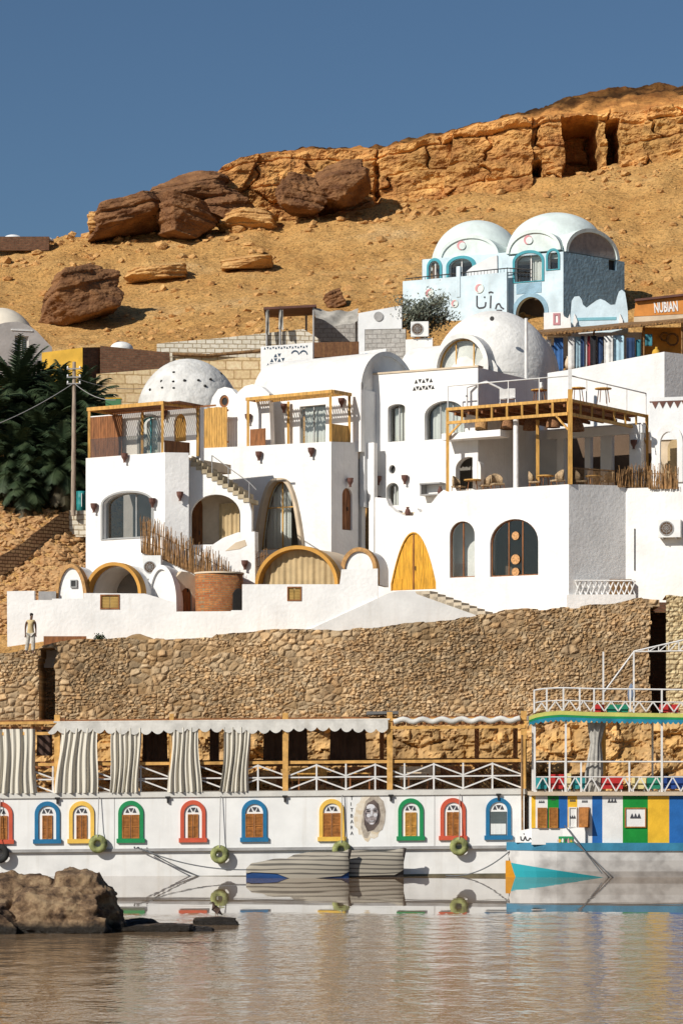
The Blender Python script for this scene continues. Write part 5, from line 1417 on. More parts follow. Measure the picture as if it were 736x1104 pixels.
# ================================================================== blue house
PBL = Pl.at(607, 163, 26); BS = Pl(PBL.p.x, PBL.p.y, -40)
ZB0 = 27.5
H7 = thing('blue_house', 'pale blue house with two white domes, balcony railing and a side coloured deep blue for its shade', 'house', PBL.pt(-2, ZB0, 3))
ZT7 = PBL.Z(607, 271)
bt0 = PBL.T(541)
wb1 = parch(PBL, 555, 584, 303, 282, 272.5); wb2 = parch(PBL, 590.5, 601.5, 290, 277, 270)
dr = parch(PBL, 556, 587, 372, 338, 320)
mb = MB(); mb.plate(PBL, [(bt0, ZB0), (bt0, ZT7), (0, ZT7), (0, ZB0)], [wb1, wb2, dr], 0.35); mb.build('front_wall', BLUE, H7)
bse = BS.T(673); ven = prect(BS, 656, 664, 291, 280)
mb = MB(); mb.plate(BS, [(0.003, ZB0), (0.003, ZT7 - 0.003), (bse, ZT7 - 0.003), (bse, ZB0)], [ven], 0.35, 0.003); mb.build('side_wall', BLUED, H7)  # the shade on this side is put into its darker blue
MB().plate(BS, ven, (), 0.05, 0.2).build('side_window', DARK, H7)
for w, x0, x1, y0, ys, y1 in ((wb1, 552.5, 586.5, 304, 281, 269.5), (wb2, 588.5, 603.5, 291, 276, 267.5)):
    MB().ring(PBL, parch(PBL, x0, x1, y0, ys, y1), w, 0.10, -0.05).build('window_surround', TEAL, H7)
mb = MB(); mb.ring(PBL, parch(PBL, 552, 591, 372, 336, 315.5), dr, 0.10, -0.05, closed=False); mb.build('door_surround', BLUED, H7)
window(PBL, wb1, H7, 0, 0.2, METALW, 0.05, (0.55,), (), curtain=[(0.55, 0.95)]); window(PBL, wb2, H7, 0, 0.2, METALW, 0.05, (), ())
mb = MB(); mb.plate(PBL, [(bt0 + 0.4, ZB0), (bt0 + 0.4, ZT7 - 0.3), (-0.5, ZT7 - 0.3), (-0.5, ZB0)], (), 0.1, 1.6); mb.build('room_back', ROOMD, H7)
mb = MB(); mb.plate(PBL, prect(PBL, 556.5, 583.5, 316, 305), (), 0.05, -0.03); mb.build('relief_panel', BLUED, H7)
# left wing with its balcony
PBL2 = PBL.off(1.3)
l0, l1 = PBL2.T(455), PBL2.T(548)
v1, v2 = parch(PBL2, 462, 474, 302, 289, 281), parch(PBL2, 484, 509, 302, 287, 278.5)
zt2_ = PBL2.Z(500, 276.5)
mb = MB(); mb.plate(PBL2, [(l0, ZB0), (l0, PBL2.Z(455, 279.5)), (l1, PBL2.Z(545, 272)), (l1, ZB0)], [v1, v2], 0.3); mb.build('wing_wall', BLUE, H7)
for w, a in ((v1, (460, 476.5, 303, 288, 278)), (v2, (481, 513, 303, 286, 275.5))):
    MB().ring(PBL2, parch(PBL2, *a), w, 0.1, -0.05).build('window_surround', TEAL, H7); window(PBL2, w, H7, 0, 0.15, METALW, 0.05, (0.5,), ())
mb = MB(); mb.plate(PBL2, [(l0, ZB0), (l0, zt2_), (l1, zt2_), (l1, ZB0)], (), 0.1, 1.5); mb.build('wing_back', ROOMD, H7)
PBF = PBL.off(-0.6)
f0, f1 = PBF.T(434), PBF.T(546)
mb = MB(); mb.plate(PBF, [(f0, ZB0), (f0, PBF.Z(434, 303)), (PBF.T(500), PBF.Z(500, 297.5)), (f1, PBF.Z(546, 293)), (f1, ZB0)], (), 0.25)
mb.pbox(PBF, PBF.T(492), PBF.T(496), PBF.Z(494, 320), PBF.Z(494, 287), -0.05, 0.26)
mb.build('balcony_parapet', BLUE, H7)
mb = MB(); mb.plate(PBF, PBF.hits([(497, 299), (498, 292), (506, 285), (516, 280), (524, 275.5), (532, 273.5), (532.5, 297)]), (), 0.2, 0.5); mb.build('stair_gable', WHITE2, H7)
e = thing('balcony_railing', 'dark iron balcony railing along the top of the blue parapet', 'railing', PBF.P(490, 300, 0.1))
pts = [(436, 300), (492, 294), (546, 288.5), (575, 291.5)]
mb = MB()
def rail_pt(px, py): return PBF.P(px, py, 0.12) if px <= 546 else PBL.P(px, py, -0.35)
mb.tube([rail_pt(*p) for p in pts], 0.035, 6); mb.tube([rail_pt(p[0], p[1] + 4.5) for p in pts], 0.025, 6)
for px in np.linspace(436, 574, 40):
    y = np.interp(px, [p[0] for p in pts], [p[1] for p in pts]); mb.tube([rail_pt(px, y), rail_pt(px, y + 9)], 0.014, 4)
mb.build('bars', DARK, e)
# round emblems with a crescent
PINK = mk('pink_enamel', (0.62, 0.28, 0.30), 0.5, 0.15)
for k, (px, py) in enumerate(((463, 316), (490, 327), (516.5, 310.5))):
    t, z = PBF.hit(px, py); r = 0.30 if k != 1 else 0.24
    mb = MB(); mb.disc(PBF, t, z, r, 0.05, -0.055, 20); o = mb.build('round_emblem', MINT, H7)
    a0, a1 = [], []
    for q in range(13):
        a = math.pi * 0.25 + math.pi * 1.25 * q / 12; a0.append((t + r * 0.8 * math.cos(a), z + r * 0.8 * math.sin(a)))
        w = 0.48 * math.sin(math.pi * q / 12); a1.append((t + r * (0.8 - w) * math.cos(a), z + r * (0.8 - w) * math.sin(a)))
    MB().ring(PBF, a0, a1, 0.02, -0.078, closed=False).build('crescent', PINK, o)
for px, py in ((466, 272), (568, 259)):
    pass
# arabic lettering painted on the parapet
def stroke(pl, pts, w, n0, name, mat, parent, th=0.02):
    mb = MB()
    for (a, b) in zip(pts[:-1], pts[1:]):
        p, q = pl.P(*a, n0), pl.P(*b, n0); mb.bar(p, q, w, th, up=(pl.n.x, pl.n.y, 0))
    return mb.build(name, mat, parent)
INK = mk('sign_ink', (0.06, 0.06, 0.07), 0.7, 0.1)
for st in ([(514, 318.5), (514, 330), (516, 332), (521, 331.5), (523, 330), (523.5, 325.5)], [(528.5, 332), (529, 318.5)], [(526.5, 315.5), (529, 314.5), (531.5, 315.5)], [(521.5, 320.5), (523, 320)], [(534, 333), (535.5, 328), (538, 327), (540, 331), (543, 333)], [(535, 334.5), (541, 334.5)]):
    stroke(PBF, st, 0.09, -0.015, 'lettering_stroke', INK, H7)
# domes
for (px, base, top, r_, d, name) in ((514, 288, 238, 50, 172.5, 'l'), (599, 271, 230, 53, 168.6, 'r')):
    c = at(px, base, d); rr = r_ / FPX * d
    mb = MB(); dome(mb, (c.x, c.y, c.z), rr, Zp(top, d) - c.z, 44, 16, 0.006); mb.lathe((c.x, c.y, c.z - 0.3), [(rr, 0), (rr, 0.3)], 44); mb.build('dome', MINT, H7)
    tq = at(px + (4 if name == 'l' else 2), top, d)
# front lunettes and right gable
for (x0, x1, yb, yt) in ((472, 537, 277.5, 253), (545, 604, 271, 247)):
    pl = PBL2 if x0 < 500 else PBL
    pl = pl.off(0.1)
    mb = MB(); mb.vault(pl, pl.T(x0), pl.T(x1), pl.Z((x0 + x1) / 2, yb), pl.Z((x0 + x1) / 2, yt), 0, 3.0, 0.2, 22); mb.plate(pl, parch(pl, x0 + 2, x1 - 2, yb, yb, yt + 2), (), 0.2, 0.1); mb.build('lunette', MINT, H7)
    t, z = pl.hit((x0 + x1) / 2 - (8 if x0 < 500 else 6), yt + 11)
    MB().disc(pl, t, z, 0.27, 0.05, 0.04, 18).build('round_emblem', PINK, H7)
    MB().disc(pl, t + 0.09, z - 0.05, 0.21, 0.03, 0.015, 18).build('emblem_centre', MINT, H7)
BG = BS.off(0.15)
mb = MB(); mb.vault(BG, BG.T(610), BG.T(668), BG.Z(637, 275), BG.Z(637, 246), 0, 2.5, 0.22, 22); mb.build('gable_rim', MINT, H7)
MB().plate(BG, parch(BG, 612.5, 665, 275, 275, 249), (), 0.2, 0.1).build('gable_wall', mk('patterned_gable', (0.36, 0.31, 0.27), 0.9, 0.3, 3, 0.6, 8, col2=(0.24, 0.21, 0.20)), H7)
mb = MB(); mb.pbox(PBL2, l0 + 0.2, -1.0, zt2_ - 0.3, zt2_ - 0.05, 0.3, 6); mb.hexa([PBL.pt(bt0, ZT7 - 0.3, 0.36), PBL.pt(-0.4, ZT7 - 0.3, 0.36), BS.pt(bse, ZT7 - 0.3, 0.4), PBL.pt(bt0, ZT7 - 0.3, 6), PBL.pt(bt0, ZT7 - 0.05, 0.36), PBL.pt(-0.4, ZT7 - 0.05, 0.36), BS.pt(bse, ZT7 - 0.05, 0.4), PBL.pt(bt0, ZT7 - 0.05, 6)]); mb.build('roof', MINT, H7)

# ================================================================== bazaar below the blue house
PK_ = Pl.at(645, 157.5, 8)
e = thing('scalloped_wall', 'pale blue scalloped parapet wall with horn shaped ends below the blue house', 'wall', PK_.P(645, 356))
pr = [(613, 360), (615, 338), (616, 324), (619, 319.5), (624, 319), (627, 323), (628, 328), (632, 331.5), (638, 327), (643, 323.5), (647, 322), (652, 324), (658, 328.5), (663, 328), (665, 320), (667, 314), (670, 312), (673.5, 315), (675, 324), (676.5, 335), (677, 360)]
mb = MB(); mb.plate(PK_, PK_.hits(pr), (), 0.3); mb.build('wall', BLUE, e)
mb = MB(); mb.pbox(PK_, PK_.T(622), PK_.T(664), PK_.Z(645, 345), PK_.Z(645, 342), -0.03, 0.0); mb.build('moulding', mk('teal_trim', (0.2, 0.45, 0.52), 0.7), e)
for x in (619, 668):
    MB().plate(PK_, PK_.hits([(x - 2, 352), (x, 338), (x + 3, 345), (x + 4, 354)]), (), 0.1, -0.12).build('horn', WHITE, e)
# low white wall left of it
PK2 = Pl.at(600, 157.0, 8)
e = thing('shop_front_wall', 'low white wall with a small pink framed panel left of the scalloped parapet', 'wall', PK2.P(600, 358))
MB().plate(PK2, PK2.hits([(586, 362), (586, 337), (606, 336), (608, 341), (612, 343), (614, 338), (616, 362)]), (), 0.25).build('wall', WHITE, e)
r = prect(PK2, 596, 603.5, 350, 337.5); MB().ring(PK2, r, inset(r, 0.12), 0.05, -0.04).build('panel_frame', PINK, e)
# thatched stall roof
e = thing('stall_roof', 'rough pole and reed stall roof running along the bazaar', 'roof', at(660, 400, 156))
mb = MB()
rowy = lambda px: np.interp(px, [575, 640, 690, 760], [360, 355, 350, 343])
pts0 = [at(px, rowy(px), 154.6) for px in (578, 640, 690, 760)]; pts1 = [at(px, rowy(px) - 3, 157) for px in (578, 640, 690, 760)]
for k in range(3):
    mb.hexa([pts0[k] - Vector((0, 0, 0.12)), pts0[k + 1] - Vector((0, 0, 0.12)), pts1[k + 1] - Vector((0, 0, 0.12)), pts1[k] - Vector((0, 0, 0.12)), pts0[k] + Vector((0, 0, 0.06)), pts0[k + 1] + Vector((0, 0, 0.06)), pts1[k + 1] + Vector((0, 0, 0.06)), pts1[k] + Vector((0, 0, 0.06))])
mb.build('reed_mat', STICKD, e)
mb = MB()
for k in range(70):
    px = 578 + 180 * (k + random.random()) / 70; y = rowy(px) + random.uniform(0, 2)
    mb.tube([at(px, y, 154.4 + random.uniform(-0.2, 0.1)), at(px + random.uniform(-1, 1), y - 2, 156.8)], 0.045, 5)
mb.build('poles', STICK, e)
for px in (583, 640, 694, 735):
    MB().tube([at(px, rowy(px), 155), at(px, 408, 155)], 0.06, 6).build('post', STICKD, e)
# shop walls behind the goods
mb = MB(); mb.box(X(590, 157.3), X(692, 157.3), 157.35, 157.6, Zp(410, 157), Zp(357, 157)); mb.solo('shop_wall', WHITE2, 'shaded white shop wall behind the hanging clothes', 'wall')
mb = MB(); mb.box(X(692.5, 157.2), X(770, 157.2), 157.2, 157.5, Zp(402, 157), Zp(352, 157)); mb.solo('orange_wall', mk('orange_wall_paint', (0.68, 0.32, 0.06), 0.85, 0.15), 'orange painted shop wall at the right edge under the sign', 'wall')
cols = {'white': (0.72, 0.72, 0.70), 'paleblue': (0.40, 0.58, 0.68), 'navy': (0.03, 0.06, 0.14), 'red': (0.32, 0.05, 0.06), 'black': (0.03, 0.03, 0.035), 'teal': (0.05, 0.20, 0.25), 'blue': (0.05, 0.14, 0.35)}
goods = [(588, 594, 366, 383, 'white', 'small white cloth at the left end of the stall'), (594, 598, 372, 380, 'navy', 'short navy cloth at the left end of the stall'), (597, 607, 364, 402, 'blue', 'long deep blue robe hanging at the left of the stall'), (612, 619, 362, 400, 'white', 'white sheet hanging beside the blue robe'), (619, 625.5, 363, 400, 'paleblue', 'pale blue sheet hanging beside the white one'), (626, 629.5, 362, 399, 'navy', 'narrow navy scarf hanging in the stall'), (630, 632.5, 362, 398, 'white', 'narrow white scarf hanging between dark ones'), (633, 636, 362, 397, 'red', 'narrow dark red scarf hanging in the stall'), (636.5, 643, 362, 397, 'black', 'wide black shawl hanging in the middle of the stall'), (643.5, 650, 363, 396, 'navy', 'wide navy shawl hanging right of the black one'), (651, 660.5, 362, 395, 'white', 'wide white sheet hanging right of the dark shawls'), (661, 672.5, 361, 394, 'paleblue', 'wide pale blue sheet hanging at the right of the stall'), (675, 684, 364, 393, 'navy', 'navy dress hanging by the right post'), (685, 691, 366, 392, 'teal', 'dark teal dress hanging by the right post'), (693, 703, 360, 373, 'teal', 'short teal cloth hanging on the orange wall')]
for x0, x1, y0, y1, c, lab in goods:
    pl = Pl(X((x0 + x1) / 2, 154.9), 154.9 + random.uniform(-0.15, 0.15), random.uniform(-6, 10)); mb = MB()
    drape(mb, pl, pl.T(x0), pl.T(x1), pl.Z((x0 + x1) / 2, y1), pl.Z((x0 + x1) / 2, y0), 0, 0.04, 0.3)
    o = mb.solo('hanging_cloth', mk('cloth_' + c, cols[c], 0.95, 0.12, 4), lab, 'cloth', 'clothes hanging in the bazaar')
    sm = o.modifiers.new('solid', 'SOLIDIFY'); sm.thickness = 0.015
for px, y, lab, mt in ((612.5, 398, 'pale clay jar standing below the hanging blue robe', BEIGE), (655, 396, 'dark pot at the foot of the white sheet', DARK), (649, 398, 'second dark pot at the foot of the shawls', DARK), (707, 388, 'ochre jar by the orange wall', OCHRE)):
    c = at(px, y, 155.2); mb = MB(); mb.lathe((c.x, c.y, c.z), [(0.001, 0), (0.16, 0), (0.26, 0.25), (0.2, 0.5), (0.09, 0.66), (0.12, 0.72), (0.06, 0.72)], 16); mb.solo('jar', mt, lab, 'jar', 'jars at the bazaar')
# wreaths on the orange wall
for px, py, r in ((716, 363, 0.22), (724.5, 366, 0.32)):
    c = at(px, py, 157.0); mb = MB()
    mb.tube([(c.x + r * math.cos(a), c.y - 0.06, c.z + r * math.sin(a)) for a in np.linspace(0, 2 * math.pi, 20)], 0.06, 6)
    mb.solo('wicker_ring', STICKD, 'larger dark wicker ring hung on the orange wall' if r > 0.3 else 'smaller dark wicker ring hung on the orange wall', 'ring', 'wicker rings')
# sign
PSG = Pl.at(709, 156.0, 6)
e = thing('shop_sign', 'orange board sign with white capital letters above the stall roof', 'sign', PSG.P(709, 343))
mb = MB(); mb.plate(PSG, PSG.hits([(683, 341), (685, 325), (690, 322), (760, 316.5), (760, 337)]), (), 0.12); mb.build('board', mk('sign_board', (0.62, 0.24, 0.05), 0.7, 0.12), e)
mb = MB(); mb.plate(PSG, PSG.hits([(683, 347), (683, 341.3), (760, 337.3), (760, 343)]), (), 0.1, 0.02); mb.build('lower_trim', BEIGE, e)
mb = MB(); mb.bar(PSG.P(684, 324, -0.08), PSG.P(760, 315.5, -0.08), 0.3, 0.12); mb.build('ledge', TERRA, e)
def text_part(txt, loc, size, rz, mat, parent, name='lettering', sx=1.0, rx=90, ext=0.012, tilt=0, bold=0.0):
    cu = bpy.data.curves.new(name, 'FONT'); cu.body = txt; cu.size = size; cu.extrude = ext; cu.resolution_u = 2; cu.offset = bold
    tmp = bpy.data.objects.new(name, cu); scene.collection.objects.link(tmp)
    dg = bpy.context.evaluated_depsgraph_get(); me = bpy.data.meshes.new_from_object(tmp.evaluated_get(dg))
    bpy.data.objects.remove(tmp); bpy.data.curves.remove(cu)
    o = bpy.data.objects.new(name, me); scene.collection.objects.link(o); me.materials.clear(); me.materials.append(mat)
    o.parent = parent; o.location = Vector(loc) - off_of(parent); o.rotation_euler = (R(rx), R(tilt), R(rz)); o.scale = (sx, 1, 1)
    OFF[o.name] = Vector(loc)
    return o
text_part('NUBIAN', PSG.P(705, 337.0, -0.02), 0.78, -6, WHITE, e, 'lettering', 0.46, tilt=-4, bold=0.022)

# ================================================================== middle ground walls and shelter
PM = Pl.at(337, 150.5, 14)
e = thing('decorated_wall', 'white wall painted with a dark triangle pattern and a small red arched door', 'wall', PM.P(310, 425))
rd = parch(PM, 286.5, 299, 424, 408, 402)
mb = MB(); mb.plate(PM, PM.hits([(281, 440), (281, 373.5), (337, 369), (337, 440)]), [rd], 0.3); mb.build('wall', WHITE, e)
door(PM, rd, e, 0, 0.1, mk('red_brown_paint', (0.30, 0.10, 0.05), 0.7), False, planks=3)
DB = mk('painted_blue_black', (0.05, 0.08, 0.12), 0.8)
tri_vents(PM, 299, 383, e, (2,), 4, 5, size=0.2, mat=DB); tri_vents(PM, 299, 388, e, (4,), 4, 5, size=0.2, mat=DB); tri_vents(PM, 299, 393, e, (6,), 4, 5, size=0.2, mat=DB)
tri_vents(PM, 308, 374.5, e, (16,), 3.0, 5, size=0.13, mat=DB)
for cx_ in (318, 327):
    t, z = PM.hit(cx_, 384); a0 = [(t + 0.26 * math.cos(a), z + 0.34 * math.sin(a)) for a in np.linspace(0.3, 2.6, 9)]; a1 = [(t + 0.20 * math.cos(a), z + 0.25 * math.sin(a)) for a in np.linspace(0.3, 2.6, 9)]
    MB().ring(PM, a0, a1, 0.03, -0.015, closed=False).build('painted_arc', DB, e)
PM2 = Pl.at(360, 151.5, 6)
mb = MB(); mb.plate(PM2, PM2.hits([(337.5, 410), (337.5, 369), (386.5, 368), (386.5, 410)]), (), 0.15); mb.solo('reed_screen', brickmat('reed_weave', (0.20, 0.09, 0.04), (0.30, 0.15, 0.06), (0.10, 0.05, 0.03), 0.07, 0.9, msize=0.02), 'dark brown woven reed screen below the ragged cloth shelter', 'screen')
PM3 = Pl.at(410, 153, 10)
e = thing('grey_wall', 'white topped grey block wall with a round dish left of the small tree', 'wall', PM3.P(410, 390))
MB().plate(PM3, PM3.hits([(386, 410), (386, 337.5), (433, 329), (433, 354), (393, 355), (393, 410)]), (), 0.3).build('plaster', WHITE2, e)
MB().plate(PM3, PM3.hits([(393.3, 410), (393.3, 355.2), (437, 354.2), (437, 410)]), (), 0.3, 0.02).build('blocks', GBLOCK, e)
MB().disc(PM3, PM3.T(408), PM3.Z(408, 341), 0.26, 0.06, -0.06, 20).build('dish', GREYM, e)
PM4 = Pl.at(400, 149.3, 14)
mb = MB(); mb.plate(PM4, PM4.hits([(388, 395), (388, 379), (416, 375.5), (416, 395)]), (), 0.2); e = thing('patterned_parapet', 'small white parapet with a row of blue triangles behind the barrel vault', 'wall', PM4.P(400, 395)); mb.build('wall', WHITE, e)
tri_vents(PM4, 402, 382, e, (7,), 3.6, 4, size=0.17, mat=mk('blue_paint', (0.08, 0.18, 0.34), 0.8))
# ragged shelter
e = thing('cloth_shelter', 'ragged shelter of poles, a flat slab roof and faded grey cloth', 'shelter', at(335, 372, 156))
for px, y0, d in ((287.5, 332, 155), (302, 334, 155), (338, 331, 155), (330, 333, 158), (384, 345, 155.5)):
    MB().tube([at(px, y0, d), at(px, 374, d)], 0.07, 6).build('post', GREYM, e)
a, b = at(284, 333.5, 154.8), at(341, 330.5, 154.8)
mb = MB(); mb.hexa([a, b, b + Vector((0, 3.5, 0.1)), a + Vector((0, 3.5, 0.1)), a + Vector((0, 0, 0.13)), b + Vector((0, 0, 0.13)), b + Vector((0, 3.5, 0.23)), a + Vector((0, 3.5, 0.23))]); mb.build('slab_roof', TERRA, e)
CL = mk('faded_cloth', (0.42, 0.39, 0.34), 0.95, 0.2, 2)
def sheet(pts, nx, ny, sag, mat, parent, name):
    (p00, p10, p11, p01) = [Vector(p) for p in pts]; mb = MB(); vs = []
    for j in range(ny + 1):
        for i in range(nx + 1):
            u, v = i / nx, j / ny
            p = (p00 * (1 - u) + p10 * u) * (1 - v) + (p01 * (1 - u) + p11 * u) * v
            vs.append(p - Vector((0, 0, sag * math.sin(math.pi * u) * (0.4 + 0.6 * v))) + Vector((0, 0.08 * math.sin(9 * u + 3 * v), 0.05 * math.sin(14 * u + 5 * v))))
    mb.add(vs, [(j * (nx + 1) + i, j * (nx + 1) + i + 1, (j + 1) * (nx + 1) + i + 1, (j + 1) * (nx + 1) + i) for j in range(ny) for i in range(nx)], True)
    return mb.build(name, mat, parent)
sheet([at(338, 332, 155), at(386, 333, 155.5), at(385, 346, 154.4), at(340, 341, 154.2)], 20, 6, 0.35, CL, e, 'awning_cloth')
for x0, x1, y1 in ((286, 290, 361), (300, 305, 356)): sheet([at(x0 + 1, 334, 154.7), at(x1, 334, 154.7), at(x1 + 0.5, y1, 154.6), at(x0, y1 - 2, 154.6)], 6, 6, 0.0, CL, e, 'side_cloth')
mb = MB(); mb.box(X(338.5, 157.5), X(388, 157.5), 157.5, 157.7, Zp(385, 157.5), Zp(341, 157.5)); mb.solo('shelter_back_wall', GBLOCK, 'grey block wall in the shade behind the ragged shelter', 'wall')
# long limewashed wall
PQ1 = Pl.at(250, 155.0, -4)
mb = MB(); mb.plate(PQ1, PQ1.hits([(169, 400), (169, 370.5), (176, 369.5), (240, 364), (327, 354.5), (345, 366), (345, 400)]), (), 0.4); mb.solo('limewashed_wall', WBRICK, 'long pale limewashed brick wall climbing to the ragged shelter', 'wall')
PQ2 = Pl.at(225, 152.8, 0)
mb = MB(); mb.plate(PQ2, PQ2.hits([(186, 440), (186, 384), (240, 384), (284, 386), (284, 440)]), (), 0.4); mb.solo('sandstone_wall', RUBW, 'rough sandstone retaining wall behind and right of the big left dome', 'wall')
mb = MB(); mb.tube([PQ2.P(186, 382, -0.1), PQ2.P(225, 383.5, -0.15), PQ2.P(250, 381, -0.1), PQ2.P(284, 378, -0.1)], 0.10, 7); mb.solo('pipe', STICKD, 'dark pipe lying along the top of the rough sandstone wall', 'pipe')
PQ3 = Pl.at(150, 151.2, -6)
mb = MB(); mb.plate(PQ3, PQ3.hits([(104, 445), (104, 403), (190, 396), (190, 445)]), (), 0.4); mb.solo('block_wall', RUBW, 'pale yellow stone block wall between the palms and the big dome', 'wall')
PQ4 = Pl.at(145, 152.4, -3)
mb = MB(); mb.plate(PQ4, PQ4.hits([(108, 412), (108, 372.5), (183, 380), (183, 405)]), (), 0.3); mb.solo('dark_brick_wall', DBRICK, 'dark brown brick wall right of the yellow building', 'wall')
mb = MB(); dome(mb, at(131, 377, 154), 13 / FPX * 154, 0.45, 24, 8); mb.solo('small_cupola', DOMEW, 'small white cupola behind the dark brown brick wall', 'dome')
PQ5 = Pl.at(89, 151.5, 14); PQ6 = Pl(PQ5.p.x, PQ5.p.y, -50)
e = thing('yellow_building', 'yellow painted building with a brown brick return half hidden by palms', 'building', PQ5.P(70, 420))
MB().plate(PQ5, PQ5.hits([(45, 440), (45, 380), (89, 374.5), (89, 440)]), (), 0.3).build('front_wall', OCHRE, e)
MB().plate(PQ6, [(0.003, PQ5.Z(89, 440)), (0.003, PQ5.Z(89, 374.5)), (PQ6.T(108), PQ6.Z(108, 374)), (PQ6.T(108), PQ6.Z(108, 440))], (), 0.3, 0.003).build('side_wall', DBRICK, e)
# far left house
PZ1 = Pl.at(26, 155, -20)
e = thing('grey_domed_house', 'pale grey vaulted house with one window above the palms at the left edge', 'house', PZ1.P(20, 420))
w = prect(PZ1, 16, 31, 386, 362)
body = PZ1.hits([(-12, 430), (-12, 356), (-6, 350.5), (6, 347.5), (18, 346.5), (30, 350), (40, 357), (49, 367), (56, 374), (57, 430)])
mb = MB(); mb.plate(PZ1, body, [w], 0.3); mb.build('front_wall', mk('pale_grey_plaster', (0.52, 0.48, 0.45), 0.9, 0.1, 1, 0.4, 8), e)
window(PZ1, w, e, 0, 0.15, METALW, 0.07, (0.5,), (), curtain=[(0.0, 0.3), (0.75, 1)])
mb = MB(); mb.pbox(PZ1, PZ1.T(12), PZ1.T(35), PZ1.Z(22, 356.5), PZ1.Z(22, 355), -0.04, 0.0); mb.build('moulding', WHITE, e)
mb = MB(); mb.plate(PZ1, body, (), 0.1, 2.0); mb.build('room_back', ROOMD, e)
c = at(2, 372, 159.5); rr = 42 / FPX * 159.5; mb = MB(); dome(mb, (c.x, c.y, c.z - 1), rr, Zp(332, 159.5) - c.z + 1, 40, 14); mb.build('dome', mk('warm_dome_plaster', (0.72, 0.64, 0.52), 0.9, 0.08), e)
# far skyline wall
mb = MB()
a = at(-20, 254, 199); b = at(53, 255, 199)
mb.box(a.x, b.x, 198.9, 199.4, Zp(270, 199), Zp(255, 199)); mb.solo('skyline_wall', DBRICK, 'low dark wall on the skyline at the far left', 'wall')
for px, py, r in ((14, 255, 0.75), (50, 256, 0.55)):
    mb = MB(); c = at(px, py + 1, 199.8); dome(mb, (c.x, c.y, c.z - 0.2), r, r * 0.55, 20, 8); mb.solo('far_cupola', WHITE2, 'white cupola peeping over the skyline wall, ' + ('left and larger' if px < 20 else 'right and smaller'), 'dome', 'cupolas on the skyline')

# ================================================================== left slope: low wall, tank, pole
mb = MB()
pts = [(-30, 612, 134.2), (0, 600, 134.6), (20, 588, 135.4), (40, 573, 136.4), (58, 558, 137.4), (74, 549.5, 138.2)]
for (p, q) in zip(pts[:-1], pts[1:]):
    for k in range(3):
        f0, f1 = k / 3, (k + 1) / 3
        A = [p[i] + (q[i] - p[i]) * f0 for i in range(3)]; B_ = [p[i] + (q[i] - p[i]) * f1 for i in range(3)]
        j = random.uniform(-0.05, 0.05)
        a, b = at(A[0], A[1], A[2]), at(B_[0], B_[1], B_[2])
        dz = Vector((0, 0, 1.0)); dy_ = Vector((0, 0.35, 0)); u = Vector((0, j, j))
        mb.hexa([a - dz + u, b - dz + u, b - dz + dy_, a - dz + dy_, a + u, b + u, b + dy_, a + dy_])
mb.solo('low_stone_wall', brickmat('dry_stone', (0.36, 0.22, 0.12), (0.50, 0.34, 0.18), (0.14, 0.08, 0.045), 0.45, 0.18, msize=0.03, mode='sum'), 'low dry stone wall climbing the slope below the palms', 'wall')
c = at(85, 562, 138.6)
mb = MB(); mb.box(X(75, 138.6), X(94, 138.6), 138.3, 139.6, c.z - 0.8, Zp(551, 138.6)); mb.solo('brick_plinth', WBRICK, 'small whitewashed brick plinth under the teal tank', 'plinth')
c = at(87.5, 551, 138.8)
e = thing('water_tank', 'teal water tank standing on a whitewashed base beside the pole', 'tank', c)
rr = 0.24; hh = Zp(530, 138.8) - c.z
MB().lathe((c.x, c.y, c.z + 0.01), [(0.001, 0), (rr, 0), (rr, hh * 0.3), (rr * 1.04, hh * 0.33), (rr, hh * 0.36), (rr, hh * 0.64), (rr * 1.04, hh * 0.67), (rr, hh * 0.7), (rr, hh), (0.001, hh)], 20).build('drum', mk('teal_plastic', (0.03, 0.26, 0.26), 0.5, 0.15), e)
mb = MB(); mb.tube([(c.x + 0.05, c.y - 0.26, c.z + 0.2), (c.x + 0.05, c.y - 0.26, c.z + hh * 0.9)], 0.02, 5); mb.build('pipe', WHITE, e)
b0 = at(79, 556, 138.0)
e = thing('utility_pole', 'grey weathered utility pole with short crossarms in front of the palms', 'pole', b0)
tp_ = at(80, 390, 138.0)
MB().tube([b0, tp_], [0.13, 0.085], 10).build('shaft', mk('weathered_pole', (0.38, 0.30, 0.23), 0.9, 0.2, 3, 0.3, 14, (4, 4, 0.5)), e)
for y in (398, 407, 414):
    p = at(79.8, y, 138.0); MB().bar(p + Vector((-0.35, -0.12, 0)), p + Vector((0.35, -0.12, 0.02)), 0.06).build('crossarm', GREYM, e)
    for s in (-0.3, 0.3): MB().lathe((p.x + s, p.y - 0.12, p.z + 0.035), [(0.035, 0), (0.045, 0.05), (0.03, 0.1), (0.001, 0.11)], 8).build('insulator', WHITE2, e)
for (p0, p1, lab) in ((at(80, 413, 137.9), at(125, 431, 136.8), 'lower power line running from the pole to the roof terrace'), (at(80, 407, 137.9), at(160, 418, 150.5), 'upper power line running from the pole behind the dome'), (at(78, 414, 137.9), at(-40, 470, 134), 'power line falling away to the left edge')):
    mb = MB(); pts = [p0 + (p1 - p0) * f - Vector((0, 0, 0.5 * 4 * f * (1 - f) * 0.5)) for f in np.linspace(0, 1, 14)]; mb.tube(pts, 0.018, 5); mb.solo('power_line', GREYM, lab, 'cable', 'power lines')
mb = MB(); c = at(123, 436, 137.6); mb.box(c.x - 0.4, c.x + 0.35, c.y - 0.25, c.y + 0.25, c.z - 0.1, c.z + 0.25); 
e = thing('planter', 'small green planter box standing behind the left roof pergola', 'planter', c)
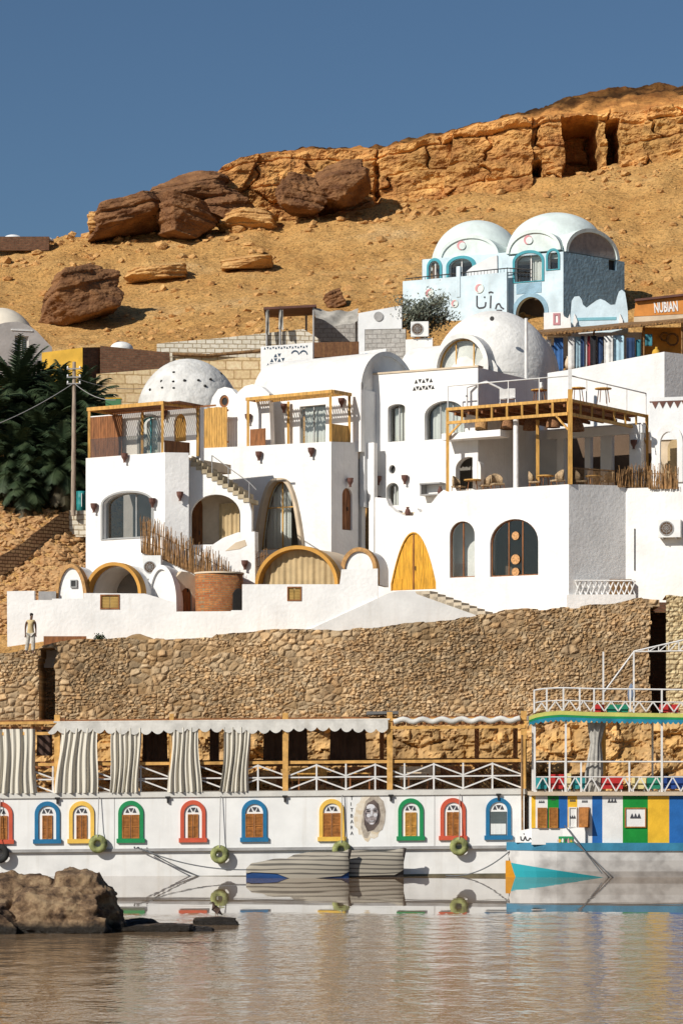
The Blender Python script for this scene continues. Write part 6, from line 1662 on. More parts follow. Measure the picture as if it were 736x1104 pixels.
mb.build('box', mk('green_box', (0.06, 0.18, 0.08), 0.6), e); MB().box(c.x - 0.42, c.x + 0.37, c.y - 0.27, c.y + 0.27, c.z + 0.253, c.z + 0.30).build('rim', OCHRE, e)

# ================================================================== plants
def leafmat(name, c1, c2, tr=0.25):
    m, N, L, b = nodes(name)
    g = N.new('ShaderNodeNewGeometry'); n = N.new('ShaderNodeTexNoise'); n.inputs['Scale'].default_value = 1.4; n.inputs['Detail'].default_value = 4; L.new(g.outputs['Position'], n.inputs['Vector'])
    mr = N.new('ShaderNodeMapRange'); mr.inputs[1].default_value = 0.35; mr.inputs[2].default_value = 0.65; L.new(n.outputs[0], mr.inputs[0])
    mx = N.new('ShaderNodeMix'); mx.data_type = 'RGBA'; mx.inputs[6].default_value = rgba(c1); mx.inputs[7].default_value = rgba(c2); L.new(mr.outputs[0], mx.inputs[0])
    L.new(mx.outputs[2], b.inputs['Base Color']); b.inputs['Roughness'].default_value = 0.6; b.inputs['Specular IOR Level'].default_value = 0.3
    return m
PALM = leafmat('palm_leaf', (0.018, 0.036, 0.014), (0.050, 0.072, 0.030))
PALMD = leafmat('dry_palm_leaf', (0.13, 0.10, 0.055), (0.04, 0.042, 0.02))
TRUNK = mk('palm_trunk', (0.13, 0.085, 0.05), 0.95, 0.3, 2, 0.8, 8, (1, 1, 3), local=True)
def frond(mb, base, az, el, length, droop, width, nl=26, seedr=random):
    d = Vector((math.cos(az) * math.cos(el), math.sin(az) * math.cos(el), math.sin(el))); p = Vector(base); seg = length / nl
    side0 = Vector((-math.sin(az), math.cos(az), 0)); pts = [p.copy()]
    for k in range(nl):
        f = k / nl
        d = (d + Vector((0, 0, -droop * (0.25 + f) / nl * 2.2))).normalized()
        q = p + d * seg
        up = side0.cross(d).normalized()
        L_ = width * math.sin(math.pi * min(1, 0.18 + 0.82 * f)) ** 0.7 + 0.08
        for s in (-1, 1):
            tip = q + side0 * (s * L_ * 0.86) + d * (L_ * 0.62) - Vector((0, 0, L_ * (0.18 + 0.25 * seedr.random()))) + up * (0.1 * L_)
            w = d * (0.05 + 0.02 * seedr.random())
            mb.add([p, p + w * 2, tip], [(0, 1, 2)])
        p = q; pts.append(p.copy())
    mb.tube(pts, [0.035 * (1 - 0.8 * i / nl) for i in range(nl + 1)], 4, cap=False)
def palm(px, py_base, py_top, d, label, nfr, length, seed, dead=22):
    r = random.Random(seed)
    b0 = at(px, py_base, d); z1 = Zp(py_top, d)
    e = thing('palm_tree', label, 'palm tree', b0, 'palms on the left slope')
    lean = Vector((r.uniform(-0.5, 0.5), r.uniform(-0.3, 0.3), 0))
    top = Vector((b0.x + lean.x, b0.y + lean.y, z1)); h = z1 - b0.z
    n = 18; pts = []; rad = []
    for k in range(n + 1):
        f = k / n; pts.append(b0 + lean * (f * f) + Vector((0, 0, h * f - 0.3 * (1 - f)))); rad.append((0.24 - 0.07 * f) * (1 + 0.13 * (k % 2)))
    MB().tube(pts, rad, 10).build('trunk', TRUNK, e)
    mb = MB()
    for k in range(nfr):
        f = k / nfr; az = k * 2.399963 + r.uniform(-0.3, 0.3); el = R(80 - 105 * f + r.uniform(-8, 8)); frond(mb, top + Vector((0, 0, 0.15 - 0.3 * f)), az, el, length * r.uniform(0.85, 1.1), 0.55 + 0.5 * r.random() + 0.3 * f, 0.60, 30, r)
    mb.build('crown', PALM, e, recalc=False)
    mb = MB()
    for k in range(dead):
        az = k * 2.399963 + 0.7; frond(mb, top + Vector((0, 0, -0.35 - 0.5 * r.random())), az, R(-35 - 40 * r.random()), length * r.uniform(0.75, 0.95), 1.0, 0.4, 20, r)
    mb.build('dry_fronds', PALMD, e, recalc=False)
    return e
palm(24, 548, 428, 142.5, 'tallest palm with the broadest crown at the left edge', 60, 3.0, 1, 26)
palm(64, 540, 447, 141.5, 'palm just left of the utility pole', 54, 2.7, 2, 26)
palm(-14, 552, 455, 140.5, 'palm cut by the left edge of the view', 48, 2.8, 3, 22)
palm(92, 535, 450, 143.5, 'palm partly hidden by the white tower', 48, 2.6, 4, 22)
palm(42, 550, 480, 140.6, 'short bushy palm low between the taller ones', 52, 2.5, 5, 22)
palm(10, 556, 496, 139.8, 'shortest palm bush at the lower left', 48, 2.2, 6, 18)
palm(72, 550, 500, 140.0, 'young palm sprouting at the foot of the pole', 46, 2.1, 7, 16)
palm(45, 545, 440, 144.5, 'tall palm rising in the middle behind the other palms', 52, 2.8, 8, 22)
palm(28, 556, 522, 139.2, 'low palm bush spreading in front of all the other palms', 40, 1.6, 9, 12)
# small tree in front of the blue house
tb = at(457, 385, 153.5)
e = thing('small_tree', 'small loose grey green tree in front of the blue parapet', 'tree', tb)
r = random.Random(5)
mbw = MB(); mbl = MB()
tips = []
def limb(p, d, L_, rad, lvl):
    n = 5; pts = [p.copy()]; q = p.copy()
    for k in range(n):
        d = (d + Vector((r.uniform(-0.25, 0.25), r.uniform(-0.25, 0.25), r.uniform(-0.05, 0.15)))).normalized(); q = q + d * (L_ / n); pts.append(q.copy())
        if lvl >= 1: tips.append((q.copy(), lvl))
    mbw.tube(pts, [rad * (1 - 0.6 * i / n) for i in range(n + 1)], 6)
    if lvl < 3:
        for k in range(4 if lvl else 7):
            a = r.uniform(0, 6.28); nd = (d * 0.4 + Vector((math.cos(a), math.sin(a), r.uniform(-0.1, 0.7)))).normalized(); limb(pts[r.randint(2, n)], nd, L_ * r.uniform(0.5, 0.75), rad * 0.5, lvl + 1)
limb(tb, Vector((0, 0, 1)), 2.1, 0.12, 0)
for (p, lvl) in tips:
    for k in range(8 if lvl == 3 else 4):
        q = p + Vector((r.gauss(0, 0.22), r.gauss(0, 0.22), r.gauss(0, 0.2)))
        n_ = Vector((r.uniform(-1, 1), r.uniform(-1, 0.3), r.uniform(-0.3, 1))).normalized(); a = n_.orthogonal().normalized(); b = n_.cross(a); s = r.uniform(0.06, 0.11)
        mbl.add([q - a * s, q + b * s * 0.5, q + a * s, q - b * s * 0.5], [(0, 1, 2, 3)])
mbw.build('trunk', TRUNK, e); mbl.build('crown', leafmat('olive_leaf', (0.085, 0.10, 0.065), (0.20, 0.21, 0.16)), e, recalc=False)
PAC = Pl.at(452, 152.2, 8)
ac_unit(PAC, 443, 462, 347, 363, 0.2, 'air conditioner half hidden by the small grey green tree', 0.4)
mb = MB(); mb.plate(PAC, PAC.hits([(437, 385), (437, 366), (466, 364), (466, 385)]), (), 0.25, 0.0); mb.solo('low_wall', WHITE, 'low white wall carrying the air conditioner by the small tree', 'wall')
# shrub on the quay
c = at(107, 690, 129.0); mb = MB(); r = random.Random(9)
for k in range(240):
    q = c + Vector((r.gauss(0, 0.12), r.gauss(0, 0.1), abs(r.gauss(0, 0.12)))); n_ = Vector((r.uniform(-1, 1), r.uniform(-1, 1), r.uniform(0, 1))).normalized(); a = n_.orthogonal().normalized(); b = n_.cross(a)
    mb.add([q - a * 0.05, q + b * 0.03, q + a * 0.05, q - b * 0.03], [(0, 1, 2, 3)])
mb.solo('shrub', PALM, 'tiny green shrub at the foot of the white perimeter wall', 'shrub')
# ================================================================== white houseboat
PO = Pl(0, 120.0, 0)                                   # its side, parallel to the bank
BW = mk('boat_white', (0.80, 0.795, 0.77), 0.55, 0.05, 0.8, 0.12, 5, streak=0.26, bdist=0.02)
BWL = mk('boat_hull_white', (0.76, 0.755, 0.73), 0.55, 0.08, 0.8, 0.15, 5, streak=0.30, bdist=0.02)
BT = mk('boat_timber', (0.66, 0.37, 0.11), 0.6, 0.2, 3, 0.3, 10)
x_l, x_r = X(-60, 120), X(565, 120)
B = thing('houseboat', 'long white houseboat with a scalloped awning and rainbow arched windows moored at the quay', 'boat', (X(280, 120), 122.3, 0))
def sl(y, px): return Zp(y - (px - 280) * 0.0085, 120)      # the boat lies slightly bow up
def run(mb, y0, y1, px0, px1, d0, d1, n=1):
    """a box that follows the boat's slight slope"""
    c = []
    for y in (y1, y0):
        c += [Vector((X(px0, 120), d0, sl(y, px0))), Vector((X(px1, 120), d0, sl(y, px1))), Vector((X(px1, 120), d1, sl(y, px1))), Vector((X(px0, 120), d1, sl(y, px0)))]
    return mb.hexa(c)
MBx = MB(); run(MBx, 916, 952, -60, 560, 120.10, 124.5); MBx.build('hull', BWL, B)
MBx = MB(); run(MBx, 859, 915, -60, 565, 120.0, 124.6); MBx.build('cabin', BW, B)
MBx = MB(); run(MBx, 914, 917.2, -60, 566, 119.95, 124.62); MBx.build('rubbing_strake', mk('shade_grey_strake', (0.38, 0.37, 0.36), 0.6, 0.15), B)  # shadow band under the cabin edge is put into the strake's grey
MBx = MB(); run(MBx, 944.2, 949, -60, 560.5, 120.085, 120.099); MBx.build('waterline_stain', mk('waterline_scum', (0.16, 0.14, 0.09), 0.8, 0.3), B)
MBx = MB(); run(MBx, 853.3, 858.9, -60, 567, 119.93, 124.65); MBx.build('deck', mk('deck_edge', (0.64, 0.62, 0.57), 0.6, 0.08), B)
# seams between the plates of the cabin side
for px in (123, 243, 373, 468):
    MBx = MB(); run(MBx, 859, 914, px, px + 0.5, 119.992, 119.999); MBx.build('plate_seam', GREYM, B)
for px in (62, 181, 307, 421, 537):
    MBx = MB(); run(MBx, 858, 865, px - 1, px + 1, 119.88, 119.99); run(MBx, 858, 860, px - 2.6, px + 2.6, 119.86, 119.99); MBx.build('bracket', DARK, B)
cm = {'red': mk('red_trim', (0.58, 0.10, 0.05), 0.5, 0.1), 'blue': mk('blue_trim', (0.02, 0.16, 0.32), 0.5, 0.1), 'yellow': mk('yellow_trim', (0.80, 0.50, 0.09), 0.5, 0.1), 'green': mk('green_trim', (0.015, 0.25, 0.085), 0.5, 0.1)}
SHUT = mk('shutter_brown', (0.42, 0.165, 0.04), 0.6, 0.2, 5, 0.3, 12)
SHUTY = mk('shutter_gold', (0.60, 0.31, 0.06), 0.6, 0.2, 5, 0.3, 12)
def slp(poly, px):   # picture polygon -> plane coords, following the slope
    return [(X(p[0], 120), sl(p[1], p[0])) for p in poly]
def arch_px(x0, x1, yb, ys, yt, n=16):
    c, r = (x0 + x1) / 2, (x1 - x0) / 2
    return [(x0, yb)] + [(c - r * math.cos(math.pi * i / n), ys - (ys - yt) * math.sin(math.pi * i / n)) for i in range(n + 1)] + [(x1, yb)]
def boat_window(px, colr, leafw, mat=SHUT, dy=0.0, lace=False):
    oy = 907 + dy
    outer, inner = arch_px(px - 13.6, px + 13.6, oy, 876 + dy, 862.3 + dy), arch_px(px - 9.6, px + 9.6, oy, 877 + dy, 867 + dy)
    mb = MB(); mb.ring(PO, slp(outer, px), slp(inner, px), 0.055, -0.06, closed=False)
    mb.plate(PO, slp([(px - 15.2, oy - 3.8), (px + 15.2, oy - 3.8), (px + 15.2, oy + 0.8), (px - 15.2, oy + 0.8)], px), (), 0.10, -0.11)
    w = mb.build('window', cm[colr], B); w['label'] = colr + ' rimmed arched window'
    y0, y1 = 877.5 + dy, 903 + dy
    if lace:
        mb = MB(); mb.plate(PO, slp([(px - leafw, y1), (px - leafw, y0), (px + leafw, y0), (px + leafw, y1)], px), (), 0.02, -0.025); mb.build('pane', mk('dull_pane', (0.10, 0.12, 0.12), 0.1, 0.1, spec=0.6), w)
        mb = MB(); drape(mb, PO.off(-0.035), X(px - leafw + 0.7, 120), X(px + leafw - 0.7, 120), sl(y1 - 1, px), sl(y0 + 13, px), 0, 0.006, 0.12); mb.build('lace', CURT, w)
    else:
        for s in (-1, 1):
            a, b = (px - leafw, px - 0.35) if s < 0 else (px + 0.35, px + leafw)
            mb = MB(); mb.ring(PO, slp([(a, y1), (a, y0), (b, y0), (b, y1)], px), slp([(a + 1, y1 - 1), (a + 1, y0 + 1), (b - 1, y0 + 1), (b - 1, y1 - 1)], px), 0.045, -0.05)
            k = y0 + 1.3
            while k < y1 - 1.5:
                if abs(k - (y0 + y1) / 2) < 0.9: k += 1.8; continue
                mb.plate(PO, slp([(a + 1, k + 1.0), (a + 1, k), (b - 1, k), (b - 1, k + 1.0)], px), (), 0.02, -0.034); k += 1.5
            mb.plate(PO, slp([(a + 1, (y0 + y1) / 2 + 0.8), (a + 1, (y0 + y1) / 2 - 0.8), (b - 1, (y0 + y1) / 2 - 0.8), (b - 1, (y0 + y1) / 2 + 0.8)], px), (), 0.02, -0.04)
            mb.plate(PO, slp([(a + 0.8, y1 - 0.8), (a + 0.8, y0 + 0.8), (b - 0.8, y0 + 0.8), (b - 0.8, y1 - 0.8)], px), (), 0.008, -0.012)
            mb.build('shutter', mat, w)
    mb = MB()
    for k in (-1, 0, 1):
        c = px + k * 3.9; r = 2.0 if k else 2.6; b_ = 875.2 + dy
        pts = [(c - r, b_), (c, b_ - 4.6), (c + r, b_)] if k else [(c - r, b_ - 4.8), (c + r, b_ - 4.8), (c, b_ - 0.4)]
        mb.plate(PO, slp(pts, px), (), 0.02, -0.022)
    mb.build('ornament', INK, w)
for px, c, lw, mt, lace in ((0, 'red', 8.0, SHUT, 0), (51, 'blue', 5.4, SHUT, 0), (88, 'yellow', 5.6, SHUT, 0), (141, 'green', 9.2, SHUT, 0), (208, 'red', 5.6, SHUT, 0), (274, 'blue', 9.4, SHUT, 0), (357.5, 'yellow', 9.6, SHUT, 0), (442.5, 'green', 6.0, SHUTY, 0), (488, 'red', 6.6, SHUT, 0), (537, 'blue', 8.8, SHUT, 1)):
    boat_window(px, c, lw, mt, 0.0, bool(lace))
# painted portrait and stacked letters
def patch(name, pts, mat, n0, parent=B):
    return MB().plate(PO, slp(pts, 395), (), 0.004, n0).build(name, mat, parent)
def blob(cx, cy, rx, ry, k=16, wob=0.0, seed=0, a0=0, a1=360):
    r = random.Random(seed); return [(cx + rx * math.cos(R(a0 + (a1 - a0) * i / k)) * (1 + r.uniform(-wob, wob)), cy + ry * math.sin(R(a0 + (a1 - a0) * i / k)) * (1 + r.uniform(-wob, wob))) for i in range(k)]
wash = mk('sepia_wash', (0.62, 0.50, 0.34), 0.8, 0.35, 3.5, 0.0, 1, col2=(0.76, 0.72, 0.64))
scarf = mk('scarf_paint', (0.30, 0.25, 0.20), 0.8, 0.4, 4, 0.0, 1, col2=(0.52, 0.46, 0.38)); scarfd = mk('dark_scarf_paint', (0.12, 0.09, 0.08), 0.8, 0.3)
facem = mk('face_paint', (0.40, 0.36, 0.36), 0.8, 0.3, 6, 0, 1, col2=(0.22, 0.17, 0.16)); facel = mk('face_light_paint', (0.66, 0.65, 0.67), 0.8, 0.1); faced = mk('face_dark_paint', (0.05, 0.045, 0.05), 0.8, 0.1)
mural = patch('mural', blob(398, 882, 16, 25, 30, 0.13, 3), wash, -0.006)
patch('painted_headscarf', [(392, 904), (389, 893), (391, 876), (394, 865), (400, 859.5), (407, 859.5), (413, 865), (415.5, 876), (414.5, 888), (412, 896), (406, 899), (400, 897), (396, 905)], scarf, -0.011, mural)
patch('painted_scarf_shadow', [(392.5, 890), (392, 876), (396, 867), (403, 863.5), (408, 868), (410, 880), (408.5, 889), (403, 896), (396, 898)], scarfd, -0.016, mural)
patch('painted_face', blob(400.2, 879.5, 7.3, 11.2, 22), facem, -0.021, mural)
for pts in (blob(399.5, 871.5, 4.6, 3.2), blob(397.2, 880.5, 2.3, 2.0), blob(404.4, 880.0, 2.3, 2.0), blob(400.4, 877.8, 1.0, 3.6), blob(400.6, 889.2, 2.0, 0.9)): patch('painted_highlight', pts, facel, -0.026, mural)

for pts in (blob(396.8, 875.8, 2.0, 0.9), blob(404.2, 875.6, 2.0, 0.9), blob(399.3, 882.0, 0.6, 0.45), blob(401.5, 882.0, 0.6, 0.45), blob(400.5, 885.6, 3.6, 1.9, a0=0, a1=180), [(393.6, 878), (394.6, 877), (395.4, 886), (398, 890), (396, 889)], [(407.2, 877), (408, 880), (406, 887), (403, 890.2), (405.6, 885)], [(394.4, 873.6), (399, 873), (399, 873.8), (394.4, 874.5)], [(402, 873), (407, 873.4), (407, 874.2), (402, 873.8)]): patch('painted_feature', pts, faced, -0.031, mural)
for i, ch in enumerate('TITBARA'):
    y = 863.5 + i * 6.3; p = Vector((X(377.4, 120), 119.985, sl(y, 377)))
    text_part(ch, p, 0.22, 0, INK, B, 'letter', 0.9, ext=0.004)
for st in ([(144.5, 912), (146, 915), (149, 912.5), (151, 915.5)], [(152, 914), (156, 915.6), (160, 914.8)], [(158, 913.2), (163, 917.4), (166, 918)]):
    mb = MB()
    for a, b in zip(st[:-1], st[1:]): mb.bar(Vector((X(a[0], 120), 119.985, sl(a[1], a[0]))), Vector((X(b[0], 120), 119.985, sl(b[1], b[0]))), 0.05, 0.012, up=(0, 1, 0))
    mb.build('scribble', INK, B)
patch('painted_teeth', blob(400.5, 885.9, 2.7, 1.1, a0=0, a1=180), facel, -0.036, mural)
# posts, roof frame
def bpt(px, y, d): return Vector((X(px, 120), d, sl(y, px)))
for px in (61.5, 185, 307.5, 420, 564.5): MB().bar(bpt(px, 853, 120.08), bpt(px, 769, 120.08), 0.24 if px != 185 else 0.18, 0.2).build('post', BT, B)
for px in (57, 178, 298, 413, 519, 562): MB().bar(bpt(px, 853, 124.3), bpt(px, 771, 124.3), 0.2).build('post', WOODD, B)
MB().bar(bpt(-60, 777.5, 119.98), bpt(567, 777.0, 119.98), 0.10, 0.12).build('roof_beam', BT, B)
MB().bar(bpt(-60, 774.5, 124.3), bpt(567, 774, 124.3), 0.14).build('roof_beam', WOODD, B)
MB().bar(bpt(420, 786, 120.0), bpt(566, 786, 120.0), 0.10, 0.13).build('roof_beam', BT, B)
MB().bar(bpt(-60, 789, 120.0), bpt(64, 789, 120.0), 0.10, 0.13).build('roof_beam', BT, B)
mb = MB()
for k in range(24):
    px = 424 + 138 * k / 23; mb.bar(bpt(px, 781.5, 119.95), bpt(px, 781, 124.4), 0.10, 0.12)
for k in range(11): mb.bar(bpt(-58 + 11.5 * k, 783, 119.95), bpt(-58 + 11.5 * k, 782.5, 124.4), 0.10, 0.12)
mb.build('roof_joists', WOODD, B)
AWN = mk('awning_canvas', (0.66, 0.64, 0.59), 0.9, 0.12, 2, 0.2, 8, streak=0.3)
mb = MB(); run(mb, 776, 777.5, 58, 420, 119.9, 124.5); mb.build('awning', AWN, B)
low = []
px = 418.0
while px > 62:
    for q in range(6): low.append((px - 12.7 * q / 6, 786.0 + 4.2 * math.sin(math.pi * q / 6) ** 0.8 + 1.2 * math.sin(px * 0.05)))
    px -= 12.7
outl = [(62, 777.6), (418, 777.6)] + low
mb = MB(); mb.plate(PO, slp(outl, 240), (), 0.02, -0.15); mb.build('valance', AWN, B)
mb = MB(); mb.tube([bpt(px, 778.5 + 1.5 * math.sin(px * 0.3) , 119.9) for px in np.linspace(424, 560, 40)], 0.12, 8); mb.build('rolled_canvas', AWN, B)
# railing
mb = MB(); mb.bar(bpt(-60, 822.5, 120.12), bpt(566, 822.5, 120.12), 0.10, 0.13); mb.build('handrail', BT, B)
mb = MB()
RP = 31.6
k0 = -60
px = 309.5 - RP * 12
while px < 566:
    q = min(px + RP, 566)
    mb.bar(bpt(px, 853, 120.12), bpt(px, 824, 120.12), 0.07)
    par = round((px - 309.5) / RP) % 2
    for (ya, yb_) in ((837.5, 825.5), (852, 840)):
        y0, y1 = (ya, yb_) if par == 0 else (yb_, ya)
        f = (q - px) / RP
        mb.bar(bpt(px, y0, 120.12), bpt(q, y0 + (y1 - y0) * f, 120.12), 0.06)
    px += RP
mb.bar(bpt(-60, 838.8, 120.12), bpt(566, 838.8, 120.12), 0.06)
mb.build('railing', METALW, B)
mb = MB(); mb.bar(bpt(-60, 823, 124.3), bpt(566, 823, 124.3), 0.12, 0.3); mb.bar(bpt(-60, 838, 124.3), bpt(566, 838, 124.3), 0.08); mb.build('back_railing', WOODD, B)
# striped curtains, tied at the posts
def stripemat():
    m, N, L, b = nodes('striped_canvas')
    t = N.new('ShaderNodeTexCoord'); mp = N.new('ShaderNodeMapping'); mp.inputs['Scale'].default_value = (1, 0, 0); L.new(t.outputs['Object'], mp.inputs[0])
    w = N.new('ShaderNodeTexWave'); w.inputs['Scale'].default_value = 3.2; w.inputs['Distortion'].default_value = 0.5; L.new(mp.outputs[0], w.inputs['Vector'])
    r = N.new('ShaderNodeValToRGB'); L.new(w.outputs[0], r.inputs[0]); r.color_ramp.elements[0].position = 0.12; r.color_ramp.elements[0].color = (0.46, 0.43, 0.365, 1); r.color_ramp.elements[1].position = 0.3; r.color_ramp.elements[1].color = (0.64, 0.60, 0.51, 1)
    L.new(r.outputs[0], b.inputs['Base Color']); b.inputs['Roughness'].default_value = 0.95
    return m
STR = stripemat()
for (xt0, xt1, xb0, xb1) in ((-6, 37, -8, 40), (66, 106, 58, 105), (121, 152, 118, 150), (184, 214, 181, 217), (243, 270, 237, 268)):
    mb = MB(); vs = []; m_, nz = 60, 12
    ph = random.uniform(0, 6)
    for j in range(nz + 1):
        f = j / nz
        for i in range(m_ + 1):
            u = i / m_; pxx = (xt0 + (xt1 - xt0) * u) * (1 - f) + (xb0 + (xb1 - xb0) * u) * f
            pxx += 1.0 * math.sin(f * 5 + u * 3 + ph)
            a = 0.10 * math.sin(u * 40 + ph + 0.6 * f) + 0.06 * math.sin(u * 23 + ph * 2 + f)
            vs.append(bpt(pxx, 784 + (853.5 - 784) * f, 119.90 + a * (0.5 + 0.5 * f)))
    mb.add(vs, [(j * (m_ + 1) + i, j * (m_ + 1) + i + 1, (j + 1) * (m_ + 1) + i + 1, (j + 1) * (m_ + 1) + i) for j in range(nz) for i in range(m_)], True)
    mb.build('curtain', STR, B)
DRP = mk('dark_drape', (0.075, 0.045, 0.035), 0.95, 0.2)
for x0, x1, y1 in ((40, 56, 815), (154, 180, 821), (284, 309, 822), (311, 331, 820), (356, 394, 823), (226, 236, 822)):
    mb = MB(); pb = Pl(0, 124.1, 0); drape(mb, pb, X(x0, 124.1), X(x1, 124.1), Zp(y1, 124.1), Zp(784, 124.1), 0, 0.05, 0.3, 0.06); mb.build('dark_drape', DRP, B)
# deck furniture: benches and tables in the shade
def deck_bench(px0, px1, d, label, mat, h=0.48):
    z0 = sl(853.3, (px0 + px1) / 2) + 0.02; x0, x1 = X(px0, 120), X(px1, 120)
    e = thing('deck_bench', label, 'bench', ((x0 + x1) / 2, d, z0), 'benches on the houseboat deck')
    MB().box(x0, x1, d - 0.25, d + 0.25, z0 + h - 0.08, z0 + h).build('seat', mat, e); MB().box(x0, x1, d + 0.252, d + 0.32, z0 + h - 0.02, z0 + h + 0.5).build('backrest', mat, e)
    for x in (x0 + 0.08, x1 - 0.08):
        for dd in (-0.18, 0.18): MB().bar((x, d + dd, z0), (x, d + dd, z0 + h - 0.08), 0.07).build('leg', WOODD, e)
deck_bench(312, 352, 122.9, 'wooden bench on the houseboat deck between the dark drapes', WOOD)
deck_bench(366, 410, 123.2, 'brown bench behind the railing above the painted portrait', WOODD)
deck_bench(432, 470, 123.0, 'pale bench behind the railing on the open part of the deck', BEIGE)
deck_bench(478, 512, 123.4, 'dark bench near the open end of the houseboat deck', WOODD)
def deck_table(px, d, label, mat=WOOD):
    z0 = sl(853.3, px) + 0.02; x = X(px, 120)
    e = thing('deck_table', label, 'table', (x, d, z0), 'tables on the houseboat deck')
    MB().box(x - 0.5, x + 0.5, d - 0.35, d + 0.35, z0 + 0.68, z0 + 0.74).build('tabletop', mat, e)
    for a in (-0.42, 0.42):
        for b in (-0.28, 0.28): MB().bar((x + a, d + b, z0), (x + a, d + b, z0 + 0.68), 0.06).build('leg', WOODD, e)
deck_table(332, 121.9, 'wooden table on the houseboat deck left of the portrait'); deck_table(388, 122.2, 'wooden table on the houseboat deck above the portrait', BT); deck_table(452, 122.0, 'wooden table on the open part of the houseboat deck', BEIGE)
# dark shelter cloth lying on top near the middle
mb = MB(); run(mb, 767.5, 770.5, 396, 430, 121.5, 124.4); mb.build('folded_tarp', mk('grey_tarp', (0.16, 0.155, 0.15), 0.9, 0.2), B)

# tyres hung as fenders
TYG = mk('tyre_green', (0.33, 0.35, 0.13), 0.8, 0.35, 4, 0.5, 14, col2=(0.07, 0.08, 0.035), local=True); TYD = mk('tyre_dark', (0.03, 0.03, 0.028), 0.8, 0.2)
def tyre(px, py, label, green=True, rad=0.40):
    c = Vector((X(px, 120), 119.80, sl(py, px)))
    e = thing('tyre_fender', label, 'tyre', c, 'tyres hung as fenders')
    nu, nv = 32, 12; r2 = 0.135; mb = MB(); vs = []
    for i in range(nu):
        a = 2 * math.pi * i / nu
        for j in range(nv):
            b = 2 * math.pi * j / nv; rr = rad - r2 + r2 * math.cos(b) * (1.0 + 0.05 * (i % 2))
            vs.append((c.x + rr * math.cos(a), c.y + r2 * 0.9 * math.sin(b), c.z + rr * math.sin(a)))
    mb.add(vs, [(i * nv + j, ((i + 1) % nu) * nv + j, ((i + 1) % nu) * nv + (j + 1) % nv, i * nv + (j + 1) % nv) for i in range(nu) for j in range(nv)], True)
    mb.build('carcass', TYG if green else TYD, e)
    MB().tube([c + Vector((0, -0.13, rad - 0.1)), c + Vector((0, -0.02, rad + 0.3)), Vector((c.x + 0.03, 119.9, sl(858, px)))], 0.018, 5).build('rope', GREYM, e)
tyre(106, 908.5, 'green painted tyre touching the first yellow window'); tyre(237, 921, 'green painted tyre hanging midway between a red and a blue window'); tyre(368, 917, 'green painted tyre partly hidden behind the covered rowing boats'); tyre(494.5, 914.5, 'green painted tyre below the last red window'); tyre(0, 918, 'dark tyre cut by the left edge', False, 0.42)

# ================================================================== covered rowing boats
def tarpmat():
    m, N, L, b = nodes('striped_tarp')
    g = N.new('ShaderNodeTexCoord'); mp = N.new('ShaderNodeMapping'); mp.inputs['Scale'].default_value = (0.12, 0.2, 1.0); L.new(g.outputs['Object'], mp.inputs[0])
    w = N.new('ShaderNodeTexWave'); w.bands_direction = 'Z'; w.inputs['Scale'].default_value = 1.7; w.inputs['Distortion'].default_value = 6.5; w.inputs['Detail'].default_value = 2; w.inputs['Detail Scale'].default_value = 1.2; L.new(mp.outputs[0], w.inputs['Vector'])
    r = N.new('ShaderNodeValToRGB'); L.new(w.outputs[0], r.inputs[0]); r.color_ramp.elements[0].position = 0.10; r.color_ramp.elements[0].color = (0.10, 0.09, 0.075, 1); r.color_ramp.elements[1].position = 0.38; r.color_ramp.elements[1].color = (0.34, 0.305, 0.245, 1)
    L.new(r.outputs[0], b.inputs['Base Color']); b.inputs['Roughness'].default_value = 0.9
    return m
TARP = tarpmat()
def rowboat(px0, px1, d, W, zs, label, hullc):
    """zs: (f, crown y, hem y) along the length"""
    x0, x1 = X(px0, d), X(px1, d)
    e = thing('rowing_boat', label, 'boat', ((x0 + x1) / 2, d, 0), 'covered rowing boats')
    n = 40; F_ = [q[0] for q in zs]; C_ = [Zp(q[1], d) for q in zs]; H_ = [Zp(q[2], d) for q in zs]
    hull, tarp = MB(), MB(); hv, tv = [], []; mh, mt = 10, 12
    for i in range(n + 1):
        f = i / n; x = x0 + (x1 - x0) * f; w = W * (max(0.0, math.sin(math.pi * (0.10 + 0.90 * f) ** 0.85))) ** 0.6 + 0.03
        cr, he = np.interp(f, F_, C_), np.interp(f, F_, H_)
        for j in range(mh + 1):
            a = math.pi * j / mh; hv.append((x, d - w * math.cos(a), he - (he + 0.25) * math.sin(a) ** 0.7))
        for j in range(mt + 1):
            a = math.pi * j / mt; z = he + (cr - he) * math.sin(a) ** 0.55 + 0.02 * math.sin(9 * f + 3 * a) - 0.03 * math.sin(17 * f) * math.sin(a)
            tv.append((x, d - (w + 0.05) * math.cos(a) * (1 if a < 3.2 else 1), z))
    hull.add(hv, [(i * (mh + 1) + j, i * (mh + 1) + j + 1, (i + 1) * (mh + 1) + j + 1, (i + 1) * (mh + 1) + j) for i in range(n) for j in range(mh)], True)
    hull.build('hull', hullc, e)
    tarp.add(tv, [(i * (mt + 1) + j, i * (mt + 1) + j + 1, (i + 1) * (mt + 1) + j + 1, (i + 1) * (mt + 1) + j) for i in range(n) for j in range(mt)], True)
    tarp.build('tarpaulin', TARP, e)
    # stem
    zt = C_[-1]
    MB().tube([(x1 - 0.42, d, -0.2), (x1 - 0.22, d, 0.1), (x1 - 0.1, d, zt * 0.55), (x1 + 0.05, d, zt + 0.04)], [0.12, 0.13, 0.11, 0.07], 8).build('stem', mk('dark_boat_timber', (0.05, 0.04, 0.035), 0.7, 0.3), e)
    return e
